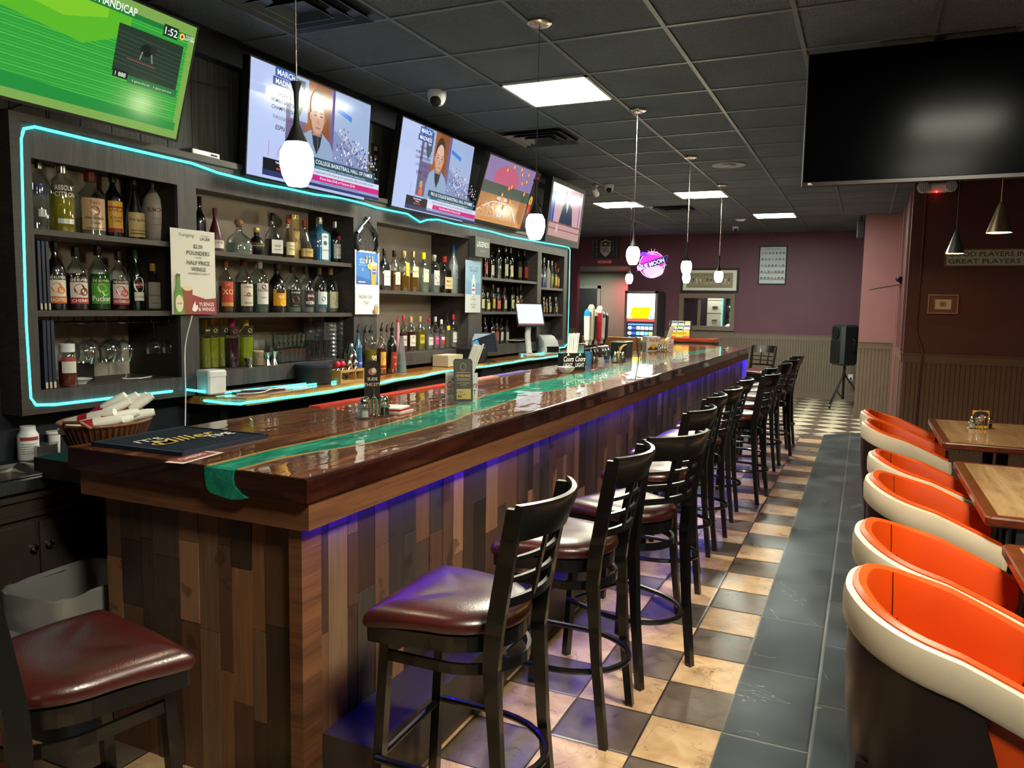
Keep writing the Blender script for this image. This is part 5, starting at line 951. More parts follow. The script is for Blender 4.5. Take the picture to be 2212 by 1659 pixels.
cable([onz(1,1,1) if 0 else (.50, 9.185, 2.95), (.50, 9.185, 2.0), (.495, 9.185, 1.55), (.50, 9.182, 1.38), (.55, 9.165, 1.22), (.565, 9.15, 1.13), (.56, 9.165, .9), (.55, 9.17, .25)], 'painted conduit pipe running down the dark red wall', 'maroon_wall', .009, 'conduit_pipe')
t = thing('power_strip', 'cream floor power box at the foot of the dark red wall', 'outlet', (.62, 9.14, .16)); b = MB(); b.bbox(-.09, .09, -.03, .02, -.03, .05, .008); b.build('box_body', 'beige_plastic', t)
for x in (-.045, .03): b = MB(); b.box(x-.015, x+.015, -.033, -.03, -.01, .03); b.build('socket', 'grey_plastic', t)
t = thing('wall_camera', 'small round camera on the entrance trim at the column', 'camera', (.36, 11.0, 2.0)); b = MB(); b.lathe([(.03, -.03), (.045, 0), (.04, .03), (0, .035)], seg=14); b.build('camera_body', 'black_metal', t); b = MB(); b.tube([(0, 0, -.03), (.03, 0, -.06)], .01, 6); b.build('mount', 'black_metal', t)
cable([(.37, 11.0, 1.93), (.28, 11.0, 1.91), (.18, 11.0, 1.895), (.02, 11.0, 1.86)], 'thin metal door arm sticking out beside the column', 'brushed_steel', .009, 'door_arm')
t = thing('corner_speaker', 'small black box speaker high on the column corner', 'speaker', (-.14, 12.75, 2.80)); b = MB(); b.bbox(-.05, .05, -.08, .08, -.13, .13, .01); b.build('box_body', 'grey_plastic', t); b = MB(); b.tube([(0, 0, .13), (0, 0, .187)], .015, 8); b.build('bracket', 'black_metal', t)

# ================================================================== BOTTLES
PROF = {
 'round':  [(.90, 0), (1, .02), (1, .56), (.86, .65), (.42, .75), (.30, .80), (.30, .93), (.34, .935), (.34, .955)],
 'vodka':  [(.93, 0), (1, .03), (1, .66), (.84, .75), (.45, .80), (.34, .83), (.33, .93), (.38, .935), (.38, .955)],
 'wine':   [(.94, 0), (1, .015), (1, .55), (.9, .63), (.5, .72), (.32, .80), (.29, .93), (.33, .935), (.33, .955)],
 'square': [(.93, 0), (1, .02), (1, .60), (.88, .66), (.36, .73), (.30, .78), (.29, .93), (.33, .935), (.33, .955)],
 'jug':    [(.92, 0), (1, .03), (1, .60), (.84, .70), (.45, .78), (.26, .82), (.25, .93), (.29, .935), (.29, .955)],
 'squat':  [(.95, 0), (1, .04), (.98, .30), (.82, .50), (.46, .62), (.24, .68), (.22, .84), (.24, .85)],
 'globe':  [(.55, 0), (.9, .10), (1, .30), (.95, .50), (.62, .64), (.34, .70), (.33, .84), (.38, .85)],
 'urn':    [(.70, 0), (.78, .02), (.98, .40), (1, .55), (.88, .72), (.5, .85), (.26, .90), (.24, .95)],
 'flare':  [(.95, 0), (1, .05), (.85, .30), (.60, .60), (.42, .80), (.34, .92), (.34, .95)],
 'bell':   [(.95, 0), (1, .03), (.90, .35), (.60, .55), (.30, .72), (.24, .80), (.24, .93), (.28, .94)],
 'beer':   [(.94, 0), (1, .02), (1, .58), (.8, .68), (.42, .80), (.40, .94), (.44, .95), (.44, .965)],
}
SQ = {'square': 2.4, 'squat': 1.6}
def shape(style, w_, h, s=1.0, z0=0, z1=1.0):
    p = [(r*w_/2*s, z*h) for r, z in PROF[style]]; out = []
    for (r0, a), (r1, b) in zip(p, p[1:]):
        if b <= z0*h: continue
        if not out: t = max(0, (z0*h-a)/max(b-a, 1e-6)); out.append((r0+(r1-r0)*t, max(a, z0*h)))
        if b >= z1*h: t = (z1*h-a)/(b-a); out.append((r0+(r1-r0)*t, z1*h)); return out
        out.append((r1, b))
    return out
def bottle(x, y, z, h, w_, style, glass, liq, level, capc, lab, words, group, rz=-.3, pour=False, nm='liquor_bottle'):
    h = h/1.13 if pour else h; t = thing(nm, words, 'bottle', (x, y, z), rz, group); sq = SQ.get(style, 1.0); opaque = glass.startswith('#')
    b = MB(); b.lathe(shape(style, w_, h), seg=18, sq=sq); b.build('glass', glass if not opaque else M('ceramic_'+glass.strip('#'), glass, .35, vary=.05), t)
    if liq and not opaque: pr = shape(style, w_, h, .92, .012, level); b = MB(); b.lathe([(max(0, pr[0][0]-.002), pr[0][1])]+pr[1:]+[(0, pr[-1][1]+.0002)], seg=18, sq=sq); b.build('liquid', liquid(liq), t)
    top = PROF[style][-1][1]; rn = PROF[style][-1][0]*w_/2
    if pour:
        b = MB(); b.lathe([(rn*1.05, (top-.05)*h), (rn*1.15, (top-.04)*h), (rn*1.15, (top+.01)*h), (rn*.7, (top+.02)*h)], seg=10); b.tube([(0, 0, (top+.02)*h), (0, 0, (top+.07)*h), (.004, 0, (top+.10)*h), (.012, 0, (top+.13)*h)], [.006, .004, .0035, .003], 6); b.build('pourer', capc if capc in MATS else capmat(capc), t)
    elif capc == 'ball': b = MB(); b.lathe([(.0, top*h-.004), (rn*.9, top*h), (rn*1.5, top*h+.012), (rn*1.6, top*h+.022), (rn*1.1, top*h+.036), (0, top*h+.04)], seg=14); b.build('stopper', 'cork', t)
    else: b = MB(); lo = .84 if style not in ('squat', 'urn', 'globe') else top-.02; b.lathe([(rn*1.04, lo*h if style not in ('beer',) else .93*h), (rn*1.1, (lo+.01)*h), (rn*1.1, h*.99), (rn*.9, h), (0, h)], seg=12); b.build('cap', capc if capc in MATS else capmat(capc), t)
    if lab:
        bg, v0, v1, wf, items = lab; R_ = w_/2*1.012 if sq == 1 else w_/2*1.16; a = Art(.0004); hw = w_*wf/2
        if bg: a.rect(-hw, hw, v0*h, v1*h, bg, 8 if sq == 1 else 1)
        for it in items:
            k = it[0]
            if k == 't': a.text(it[1], it[4]*w_ if len(it) > 4 else 0, it[2]*h, (it[5] if len(it) > 5 else .05)*h, it[3], wmax=hw*1.8, bold=True)
            elif k == 'r': a.rect(-hw*it[5] if len(it) > 5 else -hw, hw*it[5] if len(it) > 5 else hw, it[2]*h, it[3]*h, it[4], 6)
            elif k == 'd': a.disc(it[4]*w_ if len(it) > 4 else 0, it[2]*h, it[3]*w_, it[3]*w_*(it[5] if len(it) > 5 else 1), it[1], 16)
        a.build('label', 'print_gloss', t, (R_-w_/2+.0006 if 0 else 0, 0, 0), cyl=R_ if sq == 1 else w_*1.6, U=(0, 1, 0)) if sq == 1 else a.build('label', 'print_gloss', t, (w_/2*1.005, 0, 0))
    return t
ORD = ['first', 'second', 'third', 'fourth', 'fifth', 'sixth', 'seventh', 'eighth', 'ninth', 'tenth', 'eleventh', 'twelfth']
def row(items, x, z, where, group, ybase=None, rz=-.3, rnd=random.Random(3)):
    for k, it in enumerate(items):
        px, ty, wp, style, glass, liq, level, capc, lab, words = it[:10]; opt = it[10] if len(it) > 10 else {}
        xx = x+opt.get('dx', 0); p = onx(px, 500, xx); y = p.y
        h = onx(px, ty, xx).z-z; d = (p-ORG).dot(FWD); w_ = wp/F_PX*d*.97
        bottle(xx, y, z, h, w_, style, glass, liq, level, capc, lab, (f'{words}, {ORD[k]} from left {where}' if len((words+where).split()) < 13 else f'{words}, {ORD[k]} {where}'), group, opt.get('rz', rz+rnd.uniform(-.12, .12)), opt.get('pour', False), opt.get('nm', 'liquor_bottle'))
T = lambda s, v, c='#2a2422', dx=0, h=.05: ('t', s, v, c, dx, h)
D_ = lambda c, v, r, dx=0, asp=1: ('d', c, v, r, dx, asp)
R_ = lambda v0, v1, c, f=1: ('r', 0, v0, v1, c, f)
CG, DG, GG, BG, FG = 'clear_glass', 'dark_glass', 'green_glass', 'blue_glass', 'frost_glass'
row([(88, 340, 38, 'vodka', CG, None, 0, 'silver_cap', (None, .4, .6, .95, [T('ABSOLUT', .56, '#1d2c7c', h=.075), T('VODKA', .47, '#1d2c7c', h=.075), R_(.2, .3, '#b8b8b4', .4)]), 'clear vodka bottle with blue lettering'),
     (136, 352, 52, 'vodka', CG, '#b8a820', .55, 'silver_cap', (None, .4, .6, .95, [T('ABSOLUT', .60, '#d8d8cc', h=.07), T('CITRON', .51, '#d8d8cc', h=.07), ('r', 0, .14, .21, '#ccd0cc', .7)]), 'clear bottle with yellow drink and white lettering'),
     (197, 371, 60, 'round', CG, '#8c8478', .28, '#7c241c', ('#b0906c', .10, .58, .9, [T('Tito\'s', .49, '#3a2418', h=.05), D_('#a03020', .39, .17), D_('#b0906c', .39, .09), T('Handmade', .26, '#3a2418', h=.045), T('VODKA', .19, '#3a2418', h=.03), R_(.12, .13, '#3a2418', .7)]), 'big clear bottle with tan label and red cap'),
     (246, 372, 38, 'round', DG, None, 0, '#101012', ('#d09a20', .10, .56, .95, [T('KAHLUA', .40, '#8c1f1a', h=.06), R_(.46, .48, '#8c1f1a'), T('RUM AND', .30, '#5a1a14', h=.03), T('COFFEE', .25, '#5a1a14', h=.03), R_(.10, .16, '#8c1f1a')]), 'dark bottle with yellow coffee liqueur label'),
     (292, 376, 40, 'bell', DG, None, 0, '#2a1410', ('#b8a068', .06, .42, 1.1, [T('Frangelico', .28, '#5a1a12', h=.06), R_(.10, .12, '#5a4a24', .8), R_(.15, .16, '#5a4a24', .8)]), 'dark tapering bottle with cream label'),
     (336, 396, 54, 'urn', '#9c9088', None, 0, 'gold', (None, 0, 0, .95, [T('RUMCHATA', .50, '#5a241c', h=.075), R_(.40, .405, '#5a5048', .6), R_(.30, .305, '#5a5048', .5)]), 'large cream coloured ceramic bottle')],
    -3.25, 1.852, 'on first bay top shelf', 'bottles on the top shelf of the first bay')
FR = lambda c1, c2, s, tc='#f0ece4': ('#d8d0c8', .10, .52, .95, [R_(.44, .52, '#1c1414'), T('DE KUYPER', .455, '#f0ece4', h=.04), D_(c1, .33, .26, -.05), D_(c1, .29, .2, .16), R_(.10, .20, c2), T(s, .125, tc, h=.05)])
row([(116, 521, 42, 'round', DG, '#1c0a06', .6, '#0e0e10', FR('#d8782c', '#c86a20', 'PEACHTREE'), 'dark bottle with orange fruit label and black cap'),
     (160, 533, 46, 'round', CG, '#3a0a14', .58, '#141012', FR('#7a1420', '#a02030', 'CHERRY'), 'deep red bottle with cherry label'),
     (209, 530, 46, 'round', CG, '#1f6a20', .56, '#12100f', ('#4c9430', .10, .50, .95, [R_(.42, .50, '#1f3a14'), T('DE KUYPER', .435, '#d8e8c0', h=.035), D_('#7cc040', .34, .22), D_('#58a030', .28, .2, .15), T('Pucker', .14, '#f4f4ec', h=.08)]), 'green apple liqueur bottle'),
     (253, 542, 40, 'round', CG, '#4a1218', .5, '#161214', FR('#d04048', '#b83040', 'WATERMELON'), 'clear bottle with red watermelon label'),
     (290, 539, 32, 'wine', GG, None, 0, '#2c5a34', (None, .1, .5, .95, [D_('#e4e0dc', .42, .40, 0, 1.35), D_('#b02028', .42, .22), T('MARTINI', .405, '#f4f0ec', h=.03), R_(.16, .30, '#d8d6d0', .75), T('EXTRA DRY', .21, '#3a3a34', h=.025)]), 'slim green bottle with round white label'),
     (327, 569, 34, 'round', CG, '#8a7a5c', .5, '#b08c30', ('#9a958c', .05, .60, .97, [T('BUSHWACKER', .30, '#2a2620', h=.04), R_(.15, .16, '#2a2620', .6)]), 'small bottle with pale grey label and yellow cap')],
    -3.25, 1.519, 'on first bay middle shelf', 'bottles on the middle shelf of the first bay')
row([(432, 425, 26, 'wine', DG, None, 0, '#1a1818', None, 'dark slim bottle half hidden by the post', {'dx': -.05}),
     (465, 450, 36, 'bell', '#4a1018', None, 0, '#5a0f18', ('#cfc8bc', .10, .30, 1.0, [T('LICOR', .2, '#5a1820', h=.05), R_(.28, .30, '#8c1f28')]), 'dark red bell shaped bottle'),
     (516, 478, 52, 'squat', CG, '#a8b0a8', .35, 'ball', None, 'clear squat tequila bottle with cork ball stopper'),
     (554, 492, 34, 'globe', '#0c0c0f', None, 0, 'gold', (None, .2, .4, 1.4, [R_(.36, .39, '#b8963c'), R_(.44, .46, '#b8963c')]), 'black round bottle with gold bands'),
     (589, 460, 36, 'squat', CG, '#3a120a', .42, '#141214', ('#d0ccc6', .10, .40, .8, [T('VSOP', .24, '#3a3430', h=.05), R_(.18, .19, '#3a3430', .6)]), 'wide dark amber bottle with white label and black neck'),
     (622, 462, 28, 'bell', CG, '#6a4018', .3, '#c02c30', ('#d8cca4', .10, .42, .9, [T('Three', .3, '#4a3c1c', h=.05), T('Olives', .22, '#4a3c1c', h=.05)]), 'gold necked bottle with red pourer', {'pour': True, 'dx': .03}),
     (658, 476, 36, 'bell', CG, '#6a3410', .26, '#9a4420', ('#b8964c', .10, .30, 1.0, [T('COGNAC', .2, '#4a2c10', h=.04)]), 'amber cognac bottle with orange neck'),
     (690, 469, 40, 'square', BG, '#4ca4cc', .4, 'silver_cap', ('#c9d4da', .06, .62, .45, [D_('#3a5a7c', .42, .12), T('GIN', .54, '#2a4a6c', h=.04), T('LONDON', .25, '#2a4a6c', h=.03)]), 'sky blue gin bottle with white strip label'),
     (724, 478, 30, 'wine', GG, None, 0, 'silver_cap', ('#c8ccc8', .12, .46, .85, [T('Tanqueray', .36, '#2a3a30', h=.04), R_(.2, .21, '#5a6a60', .6), D_('#b0202c', .60, .16)]), 'dark green gin bottle with silver cap')],
    -3.23, 1.831, 'on second bay top shelf', 'bottles on the top shelf of the second bay')
row([(485, 560, 32, 'round', CG, '#7a4420', .5, '#7a4c24', ('#b8402c', .12, .58, .95, [T('DR', .5, '#e0b060', h=.035), T('XO', .34, '#e8c070', h=.10), R_(.12, .19, '#c89040')]), 'orange brown bottle with red label'),
     (524, 556, 40, 'round', CG, '#3a1610', .55, '#5a3420', ('#cfc8b8', .12, .52, .85, [T('Captain', .44, '#2a2422', h=.05), D_('#a8302c', .33, .12), R_(.3, .31, '#5a3a2a', .7), T('PRIVATE', .16, '#3a3020', h=.03)]), 'brown spiced rum bottle with white label'),
     (558, 562, 40, 'vodka', CG, '#5c7a64', .55, 'silver_cap', ('#cfd0cc', .16, .56, .75, [T('BACARDI', .40, '#2a2a2a', h=.05), D_('#7c2424', .49, .14), T('Superior', .27, '#2a2a2a', h=.035)]), 'clear greenish rum bottle with white label'),
     (597, 570, 38, 'round', DG, None, 0, '#141012', ('#e09a10', .14, .48, .95, [R_(.40, .48, '#2a1a10', .6), T('99', .27, '#f8e8a0', h=.08), D_('#f0c020', .20, .2, .12)]), 'black bottle with yellow and orange label'),
     (630, 574, 38, 'jug', CG, '#9aa098', .5, '#241c18', ('#14100e', .12, .48, .75, [D_('#a8683c', .28, .22), T('SEAGRAM', .41, '#d8d0c0', h=.035), T('EXTRA', .14, '#c8a080', h=.025)]), 'clear handled bottle with black label and copper seal'),
     (659, 576, 38, 'jug', CG, '#a0a8a8', .5, '#1c1614', ('#17131a', .12, .48, .75, [D_('#b0283a', .34, .24), T('SKOL', .34, '#e8e4e0', h=.05), T('VODKA', .18, '#f0ece8', h=.07)]), 'clear handled bottle with black and red vodka label'),
     (689, 577, 34, 'jug', CG, '#a8b0b4', .45, '#6a5236', ('#cdd4d8', .10, .46, .75, [R_(.10, .18, '#2a5a78'), D_('#2a6a88', .30, .16)]), 'clear bottle with white and teal label'),
     (714, 578, 32, 'jug', CG, '#a8a898', .45, '#b8a060', ('#c0c4a0', .10, .46, .8, [D_('#c08050', .34, .2), D_('#7a9ab0', .22, .2, .1)]), 'clear bottle with pastel tropical label')],
    -3.23, 1.509, 'on second bay middle shelf', 'bottles on the middle shelf of the second bay')
row([(438, 690, 26, 'vodka', CG, '#a8b020', .62, '#c8a818', ('#1c1810', .66, .86, .6, [T('MIX', .76, '#e0c840', h=.04)]), 'yellow sour mix bottle behind the post'),
     (453, 688, 32, 'vodka', CG, '#b0b428', .62, '#c8a818', ('#1c1810', .66, .86, .7, [D_('#d8b830', .76, .14)]), 'yellow sour mix bottle with spotted neck'),
     (475, 688, 34, 'vodka', CG, '#b4bc2c', .62, '#c8a818', ('#1c1810', .66, .86, .7, [D_('#d8b830', .76, .14)]), 'yellow green sour mix bottle'),
     (496, 690, 34, 'vodka', CG, '#3c0c1c', .60, '#b02030', ('#201214', .66, .86, .7, [D_('#b83040', .76, .14)]), 'dark red mix bottle with red neck', {'dx': .05}),
     (527, 689, 34, 'vodka', CG, '#b8c830', .62, '#c8a818', ('#1c1810', .66, .86, .7, [D_('#d8b830', .76, .14)]), 'bright yellow green mix bottle', {'dx': .05})],
    -3.25, 1.206, 'on second bay bottom shelf', 'drink mix bottles in the second bay')
row([(830, 537, 22, 'square', DG, '#2a1208', .6, '#0f0f10', ('#d4d0ca', .12, .48, .8, [T('Canadian', .32, '#3a3430', h=.04)]), 'dark whiskey bottle with white label'),
     (852, 541, 27, 'wine', CG, '#8c5c1c', .5, '#26201c', ('#d0ccc0', .16, .46, .6, [T('J', .25, '#3a2c20', h=.12)]), 'amber bottle with large letter label'),
     (872, 541, 28, 'vodka', CG, '#a06c20', .48, 'gold', ('#d8b420', .38, .70, .4, [T('Oro', .5, '#6a3a10', h=.04)]), 'gold tequila bottle with yellow tag'),
     (893, 543, 25, 'wine', CG, '#96641e', .46, 'gold', ('#d0c8a0', .36, .62, .7, [T('Bacardi', .48, '#3a2c20', h=.04)]), 'golden rum bottle with cream label'),
     (915, 546, 26, 'vodka', CG, '#a8b0a0', .5, '#e0c818', ('#c8d0b0', .26, .58, .6, [D_('#d8d830', .30, .16), T('Limon', .5, '#4a5a3a', h=.04)]), 'clear bottle with yellow cap and lemon label'),
     (938, 550, 27, 'vodka', CG, '#a0a8a8', .5, 'silver_cap', ('#b8bcbc', .20, .58, .6, [D_('#5a3a34', .40, .2), T('GIN', .25, '#3a3a3a', h=.04)]), 'clear bottle with silver cap and grey label'),
     (961, 554, 26, 'square', DG, '#3a1a0c', .6, '#a81c20', ('#c8b48c', .12, .44, 1.0, [T('Mark', .3, '#4a3420', h=.06), R_(.2, .21, '#4a3420', .7)]), 'bourbon bottle sealed with red wax'),
     (980, 529, 24, 'wine', FG, '#b8ccd8', .6, '#2c5ca8', (None, .3, .5, .9, [D_('#7c94b0', .36, .2), D_('#4a6a9c', .46, .10)]), 'tall frosted vodka bottle with blue cap')],
    -3.23, 1.669, 'on third bay shelf', 'bottles on the shelf of the third bay')
row([(860, 679, 16, 'flare', '#b88c98', None, 0, '#c0303c', None, 'frosted pink necked bottle', {'pour': True, 'dx': .05}),
     (872, 681, 17, 'round', CG, '#8c2c38', .5, '#b81c28', ('#c8b8b8', .16, .44, .7, [T('RED', .3, '#6a2024', h=.05)]), 'pinkish bottle with red cap'),
     (888, 683, 23, 'round', CG, '#5a3010', .55, '#c0a468', ('#d0ccbc', .14, .46, .8, [T('K', .36, '#5a1c1c', h=.08), T('Deluxe', .22, '#2a2420', h=.04)]), 'brown bottle with white script label and gold cap'),
     (908, 683, 23, 'round', CG, '#9c8c20', .55, '#b49a5c', ('#b8a830', .2, .46, .6, [R_(.3, .4, '#8c7a1c', .8)]), 'golden yellow liqueur bottle'),
     (928, 679, 20, 'wine', CG, '#a8a4a0', .5, '#c02430', ('#c8c0bc', .14, .40, .75, [T('Castillo', .28, '#6a2430', h=.04)]), 'clear bottle with red pourer', {'pour': True}),
     (942, 684, 17, 'wine', CG, '#a88c98', .5, '#b0b4b8', ('#b8387c', .14, .40, .7, [T('ROSE', .3, '#f0d8e4', h=.04)]), 'clear bottle with magenta label'),
     (955, 690, 17, 'wine', CG, '#a4a0a8', .5, '#d0d4d4', ('#b03040', .14, .40, .7, [R_(.30, .40, '#d8d8d8', .9)]), 'clear bottle with red and white label'),
     (967, 664, 15, 'wine', CG, '#8c8468', .5, '#202020', ('#e0c020', .50, .62, .7, []), 'tall slim bottle with pourer and lemon tag', {'pour': True}),
     (981, 679, 18, 'round', CG, '#a8a8a8', .5, '#b81c28', ('#c8c8c8', .16, .46, .8, [D_('#8c2428', .4, .16), T('CAPTAIN', .22, '#2a2a2a', h=.04)]), 'clear bottle with red cap and white portrait label')],
    -3.22, 1.211, 'at third bay bottom', 'bottles on the bottom shelf of the third bay')
cl_ = [(773, 694, 18, 'wine', BG, '#1a2c7c', .6, 'grey_plastic', ('#2a4cb0', .10, .40, .8, [T('99', .26, '#c8d4f0', h=.06)]), 'blue bottle with blue oval label', {'pour': True}),
     (789, 697, 15, 'wine', CG, '#5a3020', .5, 'grey_plastic', ('#8c2a24', .4, .6, .7, []), 'red necked bottle behind', {'pour': True, 'dx': -.08}),
     (801, 696, 25, 'vodka', CG, '#b09c20', .55, 'grey_plastic', (None, .2, .5, .8, [T('99', .32, '#e8e4c0', h=.12), R_(.08, .14, '#a83028', .5)]), 'clear bottle of yellow liqueur with large white number', {'pour': True}),
     (824, 692, 21, 'round', CG, '#7c4414', .55, 'grey_plastic', ('#d8a848', .12, .48, .85, [D_('#b83824', .34, .22), R_(.14, .2, '#8c2a1c')]), 'amber bottle with yellow and red label', {'pour': True}),
     (836, 696, 15, 'wine', CG, '#8c4c28', .5, 'grey_plastic', ('#3a62a8', .4, .6, .7, []), 'blue banded bottle behind the others', {'pour': True, 'dx': -.08}),
     (847, 691, 23, 'round', DG, '#2c0c08', .6, 'matte_black', ('#8c1f18', .10, .46, .85, [T('Fire', .32, '#e0a060', h=.05), D_('#d8783c', .20, .12)]), 'dark bottle with red flame label', {'pour': True}),
     (868, 705, 23, 'flare', FG, '#38b8b8', .20, 'matte_black', None, 'frosted tapering bottle with turquoise liquid', {'pour': True})]
row(cl_, -2.99, 1.0905, 'on the back counter', 'bottles standing on the back counter')
def small(px, ty, wp, g, lq, c, lab=None, w_='bottle', **o): return (px, ty, wp, o.pop('style', 'wine'), g, lq, .55, c, lab, w_, o)
lb = lambda c, t='': (c, .12, .46, .8, [T(t, .3, '#3a3028', h=.05)] if t else [])
row([small(1049, 525, 12, DG, None, '#141414', lb('#8c2a24'), 'dark bottle with red label'), small(1063, 539, 13, CG, '#3a2418', '#101010', lb('#b8b4ac'), 'dark bottle with grey label'), small(1078, 532, 14, CG, '#5a5a50', 'silver_cap', None, 'clear bottle'), small(1093, 531, 13, GG, None, 'silver_cap', lb('#c0b890'), 'green bottle with cream label'),
     small(1104, 536, 13, GG, None, '#c0a878', lb('#d0c8a0'), 'dark green bottle with pale label'), small(1120, 541, 15, DG, '#2a120a', '#101012', lb('#7a6a44'), 'wide dark whiskey bottle', style='square'), small(1134, 540, 14, DG, '#2a100a', '#8c6c34', lb('#a02c24'), 'square bottle with slanted red label', style='square')],
    -3.22, 1.825, 'on fourth bay top shelf', 'bottles on the top shelf of the fourth bay')
row([small(1044, 615, 11, GG, None, '#182818', lb('#c8c0a0'), 'green bottle with pale label'), small(1055, 632, 13, CG, '#6a6a3c', '#c0b890', lb('#c8c880'), 'round yellowish bottle'), small(1067, 614, 12, CG, '#5a4018', '#b0702c', lb('#a8a050'), 'amber topped bottle'), small(1078, 622, 13, CG, '#5a2414', '#d0c8b8', lb('#b85a34'), 'orange labelled bottle'), small(1092, 619, 12, CG, '#3a3a34', '#5a2018', lb('#b8a890'), 'clear dark capped bottle'),
     small(1108, 617, 13, GG, None, '#101a10', lb('#d0c890', 'Jam'), 'tall green whiskey bottle'), small(1119, 620, 12, DG, None, '#301010', lb('#c8c4b8'), 'dark bottle with white label'), small(1127, 615, 12, DG, None, '#6a4c2c', lb('#7a3020'), 'dark brown bottle'), small(1141, 632, 10, DG, None, '#a82028', lb('#d4d0c4'), 'small dark bottle with red cap')],
    -3.22, 1.520, 'on fourth bay middle shelf', 'bottles on the middle shelf of the fourth bay')
row([small(1040, 685, 10, CG, '#5a5a5a', '#d8d8d8', None, 'clear white capped bottle'), small(1050, 684, 12, DG, None, '#b88c34', lb('#2a2420'), 'dark gold capped bottle'), small(1065, 683, 14, DG, '#2a0c0a', '#101010', lb('#c8b8ac', 'RED'), 'dark bottle with red and white label', style='round'), small(1076, 686, 11, CG, '#6a4434', '#181818', lb('#a84838'), 'clear bottle with orange label'), small(1086, 688, 11, CG, '#5a5a5a', '#181818', lb('#b8b8b8'), 'clear slim bottle'), small(1098, 690, 11, CG, '#6a6a68', '#141414', lb('#a8a8a4'), 'last clear bottle by the tablet')],
    -3.22, 1.211, 'at fourth bay bottom', 'bottles on the bottom shelf of the fourth bay')
row([small(1171, 561, 7, CG, None, '#c8c8c8', None, 'thin clear bottle'), small(1177, 557, 9, CG, '#2c6cb0', '#d0d0d0', None, 'clear bottle of blue liqueur'), small(1186, 563, 10, '#c8c4c0', None, 0, '#e0e0e0', None) if 0 else small(1186, 563, 10, '#bcb8b4', None, '#d8d8d8', None, 'white coconut rum bottle'), small(1194, 564, 8, CG, '#8cb050', '#e0e0d0', lb('#7aa040'), 'clear bottle with green label'), small(1202, 568, 8, CG, '#b08020', '#b82428', lb('#d8b030'), 'yellow labelled bottle with red cap'), small(1208, 580, 7, CG, '#a86c1c', '#d88828', lb('#d8a02c'), 'short orange bottle')],
    -3.135, 1.775, 'on last bay top shelf', 'bottles on the top shelf of the last bay')
row([small(1170, 648, 6, DG, None, '#a8a070', lb('#b8b0a0'), 'brown beer bottle', style='beer', nm='beer_bottle'), small(1178, 642, 7, DG, None, '#d0d0c8', lb('#a89048'), 'brown beer bottle with silver top', style='beer', nm='beer_bottle'), small(1184, 646, 6, DG, None, '#907030', lb('#c0a860'), 'brown beer bottle with gold label', style='beer', nm='beer_bottle'), small(1191, 641, 8, DG, None, '#c8c4b8', lb('#c8c8b8'), 'brown beer bottle with white label', style='beer', nm='beer_bottle'), small(1204, 642, 9, DG, None, '#b8b0a0', lb('#b8a088'), 'brown beer bottle apart from the rest', style='beer', nm='beer_bottle')],
    -3.135, 1.495, 'on last bay middle shelf', 'beer bottles in the last bay')
# ------------------------------------------------------------------ other things on the shelves
def pos(px, x): return onx(px, 500, x).y
def simple(nm, label, cat, loc, fn, rz=0, group=None, **k):
    t = thing(nm, label, cat, loc, rz, group); fn(t); return t
def lat(t, name, prof, mat, seg=16, sq=1.0, loc=(0,0,0), cap=True): b = MB(); b.lathe(prof, loc, seg, sq, cap=cap); return b.build(name, mat, t)
def bx(t, name, *a, mat='matte_black', bev=0): b = MB(); (b.bbox(*a, bev) if bev else b.box(*a)); return b.build(name, mat, t)
t = thing('paper_tube', 'tall yellow gift tube standing among bottles in the second bay', 'tube', (-3.28, pos(633, -3.28), 1.831)); lat(t, 'tube_body', [(.042, 0), (.042, .27)], M('tube_gold', '#b09458', .5)); lat(t, 'tube_lid', [(.043, .255), (.043, .28), (0, .281)], 'gold')
a = Art(); a.text('REMY', 0, .18, .018, '#4a3818', bold=True).text('XO', 0, .11, .03, '#6a5028', bold=True); a.build('tube_print', 'print', t, (0, 0, 0), cyl=.0425)
def shaker_(loc, h, label): t = thing('cocktail_shaker', label, 'shaker', loc); lat(t, 'shaker_cup', [(.026, 0), (.038, .1*h/.2), (.042, .62*h)], 'chrome', 18); lat(t, 'shaker_top', [(.042, .62*h), (.036, .74*h), (.02, .84*h), (.018, .95*h), (.012, h), (0, h)], 'chrome', 18)
shaker_((-3.2, pos(741, -3.2), 1.509), .235, 'steel cocktail shaker at the right end of the middle shelf'); shaker_((-3.0, pos(756, -3.0), 1.0905), .23, 'steel cocktail shaker standing beside the wooden caddy on the counter')
# menus standing in the first bay
for k in range(6):
    t = thing('menu_folder', ['dark blue menu folder at the far left of the middle shelf', 'dark blue menu folder, second in the middle shelf stack', 'dark blue menu folder, third in the middle shelf stack', 'dark blue menu folder on the bottom shelf, leftmost', 'dark blue menu folder on the bottom shelf, in the middle of the stack', 'dark blue menu folder on the bottom shelf, nearest the spice bottle'][k], 'menu', (-3.2, 2.088+.018*(k % 3)+(.008 if k > 2 else 0), 1.519 if k < 3 else 1.19), .12)
    hh = .285 if k < 3 else .29; wf_ = .016 if k < 3 else .018; bx(t, 'cover', -.1, .1, 0, wf_-.003, 0, hh, mat=M('navy_cover', '#141d33', .5)); bx(t, 'corner_tip', .1, .103, .002, wf_-.006, .004, .03, mat='beige_plastic')
def p_spice(t): lat(t, 'jar', [(.036, 0), (.038, .01), (.038, .13), (.03, .15)], 'clear_glass'); lat(t, 'spice', [(.034, .004), (.034, .11)], M('red_spice', '#7c2c14', .8, vary=.3, vs_=60)); lat(t, 'lid', [(.031, .15), (.031, .185), (0, .186)], 'white_plastic'); a = Art(); a.rect(-.03, .03, .06, .13, '#c8c4bc', 6); a.rect(-.03, .03, .11, .13, '#8c2420', 6); a.build('label', 'print', t, cyl=.039)
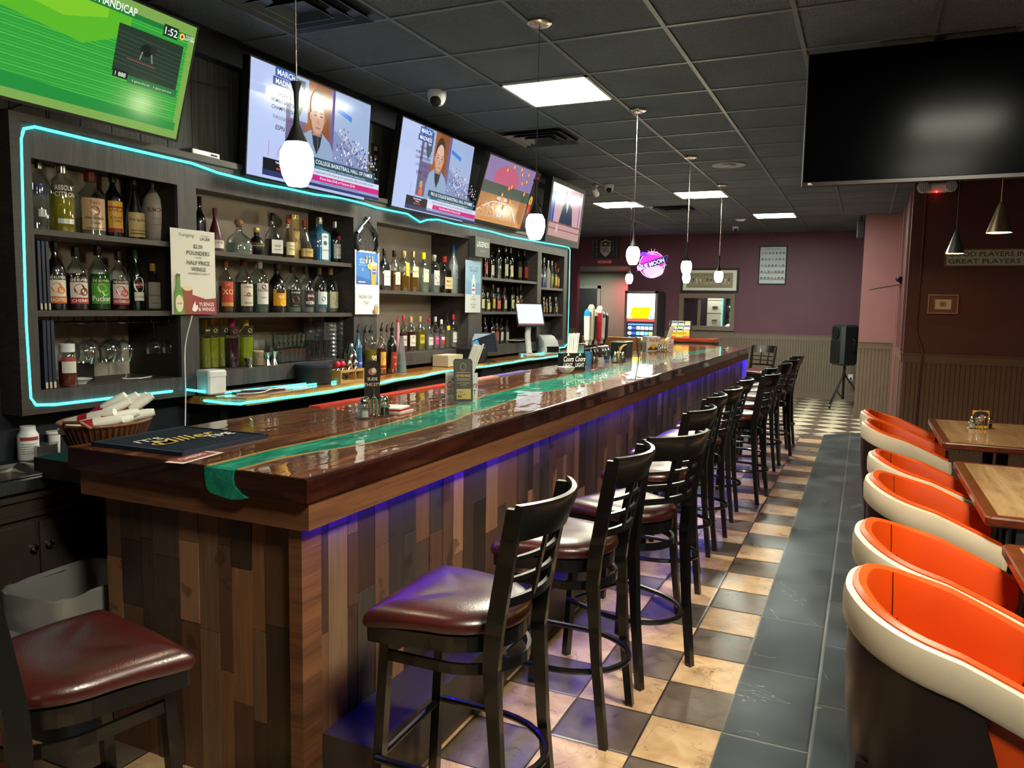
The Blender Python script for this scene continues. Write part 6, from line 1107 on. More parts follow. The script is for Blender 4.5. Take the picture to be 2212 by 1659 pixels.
simple('spice_jar', 'red spice jar with white lid on the bottom shelf of the first bay', 'jar', (-3.14, pos(134, -3.14), 1.1905), p_spice, -.4)
simple('saucer', 'small white saucer beside the spice jar', 'saucer', (-3.2, pos(158, -3.2), 1.1905), lambda t: lat(t, 'dish', [(.03, 0), (.032, .006), (.055, .022), (.053, .024), (.028, .008), (0, .007)], 'white_plastic', 20))
simple('black_box', 'small black box behind the saucer in the first bay', 'box', (-3.33, pos(160, -3.33), 1.1905), lambda t: bx(t, 'box_body', -.04, .04, -.05, .05, 0, .08, bev=.004)); simple('white_plug', 'white wall charger on the back of the first bay', 'charger', (-3.452, 2.66, 1.30), lambda t: (bx(t, 'plug_body', 0, .03, -.035, .035, -.03, .03, mat='beige_plastic', bev=.004), bx(t, 'wall_plate', 0, .004, -.045, .045, -.05, .07, mat='beige_plastic')))
cable([(-3.42, 2.68, 1.28), (-3.3, 2.66, 1.2), (-3.2, 2.56, 1.195), (-3.16, 2.66, 1.195), (-3.2, 2.72, 1.195), (-3.14, 2.60, 1.195)], 'white charging cable curled on the bottom shelf of the first bay', 'white_plastic', .003)
# stemware racks and hanging glasses
for k, (y0, y1) in enumerate(((2.09, 2.55), (2.58, 2.78))):
    t = thing('glass_rack', ['wire rack for hanging wine glasses under the middle shelf, left', 'wire rack for hanging glasses under the middle shelf, right'][k], 'rack', (-3.2, (y0+y1)/2, 1.495)); b = MB(); n = 5 if k == 0 else 3
    for i in range(n):
        yy_ = -(y1-y0)/2+(y1-y0)*i/(n-1); b.tube([(.1, yy_-.012, -.03), (-.2, yy_-.012, -.03)], .0022, 5); b.tube([(.1, yy_+.012, -.03), (-.2, yy_+.012, -.03)], .0022, 5)
        for xx in (.06, -.16): b.tube([(xx, yy_, .0), (xx, yy_, -.028), (xx, yy_+.012, -.03), (xx, yy_-.012, -.03)], .002, 5)
    b.build('rack_wire', 'black_metal', t)
def wineglass(loc, label, R=.046, L=.19, group='wine glasses hanging in the first bay'):
    t = thing('wine_glass', label, 'glass', loc, 0, group); lat(t, 'foot', [(0, -.001), (.034, -.003), (.035, -.005), (.006, -.012)], 'clear_glass', cap=False); b = MB(); b.tube([(0, 0, -.012), (0, 0, -.085)], .0035, 8); b.build('stem', 'clear_glass', t)
    lat(t, 'bowl', [(.004, -.085), (R*.7, -.10), (R, -.13), (R*.96, -.16), (R*.8, -L)], 'clear_glass', 20, cap=False); return t
for k, (px, x, lab) in enumerate([(140, -3.36, 'hanging wine glass in the back row, leftmost'), (172, -3.2, 'hanging wine glass in the front row, first'), (188, -3.36, 'hanging wine glass in the back row, middle'), (222, -3.2, 'hanging wine glass in the front row, second'), (232, -3.36, 'hanging wine glass in the back row, right'), (258, -3.2, 'hanging wine glass in the front row, third')]): wineglass((x, pos(px, x), 1.468), lab+' of the large ones')
for k, (px, x) in enumerate([(326, -3.18), (361, -3.18)]): wineglass((x, pos(px, x), 1.468), ['short hanging glass on the right rack, left one', 'short hanging glass on the right rack, right one'][k], .036, .155)
# second bay: white box, jar, jiggers, tumblers and cup stacks
simple('tissue_box', 'white plastic dispenser box at the left end of the second bay', 'box', (-3.03, pos(450, -3.03), 1.096), lambda t: (bx(t, 'box_body', -.05, .05, -.055, .055, 0, .10, mat='white_plastic', bev=.008), bx(t, 'box_lid', -.052, .052, -.057, .057, .085, .125, mat='white_plastic', bev=.008)), -.1)
for px, ty, lab in ((532, .05, 'small steel jiggers cup beside the yellow mix bottle'), (573, .075, 'steel jigger cup in front of the tumblers, left'), (588, .08, 'steel jigger cup in front of the tumblers, right')): simple('jigger', lab, 'jigger', (-3.14, pos(px, -3.14), 1.206), lambda t: (lat(t, 'upper_cup', [(.012, ty*.45), (.026, ty)], 'chrome', 16), lat(t, 'lower_cup', [(.02, 0), (.011, ty*.45)], 'chrome', 16)))
simple('toothpick_jar', 'glass jar of toothpicks left of the tumblers', 'jar', (-3.17, pos(552, -3.17), 1.206), lambda t: (lat(t, 'jar', [(.04, 0), (.042, .01), (.04, .08)], 'clear_glass', cap=False), lat(t, 'toothpicks', [(.034, .004), (.036, .085)], M('picks', '#c0a884', .8, vary=.3, vs_=90)).__setitem__('kind', 'stuff')))
g0 = thing('tumbler', 'short clear tumbler', 'glass', (0, 0, 0)); lat(g0, 'glass_wall', [(.0, .004), (.03, .003), (.036, .02), (.041, .085), (.039, .085), (.034, .02), (0, .014)], 'clear_glass', 16, cap=False); first = [g0]
def put(o, loc, label, group):
    if first and first[0] is o: first.pop(); c = o
    else: c = copy_tree(o)
    c.location = loc; c.rotation_euler = (0, 0, random.uniform(0, 6)); c['label'] = label; c['group'] = group
for r_ in range(2):
    for k in range(6):
        px = 598+k*10; put(g0, (-3.2, pos(px, -3.2), 1.2065), f'clear tumbler, lower layer, place {ORD[k]} of the front row' if r_ == 0 else '', 'stacked tumblers in the second bay') if r_ == 0 else put(g0, (-3.2, pos(px-3, -3.2), 1.2930), f'clear tumbler, {ORD[k]} from the left in the upper stacked layer', 'stacked tumblers in the second bay')
for r_ in range(2):
    for k in range(5): px = 592+k*12; put(g0, (-3.31, pos(px, -3.31), 1.2065 if r_ == 0 else 1.2930), f'clear tumbler, {ORD[k]} from the left in the back row, '+('lower' if r_ == 0 else 'upper')+' layer', 'stacked tumblers in the second bay')
g1 = thing('pint_glass', 'x', 'glass', (0, 0, 0)); lat(g1, 'glass_wall', [(.0, .004), (.034, .003), (.036, .02), (.030, .125), (.028, .125), (.033, .02), (0, .014)], 'clear_glass', 16, cap=False); first.append(g1)
for k in range(7): put(g1, (-3.17 if k < 4 else -3.27, pos((660, 673, 687, 700, 655, 670, 686)[k], -3.2), 1.2065), f'upturned tall glass, {ORD[k]} of the group right of the tumblers', 'upturned tall glasses in the second bay')
for k, (px, x, hh) in enumerate(((667, -3.34, .30), (686, -3.3, .31), (708, -3.36, .33), (712, -3.17, .24), (737, -3.2, .28))):
    t = thing('cup_stack', f'tall stack of clear plastic cups, {ORD[k]} from the left in the second bay', 'cups', (x, pos(px, x), 1.2065), 0, 'stacks of plastic cups'); pr = [(.034, 0)]
    for i in range(9): pr += [(.036+.004*i/9, hh*i/9+.01), (.042, hh*(i+1)/9-.004), (.044, hh*(i+1)/9)]
    lat(t, 'cups', pr, 'cup_film', 16)
# things on the back counter
CZ = 1.0905
simple('round_canister', 'wide black round canister on the back counter', 'canister', (-2.99, pos(675, -2.99), CZ), lambda t: (lat(t, 'canister_body', [(.10, 0), (.105, .005), (.105, .10)], 'matte_black', 32), lat(t, 'canister_lid', [(.108, .098), (.108, .115), (0, .118)], 'rubber_navy', 32)))
def p_wc(t):
    for a in ((-.055, .055, -.12, .12, 0, .008), (-.055, .055, -.12, -.113, .008, .075), (-.055, .055, .113, .12, .008, .075), (-.055, .055, .03, .036, .008, .075), (.048, .055, -.113, .113, .06, .075), (-.055, -.048, -.113, .113, .06, .075)): bx(t, 'slat', *a, mat=M('pale_wood', '#a8864c', .6))
simple('wooden_caddy', 'open pale wooden caddy on the back counter', 'caddy', (-2.92, pos(745, -2.92), CZ), p_wc)
for k, px in enumerate((727, 738, 752, 766)): lt = ['red', 'red', 'clear', 'clear'][k]; simple('pour_spout', ['red ball topped pour spout in the wooden caddy', 'red duck shaped pour spout in the wooden caddy', 'first clear pour spout in the wooden caddy', 'second clear pour spout in the wooden caddy'][k], 'spout', (-2.92, pos(px, -2.92), CZ+.009), lambda t: (lat(t, 'spout_base', [(.012, 0), (.012, .07), (.006, .08)], 'chrome', 10), lat(t, 'spout_top', [(0, .078), (.018, .09), (.02, .10), (.012, .115), (0, .12)], M('red_plastic', '#d01c30', .3) if lt == 'red' else 'silver_cap', 12)))
def p_nap(t):
    for i in range(14): bx(t, 'folded_napkin', -.07+.001*(i % 3), .07, -.12, .12+.001*(i % 2), .004+i*.0062, .009+i*.0062, mat='cream_wall')
simple('napkin_stack', 'stack of folded cream napkins on the back counter', 'napkins', (-3.0, pos(970, -3.0), CZ), p_nap)
simple('ticket_printer', 'black box printer on the counter beside the napkin stack', 'printer', (-3.03, pos(1016, -3.03), CZ), lambda t: (bx(t, 'printer_body', -.1, .1, -.13, .13, 0, .13, bev=.01), bx(t, 'paper_slot', .1, .103, -.08, .08, .08, .09, mat='chrome')))
def p_tab(t):
    m = Matrix.Rotation(-.5, 4, 'Y'); b = MB(); b.box(-.006, .006, -.125, .125, .0, .2, mtx=Matrix.Translation((.02, 0, .07)) @ m); b.build('tablet_body', 'matte_black', t); a = Art(); a.rect(-.11, .11, .012, .188, '#121820'); a.poly([(-.11, .012), (-.03, .012), (-.06, .13), (-.11, .11)], '#5c9cc4'); a.poly([(-.11, .188), (.08, .188), (-.06, .14), (-.11, .12)], '#a8b4b8')
    for i in range(6): a.line((-.02, .03+.02*i), (.09, .03+.02*i), .004, '#2c3c4c')
    V_ = m @ Vector((0, 0, 1)); a.build('tablet_screen', 'screen', t, Vector((.02, 0, .07))+(m @ Vector((.0065, 0, 0))), (0, 1, 0), V_); b = MB(); b.tube([(0, 0, .14), (.02, 0, .05), (0, 0, .004)], .014, 8); b.box(-.07, .09, -.06, .06, 0, .01); b.build('stand', 'matte_black', t)
simple('tablet_till', 'black tablet till tilted on its stand on the back counter', 'tablet', (-2.98, pos(1052, -2.98), CZ), p_tab, -.75)
def p_pos(t):
    m = Matrix.Rotation(-.35, 4, 'Y'); b = MB(); b.box(-.012, .008, -.15, .15, -.12, .12, mtx=Matrix.Translation((0, 0, .40)) @ m); b.build('screen_housing', 'grey_plastic', t); a = Art(); a.rect(-.138, .138, -.108, .108, '#f4f8fc'); a.rect(-.138, .138, -.108, -.092, '#8c5c64'); V_ = m @ Vector((0, 0, 1)); a.build('screen_face', 'screen', t, Vector((0, 0, .40))+(m @ Vector((.0085, 0, 0))), (0, 1, 0), V_)
    b = MB(); b.tube([(-.02, 0, .38), (-.04, 0, .2), (0, 0, .02)], .03, 10); b.build('stand', 'white_plastic', t); bx(t, 'stand_base', -.09, .1, -.08, .08, 0, .02, mat='white_plastic', bev=.004)
simple('point_of_sale_screen', 'bright white point of sale screen on a stand by the last bays', 'screen', (-3.0, pos(1148, -3.0), CZ), p_pos, -.7)
def p_prn(t):
    b = MB(); rs = [];
    for y in (-.09, -.085, .085, .09): s = .95 if abs(y) > .088 else 1; rs.append([(x*s, y, z*s+.0) for x, z in ((.10, 0), (.10, .05), (.06, .13), (0, .175), (-.06, .19), (-.12, .17), (-.14, .1), (-.14, 0))])
    b.loft(rs, smooth=True); b.build('printer_shell', 'white_plastic', t); bx(t, 'printer_mouth', .085, .112, -.07, .07, .02, .075, mat='matte_black')
simple('receipt_printer', 'white curved receipt printer at the end of the back counter', 'printer', (-3.0, pos(1188, -3.0), CZ), p_prn, -.6)
simple('paper_tray', 'white curled paper tray in front of the fourth bay', 'tray', (-3.2, pos(1122, -3.2), 1.211), lambda t: (lambda b: (b.loft([[(x, y, .02+.25*max(0, y)**2) for y in (-.16, -.08, 0, .08, .16)]+[(x, y, .024+.25*max(0, y)**2) for y in (.16, .08, 0, -.08, -.16)] for x in (-.1, .08)], smooth=False), b.build('tray', 'white_plastic', t)))(MB()))
simple('framed_screen', 'dark framed box at the bottom of the last bay', 'box', (-3.3, 7.80, 1.2105), lambda t: (bx(t, 'box_body', -.1, .1, -.27, .27, 0, .20, bev=.008), bx(t, 'box_rim', .1, .104, -.26, .26, .01, .19, mat='grey_plastic')))
for k, (px, sz) in enumerate(((1205, .05), (1148, .04))): simple('card', ['small white card leaning by the last beer bottle', 'small white card at the right end of the fourth bay'][k], 'card', (-3.14, pos(px, -3.14), (1.4955, 1.5205)[k]), lambda t: (bx(t, 'card', -.001, .001, -sz, sz, 0, sz*1.6, mat='paper_white'), (lambda a: a.disc(0, sz*.8, sz*.5, sz*.4, '#b85a50').build('card_print', 'print', t, (.0012, 0, 0)))(Art())))
simple('tray_papers', 'dark tray with papers at the left end of the counter', 'tray', (-3.0, 3.2, 1.0905), lambda t: (bx(t, 'tray', -.09, .09, -.16, .16, 0, .008, mat='rubber_navy'), bx(t, 'paper', -.06, .06, -.1, .1, .008, .011, mat='grey_plastic')))
cable([(-3.05, 2.93, 1.1), (-2.95, 3.05, 1.11), (-2.9, 3.3, 1.1), (-2.86, 3.5, 1.095), (-2.92, 3.3, 1.1), (-2.85, 3.1, 1.1), (-2.9, 2.98, 1.1)], 'white cable looped over the left end of the back counter', 'white_plastic', .003)
for k, (px, x) in enumerate(((965, -2.95), (975, -2.96))): cable([(x, pos(px, x), 1.04), (x+.01, pos(px+3, x), .97), (x, pos(px-6, x), .93), (x, pos(px+8, x), .90), (x, pos(px+3, x), .98)], ['tangled grey cable under the middle of the back counter', 'second tangled cable under the back counter'][k], 'grey_plastic', .003)

# ================================================================== ON THE BAR TOP
B = 1.0702
t = thing('bar_mat', 'navy ridged rubber bar mat with gold and white lettering', 'mat', (-2.185, 1.985, B), .03); hx, hy = .205, .205
bx(t, 'mat_base', -hx, hx, -hy, hy, 0, .006, mat='rubber_navy'); b = MB()
for a in ((-hx, hx, -hy, -hy+.008), (-hx, hx, hy-.008, hy), (-hx, -hx+.008, -hy, hy), (hx-.008, hx, -hy, hy)): b.box(a[0], a[1], a[2], a[3], .006, .014)
b.build('mat_rim', 'rubber_navy', t); b = MB()
for k in range(23): y = -hy+.02+k*.0166; b.box(-hx+.012, hx-.012, y, y+.008, .006, .011)
rb = b.build('ridges', 'rubber_navy', t); a = Art(.0004); a.text("IT'S", -.09, .045, .05, '#d8d4c8', bold=True, shear=.2, w=.11); a.text('Miller', .0, -.04, .085, '#c0a44c', bold=True, shear=.35, w=.26); a.text('TIME', .11, -.085, .05, '#d8d4c8', bold=True, shear=.2, w=.12); a.ring(-.10, -.02, .05, .03, .008, '#c0a44c', 20, PI*.3, PI*1.7); a.build('lettering', 'print', t, (0, 0, .0125), (0, 1, 0), (-1, 0, 0))
simple('drink_card', 'red and white card lying under the gloss at the near edge of the bar', 'card', (-1.93, 1.80, B), lambda t: (lambda a: (a.rect(-.10, .10, -.035, .035, '#c8c4bc'), a.rect(-.08, .085, -.02, .04, '#7c1a1c'), a.text('CHEERS', 0, -.0, .025, '#e0d8cc', bold=True), a.build('card', 'print', t, (0, 0, .0005), (0, 1, 0), (-1, 0, 0))))(Art()), .15)
# basket with rolled cutlery
bk = thing('wicker_basket', 'oval wicker basket holding napkin rolls behind the near end of the bar', 'basket', (-2.64, 2.03, .985), .42)
lat(bk, 'basket_body', [(.0, 0), (.09, 0), (.10, .01), (.135, .09), (.15, .12), (.142, .118), (.125, .085), (.09, .012), (0, .012)], 'wicker', 40, cap=False)
bk.scale = (1.0, 1.3, 1); b = MB(); b.tube([(.148*math.cos(2*PI*i/40), .148*math.sin(2*PI*i/40), .122) for i in range(40)], .007, 8, True); b.build('rim', 'wicker', bk); b = MB()
for i in range(48): c_, s_ = math.cos(2*PI*i/48), math.sin(2*PI*i/48); b.tube([(.108*c_, .108*s_, .012), (.128*c_, .128*s_, .06), (.15*c_, .15*s_, .118)], .003, 5)
b.build('ribs', M('wicker_dark', '#4a2a18', .6), bk)
for s in (-1, 1): b = MB(); b.tube([(.05, s*.15, .12), (.03, s*.17, .145), (-.03, s*.17, .145), (-.05, s*.15, .12)], .006, 8); b.build('handle', 'wicker', bk)
rl0 = thing('napkin_roll', 'x', 'napkin roll', (0, 0, 0)); b = MB(); b.lathe([(.012, -.10), (.018, -.09), (.02, -.02), (.021, .03), (.019, .09), (.014, .115)], seg=12, sx=1.15); b.build('napkin', 'paper_white', rl0); b = MB(); b.lathe([(.0215, -.02), (.0222, .018)], seg=12, sx=1.15, cap=False); b.build('paper_band', 'red_paper', rl0)
for k, (dx, dy, tz, tilt, yaw) in enumerate([(-.0, -.12, .13, 1.25, 2.6), (.03, -.09, .125, 1.4, 3.0), (.02, -.03, .14, 1.35, 2.9), (-.06, -.03, .14, 1.1, 2.2), (-.03, .02, .15, .9, 2.6), (.05, .03, .135, 1.3, 2.7), (-.06, .07, .155, .75, 2.4), (-.02, .09, .15, .7, 2.5), (.03, .10, .15, .75, 2.6), (.0, .13, .145, .7, 2.5)]):
    c = rl0 if k == 0 else copy_tree(rl0); p = Matrix.Rotation(.42, 3, 'Z') @ Vector((dx, dy, tz-.01)); c.location = Vector((-2.64, 2.03, .985))+p; c.rotation_euler = (min(1.4, tilt+.22), 0, yaw-.2); c['group'] = 'napkin rolls in the basket'
    c['label'] = f'white napkin roll with red band, {ORD[k]} from the left in the wicker basket'
# wire caddy, arched card and papers
wire_caddy((-1.955, 2.83, B), 1.25, 'chrome wire caddy near the front of the bar')
def p_arch(t):
    b = MB(); o = [(-.035, 0), (.035, 0), (.035, .13), (.03, .16), (.012, .175), (-.015, .175), (-.03, .165), (-.035, .15)]; b.v = []; n = len(o); b.add([(0, u, v) for u, v in o]+[(-.004, u, v) for u, v in o], [tuple(range(n)), tuple(reversed(range(n, 2*n)))]+[(i, n+i, n+(i+1) % n, (i+1) % n) for i in range(n)]); b.build('card', M('black_card', '#1c1414', .4), t)
    a = Art(); a.disc(0, .125, .02, .016, '#8c4a40', 14); a.disc(.006, .13, .01, .012, '#b8b0a8', 12); a.text('SUDS', 0, .085, .014, '#c8bca8', bold=True); a.text('THIRSTY', 0, .06, .014, '#c0a480', bold=True); a.build('card_print', 'print', t, (.0004, 0, 0))
simple('arched_card', 'dark arched card standing in the chrome caddy near the front of the bar', 'card', (-1.985, 2.86, B+.075), p_arch, -.7)
for k in range(3): simple('paper_coaster', ['top white card', 'middle white card', 'bottom white card'][k]+' of the small pile beside the front caddy', 'card', (-1.99+.005*k, 3.05+.004*k, B+.016-.008*k), lambda t: bx(t, 'card', -.05, .05, -.06, .06, 0, .007, mat='paper_white' if k != 1 else 'red_paper'), .2-.1*k)
# rubber rail mat along the back edge
for k, (y0, y1, c_) in enumerate(((2.95, 4.5, '#b03020'), (4.5, 4.95, '#b87a78'), (4.95, 5.5, '#5c5a94'))): simple('rail_mat', ['long red rail mat along the inner edge of the bar', 'short pink white rail mat along the inner edge', 'short violet blue rail mat along the inner edge'][k], 'mat', (-2.385, (y0+y1)/2, B), lambda t: (bx(t, 'mat', -.035, .035, -(y1-y0)/2+.005, (y1-y0)/2-.005, 0, .006, mat=M('rail_'+c_.strip('#'), c_, .35)),))
def napkin_caddy(loc, rz, label, dark, straws, s=1.0):
    t = thing('napkin_caddy', label, 'caddy', loc, rz); bg = 'matte_black' if dark else 'white_plastic'; bx(t, 'holder_box', -.04*s, .05*s, -.07*s, .07*s, 0, .11*s, mat='matte_black'); bx(t, 'left_panel', .051*s, .054*s, -.087*s, .0, 0, .14*s if not dark else .115*s, mat=bg); bx(t, 'right_panel', .051*s, .054*s, .002, .087*s, 0, .14*s if not dark else .115*s, mat=bg)
    a = Art(.0005); tc = '#f0f0ec' if dark else '#a81c28'; t2_ = '#f0f0ec' if dark else '#2c2c30'
    for u in (-.043*s, .045*s): a.poly([(u-.012, .098*s), (u+.012, .098*s), (u, .118*s)], '#3a5a9c' if not dark else '#d8d8dc'); a.text('Coors', u, .058*s, .036*s, tc, bold=True, wmax=.076*s, shear=.2); a.text('LIGHT', u, .022*s, .026*s, t2_, bold=True, wmax=.065*s)
    a.build('panel_print', 'print', t, (.0545*s, 0, 0))
    for k in range(straws): sg = random.uniform(-1, 1); b = MB(); y = (.01 if not dark else -.03)+.008*(k % (7 if not dark else 9))*s; b.tube([(.0+.016*(k//(7 if not dark else 9)), y, .112), (.01+.016*(k//(7 if not dark else 9)), y+(.055 if not dark else .01)+.01*sg, .29+.008*sg)], .0055, 6); b.build('paper_straw', 'paper_white', t)
    return t
napkin_caddy((-1.99, 3.70, B), -1.0, 'white napkin and straw caddy with red script lettering', False, 14); napkin_caddy((-2.15, 5.85, B), -.72, 'black napkin and straw caddy with white lettering', True, 18, 1.2); napkin_caddy((-2.22, 9.4, B), -.9, 'white lettered caddy at the far end of the bar', False, 6)
def menu_stand(loc, rz, label, s=1.0):
    t = thing('menu_stand', label, 'menu stand', loc, rz); bx(t, 'stand_foot', -.03, .03, -.05*s, .05*s, 0, .004, mat='clear_glass'); m = Matrix.Rotation(-.12, 4, 'Y'); b = MB(); o = [(-.05, .006), (-.045, 0), (.045, 0), (.05, .006), (.05, .21), (.042, .222), (-.042, .222), (-.05, .21)]; n = 8
    for x0, x1, nm, mt, q in ((.0, -.004, 'board', 'grey_plastic', 1.0), (-.0041, -.006, 'board_back', 'clear_glass', 1.03)):
        b = MB(); b.add([m @ Vector((x0, u*q*s, v*s+.004)) for u, v in o]+[m @ Vector((x1, u*q*s, v*s+.004)) for u, v in o], [tuple(range(n)), tuple(reversed(range(n, 2*n)))]+[(i, n+i, n+(i+1) % n, (i+1) % n) for i in range(n)]); b.build(nm, mt, t)
    a = Art(.0005); a.rect(-.045*s, .045*s, .008*s, .215*s, '#1b1917'); a.ring(0, .18*s, .015*s, .02*s, .0015, '#b8a468'); a.text('GET FREE WINGS', 0, .128*s, .012*s, '#c8b070', bold=True, wmax=.075*s)
    for v in (.15, .118, .11, .095, .085): a.rect(-.035*s*(1 if v != .085 else .5), .035*s*(1 if v != .085 else .5), v*s, (v+.002)*s, '#b8aa88')
    a.rect(-.038*s, .038*s, .012*s, .065*s, '#a8924c'); a.text('SCAN', -.02*s, .042*s, .012*s, '#1b1917', bold=True, wmax=.03*s); a.text('ME', -.02*s, .02*s, .014*s, '#1b1917', bold=True); a.line((-.004*s, .036*s), (.01*s, .036*s), .003, '#1b1917')
    a.build('menu_print', 'print', t, Vector((.0, 0, .004))+(m @ Vector((.0005, 0, 0))), (0, 1, 0), m @ Vector((0, 0, 1))); return t
menu_stand((-1.875, 3.52, B), -.85, 'black phone shaped menu stand with gold print in front of the white caddy'); menu_stand((-2.03, 7.5, B), .35, 'black menu stand seen edge on near the beer taps')
simple('glass_bowl', 'small clear glass bowl in front of the black caddy', 'bowl', (-2.05, 5.50, B), lambda t: lat(t, 'bowl', [(.0, .003), (.03, .003), (.05, .02), (.07, .05), (.067, .05), (.047, .024), (0, .008)], 'plastic_film', 20, cap=False))
# beer tower
tw = thing('beer_tower', 'chrome beer tower with tall tap handles at the middle of the bar', 'beer tower', (-2.30, 6.75, B), 0); lat(tw, 'column', [(.05, 0), (.04, .02), (.035, .06)], 'chrome', 20, loc=(0, -.15, 0)); lat(tw, 'column', [(.05, 0), (.04, .02), (.035, .06)], 'chrome', 20, loc=(0, .15, 0)); bx(tw, 'tower_body', -.06, .06, -.28, .28, .06, .18, mat='chrome', bev=.01); bx(tw, 'tower_front', .061, .064, -.25, .0, .075, .165, mat='tv_black')
for k, (y, c1, c2, hh) in enumerate(((-.27, '#d8d8dc', '#2a9ad8', .30), (-.18, '#c8c0ac', '#c8c4b8', .34), (-.10, '#1c1a1c', '#d8d4d0', .30), (.06, '#b0202c', '#d8d8dc', .33), (.14, '#d0d0d4', '#3a4a6c', .28), (.23, '#121214', '#1c1c20', .27))):
    b = MB(); b.tube([(.06, y, .14), (.11, y, .14), (.12, y, .10), (.12, y, .06)], .011, 8); b.build('faucet', 'chrome', tw); b = MB(); b.loft([[(.075-s, y-s, z), (.075+s, y-s, z), (.075+s, y+s, z), (.075-s, y+s, z)] for z, s in ((.17, .008), (.20, .012), (.22, .022), (.17+hh*.85, .026), (.17+hh, .018))], smooth=False); hd = b.build('tap_handle', capmat(c1), tw)
    b = MB(); b.loft([[(.075-s, y-s, z), (.075+s, y-s, z), (.075+s, y+s, z), (.075-s, y+s, z)] for z, s in ((.17+hh*.86, .027), (.17+hh*.98, .024), (.17+hh*1.06, .012))], smooth=False); b.build('handle_top', capmat(c2), hd)
    if k == 0: a = Art(); a.text('Coors LIGHT', 0, 0, .03, '#a8283c', bold=True, w=.2); a.build('handle_print', 'print', hd, (.075+.028, y+.012, .22+.14), (0, 0, 1), (0, -1, 0))
    if k == 3: a = Art(); a.rect(-.01, .01, -.12, .12, '#e8e4e0'); a.build('handle_print', 'print', hd, (.075+.0265, y, .35))
wire_caddy((-2.07, 6.95, B), 1.2, 'chrome wire caddy in front of the beer tower'); wire_caddy((-2.16, 9.0, B), 1.2, 'chrome wire caddy toward the far end of the bar')
def p_fold(t): b = MB(); b.loft([[(0, y, z), (.002, y, z), (.002, y+.0, z+.001)] for y, z in ((0, 0),)]*2) if 0 else None; b = MB(); n = 9; A_ = [(.0, -.05+.1*(i/(n-1))**1.4, .16*math.sin(PI*.5*(i/(n-1))**.7)) for i in range(n)]; b.add([(x-.018, y, z) for x, y, z in A_]+[(x+.018, y, z) for x, y, z in A_], [(i, i+1, n+i+1, n+i) for i in range(n-1)]); b.add([(x-.018, y, z-.003) for x, y, z in A_]+[(x+.018, y, z-.003) for x, y, z in A_], [(n+i, n+i+1, i+1, i) for i in range(n-1)]); b.build('folded_paper', M('yellow_paper', '#c8b048', .6), t)
simple('yellow_napkin', 'yellow curved napkin in the caddy by the beer tower', 'napkin', (-2.05, 6.98, B+.005), p_fold, -.6); simple('yellow_napkin', 'pale yellow folded napkin in the far caddy', 'napkin', (-2.12, 9.05, B+.005), p_fold, -.3)
simple('energy_drink_box', 'white box with red lettering and yellow disc beside the far caddy', 'box', (-2.33, 9.15, B), lambda t: (bx(t, 'box_body', -.06, .06, -.09, .09, 0, .17, mat='paper_white'), (lambda a: (a.text('Red Bull', .02, .11, .04, '#b81c24', bold=True, wmax=.14), a.disc(0, .045, .055, .035, '#e0b028'), a.poly([(-.08, .02), (-.03, .05), (0, .02), (.03, .05), (.08, .02), (.06, .01), (-.06, .01)], '#3a1418'), a.build('box_print', 'print', t, (.0605, 0, 0))))(Art(.0005))), -.85)
for k, (x, y) in enumerate(((-2.2, 6.45), (-2.25, 7.15), (-2.28, 8.6))): simple('drinking_glass', ['blue tinted glass left of the beer tower', 'blue tinted glass right of the beer tower', 'clear tall glass beside the energy drink box'][k], 'glass', (x, y, B), lambda t: lat(t, 'glass_wall', [(0, .004), (.028, .003), (.036, .12), (.034, .12), (.026, .01), (0, .01)], 'blue_glass' if k < 2 else 'clear_glass', 16, cap=False))
simple('steel_pitcher', 'steel rimmed square bin beside the menu stand at the taps', 'bin', (-2.28, 7.75, B), lambda t: (bx(t, 'bin_body', -.08, .08, -.13, .13, 0, .15, mat='matte_black', bev=.006), bx(t, 'bin_rim', -.085, .085, -.135, .135, .15, .16, mat='chrome')))
simple('wooden_board', 'plain oak board standing behind the beer taps', 'board', (-3.05, 9.7, 1.03), lambda t: bx(t, 'board', -.35, .45, -.015, .015, 0, .17, mat='oak_board', bev=.004))
simple('board_post', 'dark cabinet carrying the oak board behind the beer taps', 'cabinet', (-3.05, 9.7, 0), lambda t: bx(t, 'cabinet_body', -.35, .45, -.2, .2, 0, 1.029, mat='cabinet_paint'))

# ================================================================== BEHIND THE NEAR END: sink cabinet, bins, under-bar shelf
t = thing('sink_cabinet', 'dark painted sink cabinet with chrome knobs at the lower left', 'cabinet', (0, 0, 0)); bx(t, 'cabinet_body', -3.19, -2.80, -.6, 2.15, .08, .875, mat='cabinet_paint')
b = MB(); b.box(-3.19, -2.79, -.6, 1.42, .875, .90); b.box(-3.19, -2.79, 1.98, 2.15, .875, .90); b.box(-3.19, -3.10, 1.42, 1.98, .875, .90); b.box(-2.84, -2.79, 1.42, 1.98, .875, .90); b.build('counter_top', 'rubber_navy', t)
b = MB(); b.loft([[(x0, y0, z), (x1, y0, z), (x1, y1, z), (x0, y1, z)] for x0, x1, y0, y1, z in ((-3.11, -2.82, 1.40, 2.0, .903), (-3.10, -2.835, 1.42, 1.98, .903), (-3.09, -2.85, 1.45, 1.95, .89), (-3.07, -2.87, 1.5, 1.9, .74))], cap=False, smooth=False); b.add([(-3.07, 1.5, .74), (-2.87, 1.5, .74), (-2.87, 1.9, .74), (-3.07, 1.9, .74)], [(0, 1, 2, 3)]); b.build('sink_basin', 'steel_sink', t)
b = MB(); b.box(-2.80, -2.775, -.6, 2.15, .86, .903); b.build('steel_edge', 'brushed_steel', t); b = MB(); b.box(-2.80, -2.785, -.6, 2.15, .825, .845); b.box(-2.80, -2.782, -.6, 2.15, .758, .775); b.build('moulding', 'cabinet_paint', t)
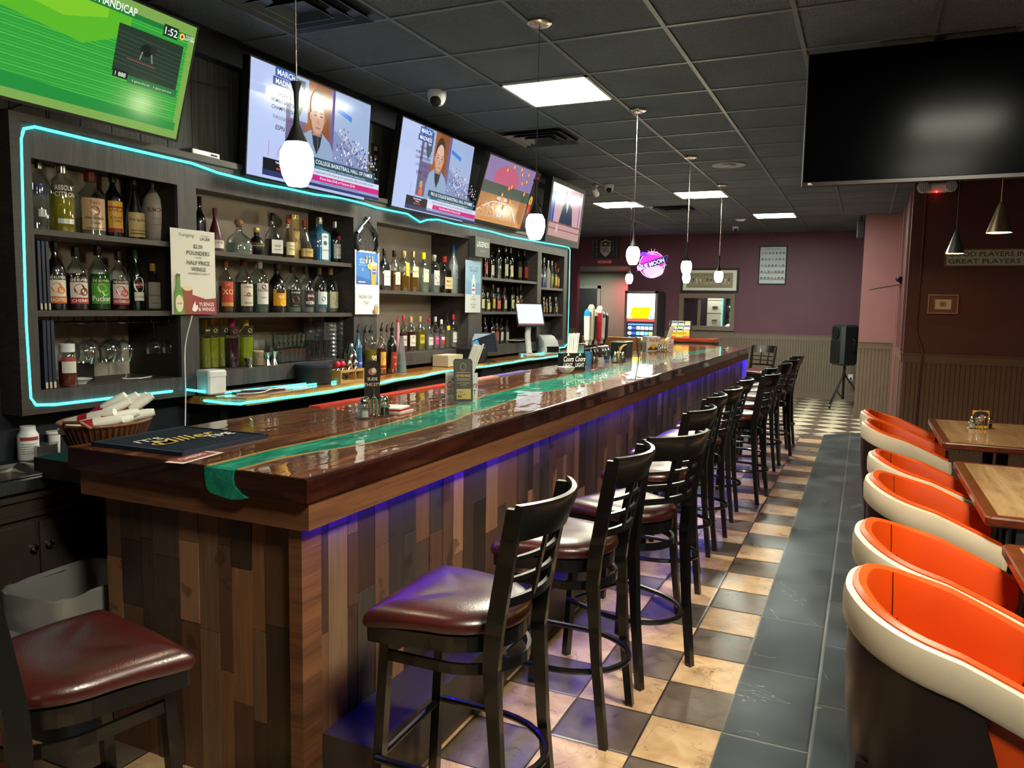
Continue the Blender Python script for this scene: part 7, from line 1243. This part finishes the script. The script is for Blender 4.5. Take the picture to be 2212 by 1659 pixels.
for y0, y1, ky in ((-.1, .68, .62), (.70, 1.23, .75), (1.25, 1.835, 1.812), (1.85, 2.14, 1.872)):
    b = MB(); b.bbox(-2.80, -2.782, y0, y1, .10, .738, .005); d = b.build('door', 'cabinet_paint', t); b = MB(); b.bbox(-2.782, -2.778, y0+.06, y1-.06, .16, .66, .003); b.build('door_panel', 'cabinet_paint', d); b = MB(); b.lathe([(0, 0), (.006, 0), (.006, .012), (.013, .018), (.014, .024), (.009, .03), (0, .031)], seg=14); b.v = [(v[2]-2.782, v[0]+ky, v[1]+.645) for v in b.v]; b.build('knob', 'chrome', d)
simple('pill_bottle', 'large white pill bottle with a red stripe behind the sink', 'bottle', (-3.13, pos(40, -3.13), .9005), lambda t: (lat(t, 'bottle_body', [(.036, 0), (.04, .004), (.04, .105), (.03, .122), (.03, .128)], 'white_plastic', 20), lat(t, 'lid', [(.029, .126), (.029, .142), (0, .143)], 'white_plastic', 20), (lambda a: (a.rect(-.03, .045, .085, .10, '#8c1c1c', 6), [a.rect(-.025, .035, .03+.01*i, .033+.01*i, '#8a8a86', 4) for i in range(5)], a.build('label', 'print', t, cyl=.0405)))(Art())), -.6)
simple('plastic_cup', 'small white plastic tube cup with a cap behind the sink', 'cup', (-3.13, pos(98, -3.13), .9005), lambda t: (lat(t, 'cup_body', [(.02, 0), (.024, .09), (.03, .095)], 'white_plastic', 16), lat(t, 'cap', [(.031, .095), (.031, .105), (0, .106)], 'white_plastic', 16), (lambda a: a.text('PLASTIC', 0, .05, .012, '#3a3a3a', bold=True, wmax=.03).build('print', 'print', t, cyl=.0245))(Art())), -.5)
simple('steel_box', 'flat grey steel box behind the sink beside the plastic cup', 'box', (-3.12, 2.08, .9005), lambda t: bx(t, 'box_body', -.05, .05, -.04, .05, 0, .06, mat='brushed_steel'))
t = thing('underbar_shelf', 'steel under-bar shelf running behind the bar top', 'shelf', (0, 0, 0)); bx(t, 'shelf_top', -2.775, -2.45, 1.86, 5.6, .90, .93, mat='matte_black'); bx(t, 'steel_rim', -2.465, -2.445, 2.25, 5.6, .93, 1.0, mat='brushed_steel')
for y in (2.25, 3.9, 5.5): bx(t, 'support', -2.76, -2.47, y, y+.04, 0, .90, mat='matte_black')
t = thing('drying_board', 'black board carrying the wicker basket behind the bar end', 'board', (-2.62, 2.02, .955)); bx(t, 'board', -.155, .17, -.19, .17, -.024, .028)
for k, (y, c_, lab) in enumerate(((3.35, '#5a5a24', 'yellow order pad on the under-bar shelf'), (3.75, '#4a4a20', 'second folded yellow pad on the under-bar shelf'), (3.0, '#57473a', 'flat brown pad on the under-bar shelf'))): simple('note_pad', lab, 'pad', (-2.6, y, .9305), lambda t: bx(t, 'pad', -.1, .1, -.14, .14, 0, .03, mat=M('pad_'+str(k), c_, .7), bev=.004), .3*k-.2)
simple('black_tray', 'round black tray on the under-bar shelf near the basket', 'tray', (-2.6, 2.55, .9305), lambda t: lat(t, 'tray', [(0, 0), (.15, 0), (.16, .012), (.155, .014), (.148, .004), (0, .004)], 'matte_black', 28, cap=False))
simple('power_adapter', 'grey power adapter with cords on the under-bar shelf', 'adapter', (-2.66, 2.85, .9305), lambda t: bx(t, 'adapter_body', -.03, .03, -.04, .04, 0, .03, mat='beige_plastic', bev=.004))
def bin_(loc, sx, sy, h, label, rz=0, body='rubber_navy'):
    t = thing('trash_bin', label, 'bin', loc, rz); o = lambda s, z, j=0: [((sx+random.uniform(-j, j))*s*math.copysign(abs(math.cos(a))**.4, math.cos(a)), (sy+random.uniform(-j, j))*s*math.copysign(abs(math.sin(a))**.4, math.sin(a)), z+random.uniform(-j, j)) for a in [2*PI*(i+.5)/40 for i in range(40)]]
    b = MB(); b.loft([o(.85, 0), o(1, h), o(.97, h), o(.83, .01)]); b.build('bin_body', body, t); b = MB(); b.loft([o(1.03, h-.16, .012), o(1.05, h-.10, .010), o(1.035, h-.03, .006), o(1.04, h+.012, .004), o(.99, h+.016, .004), o(.945, h-.01, .002), o(.915, h-.12, .002), o(.86, h-.3, .002)], cap=False); b.build('bin_liner', 'plastic_film', t); return t
random.seed(11)
bin_((-2.59, 1.85, 0), .16, .20, .53, 'tall bin with white plastic liner between the sink and the bar', .05, 'grey_plastic'); bin_((-2.58, 1.42, 0), .155, .19, .42, 'lower bin with white liner nearer the front stool', .05, M('pink_bin', '#8a4a42', .5))
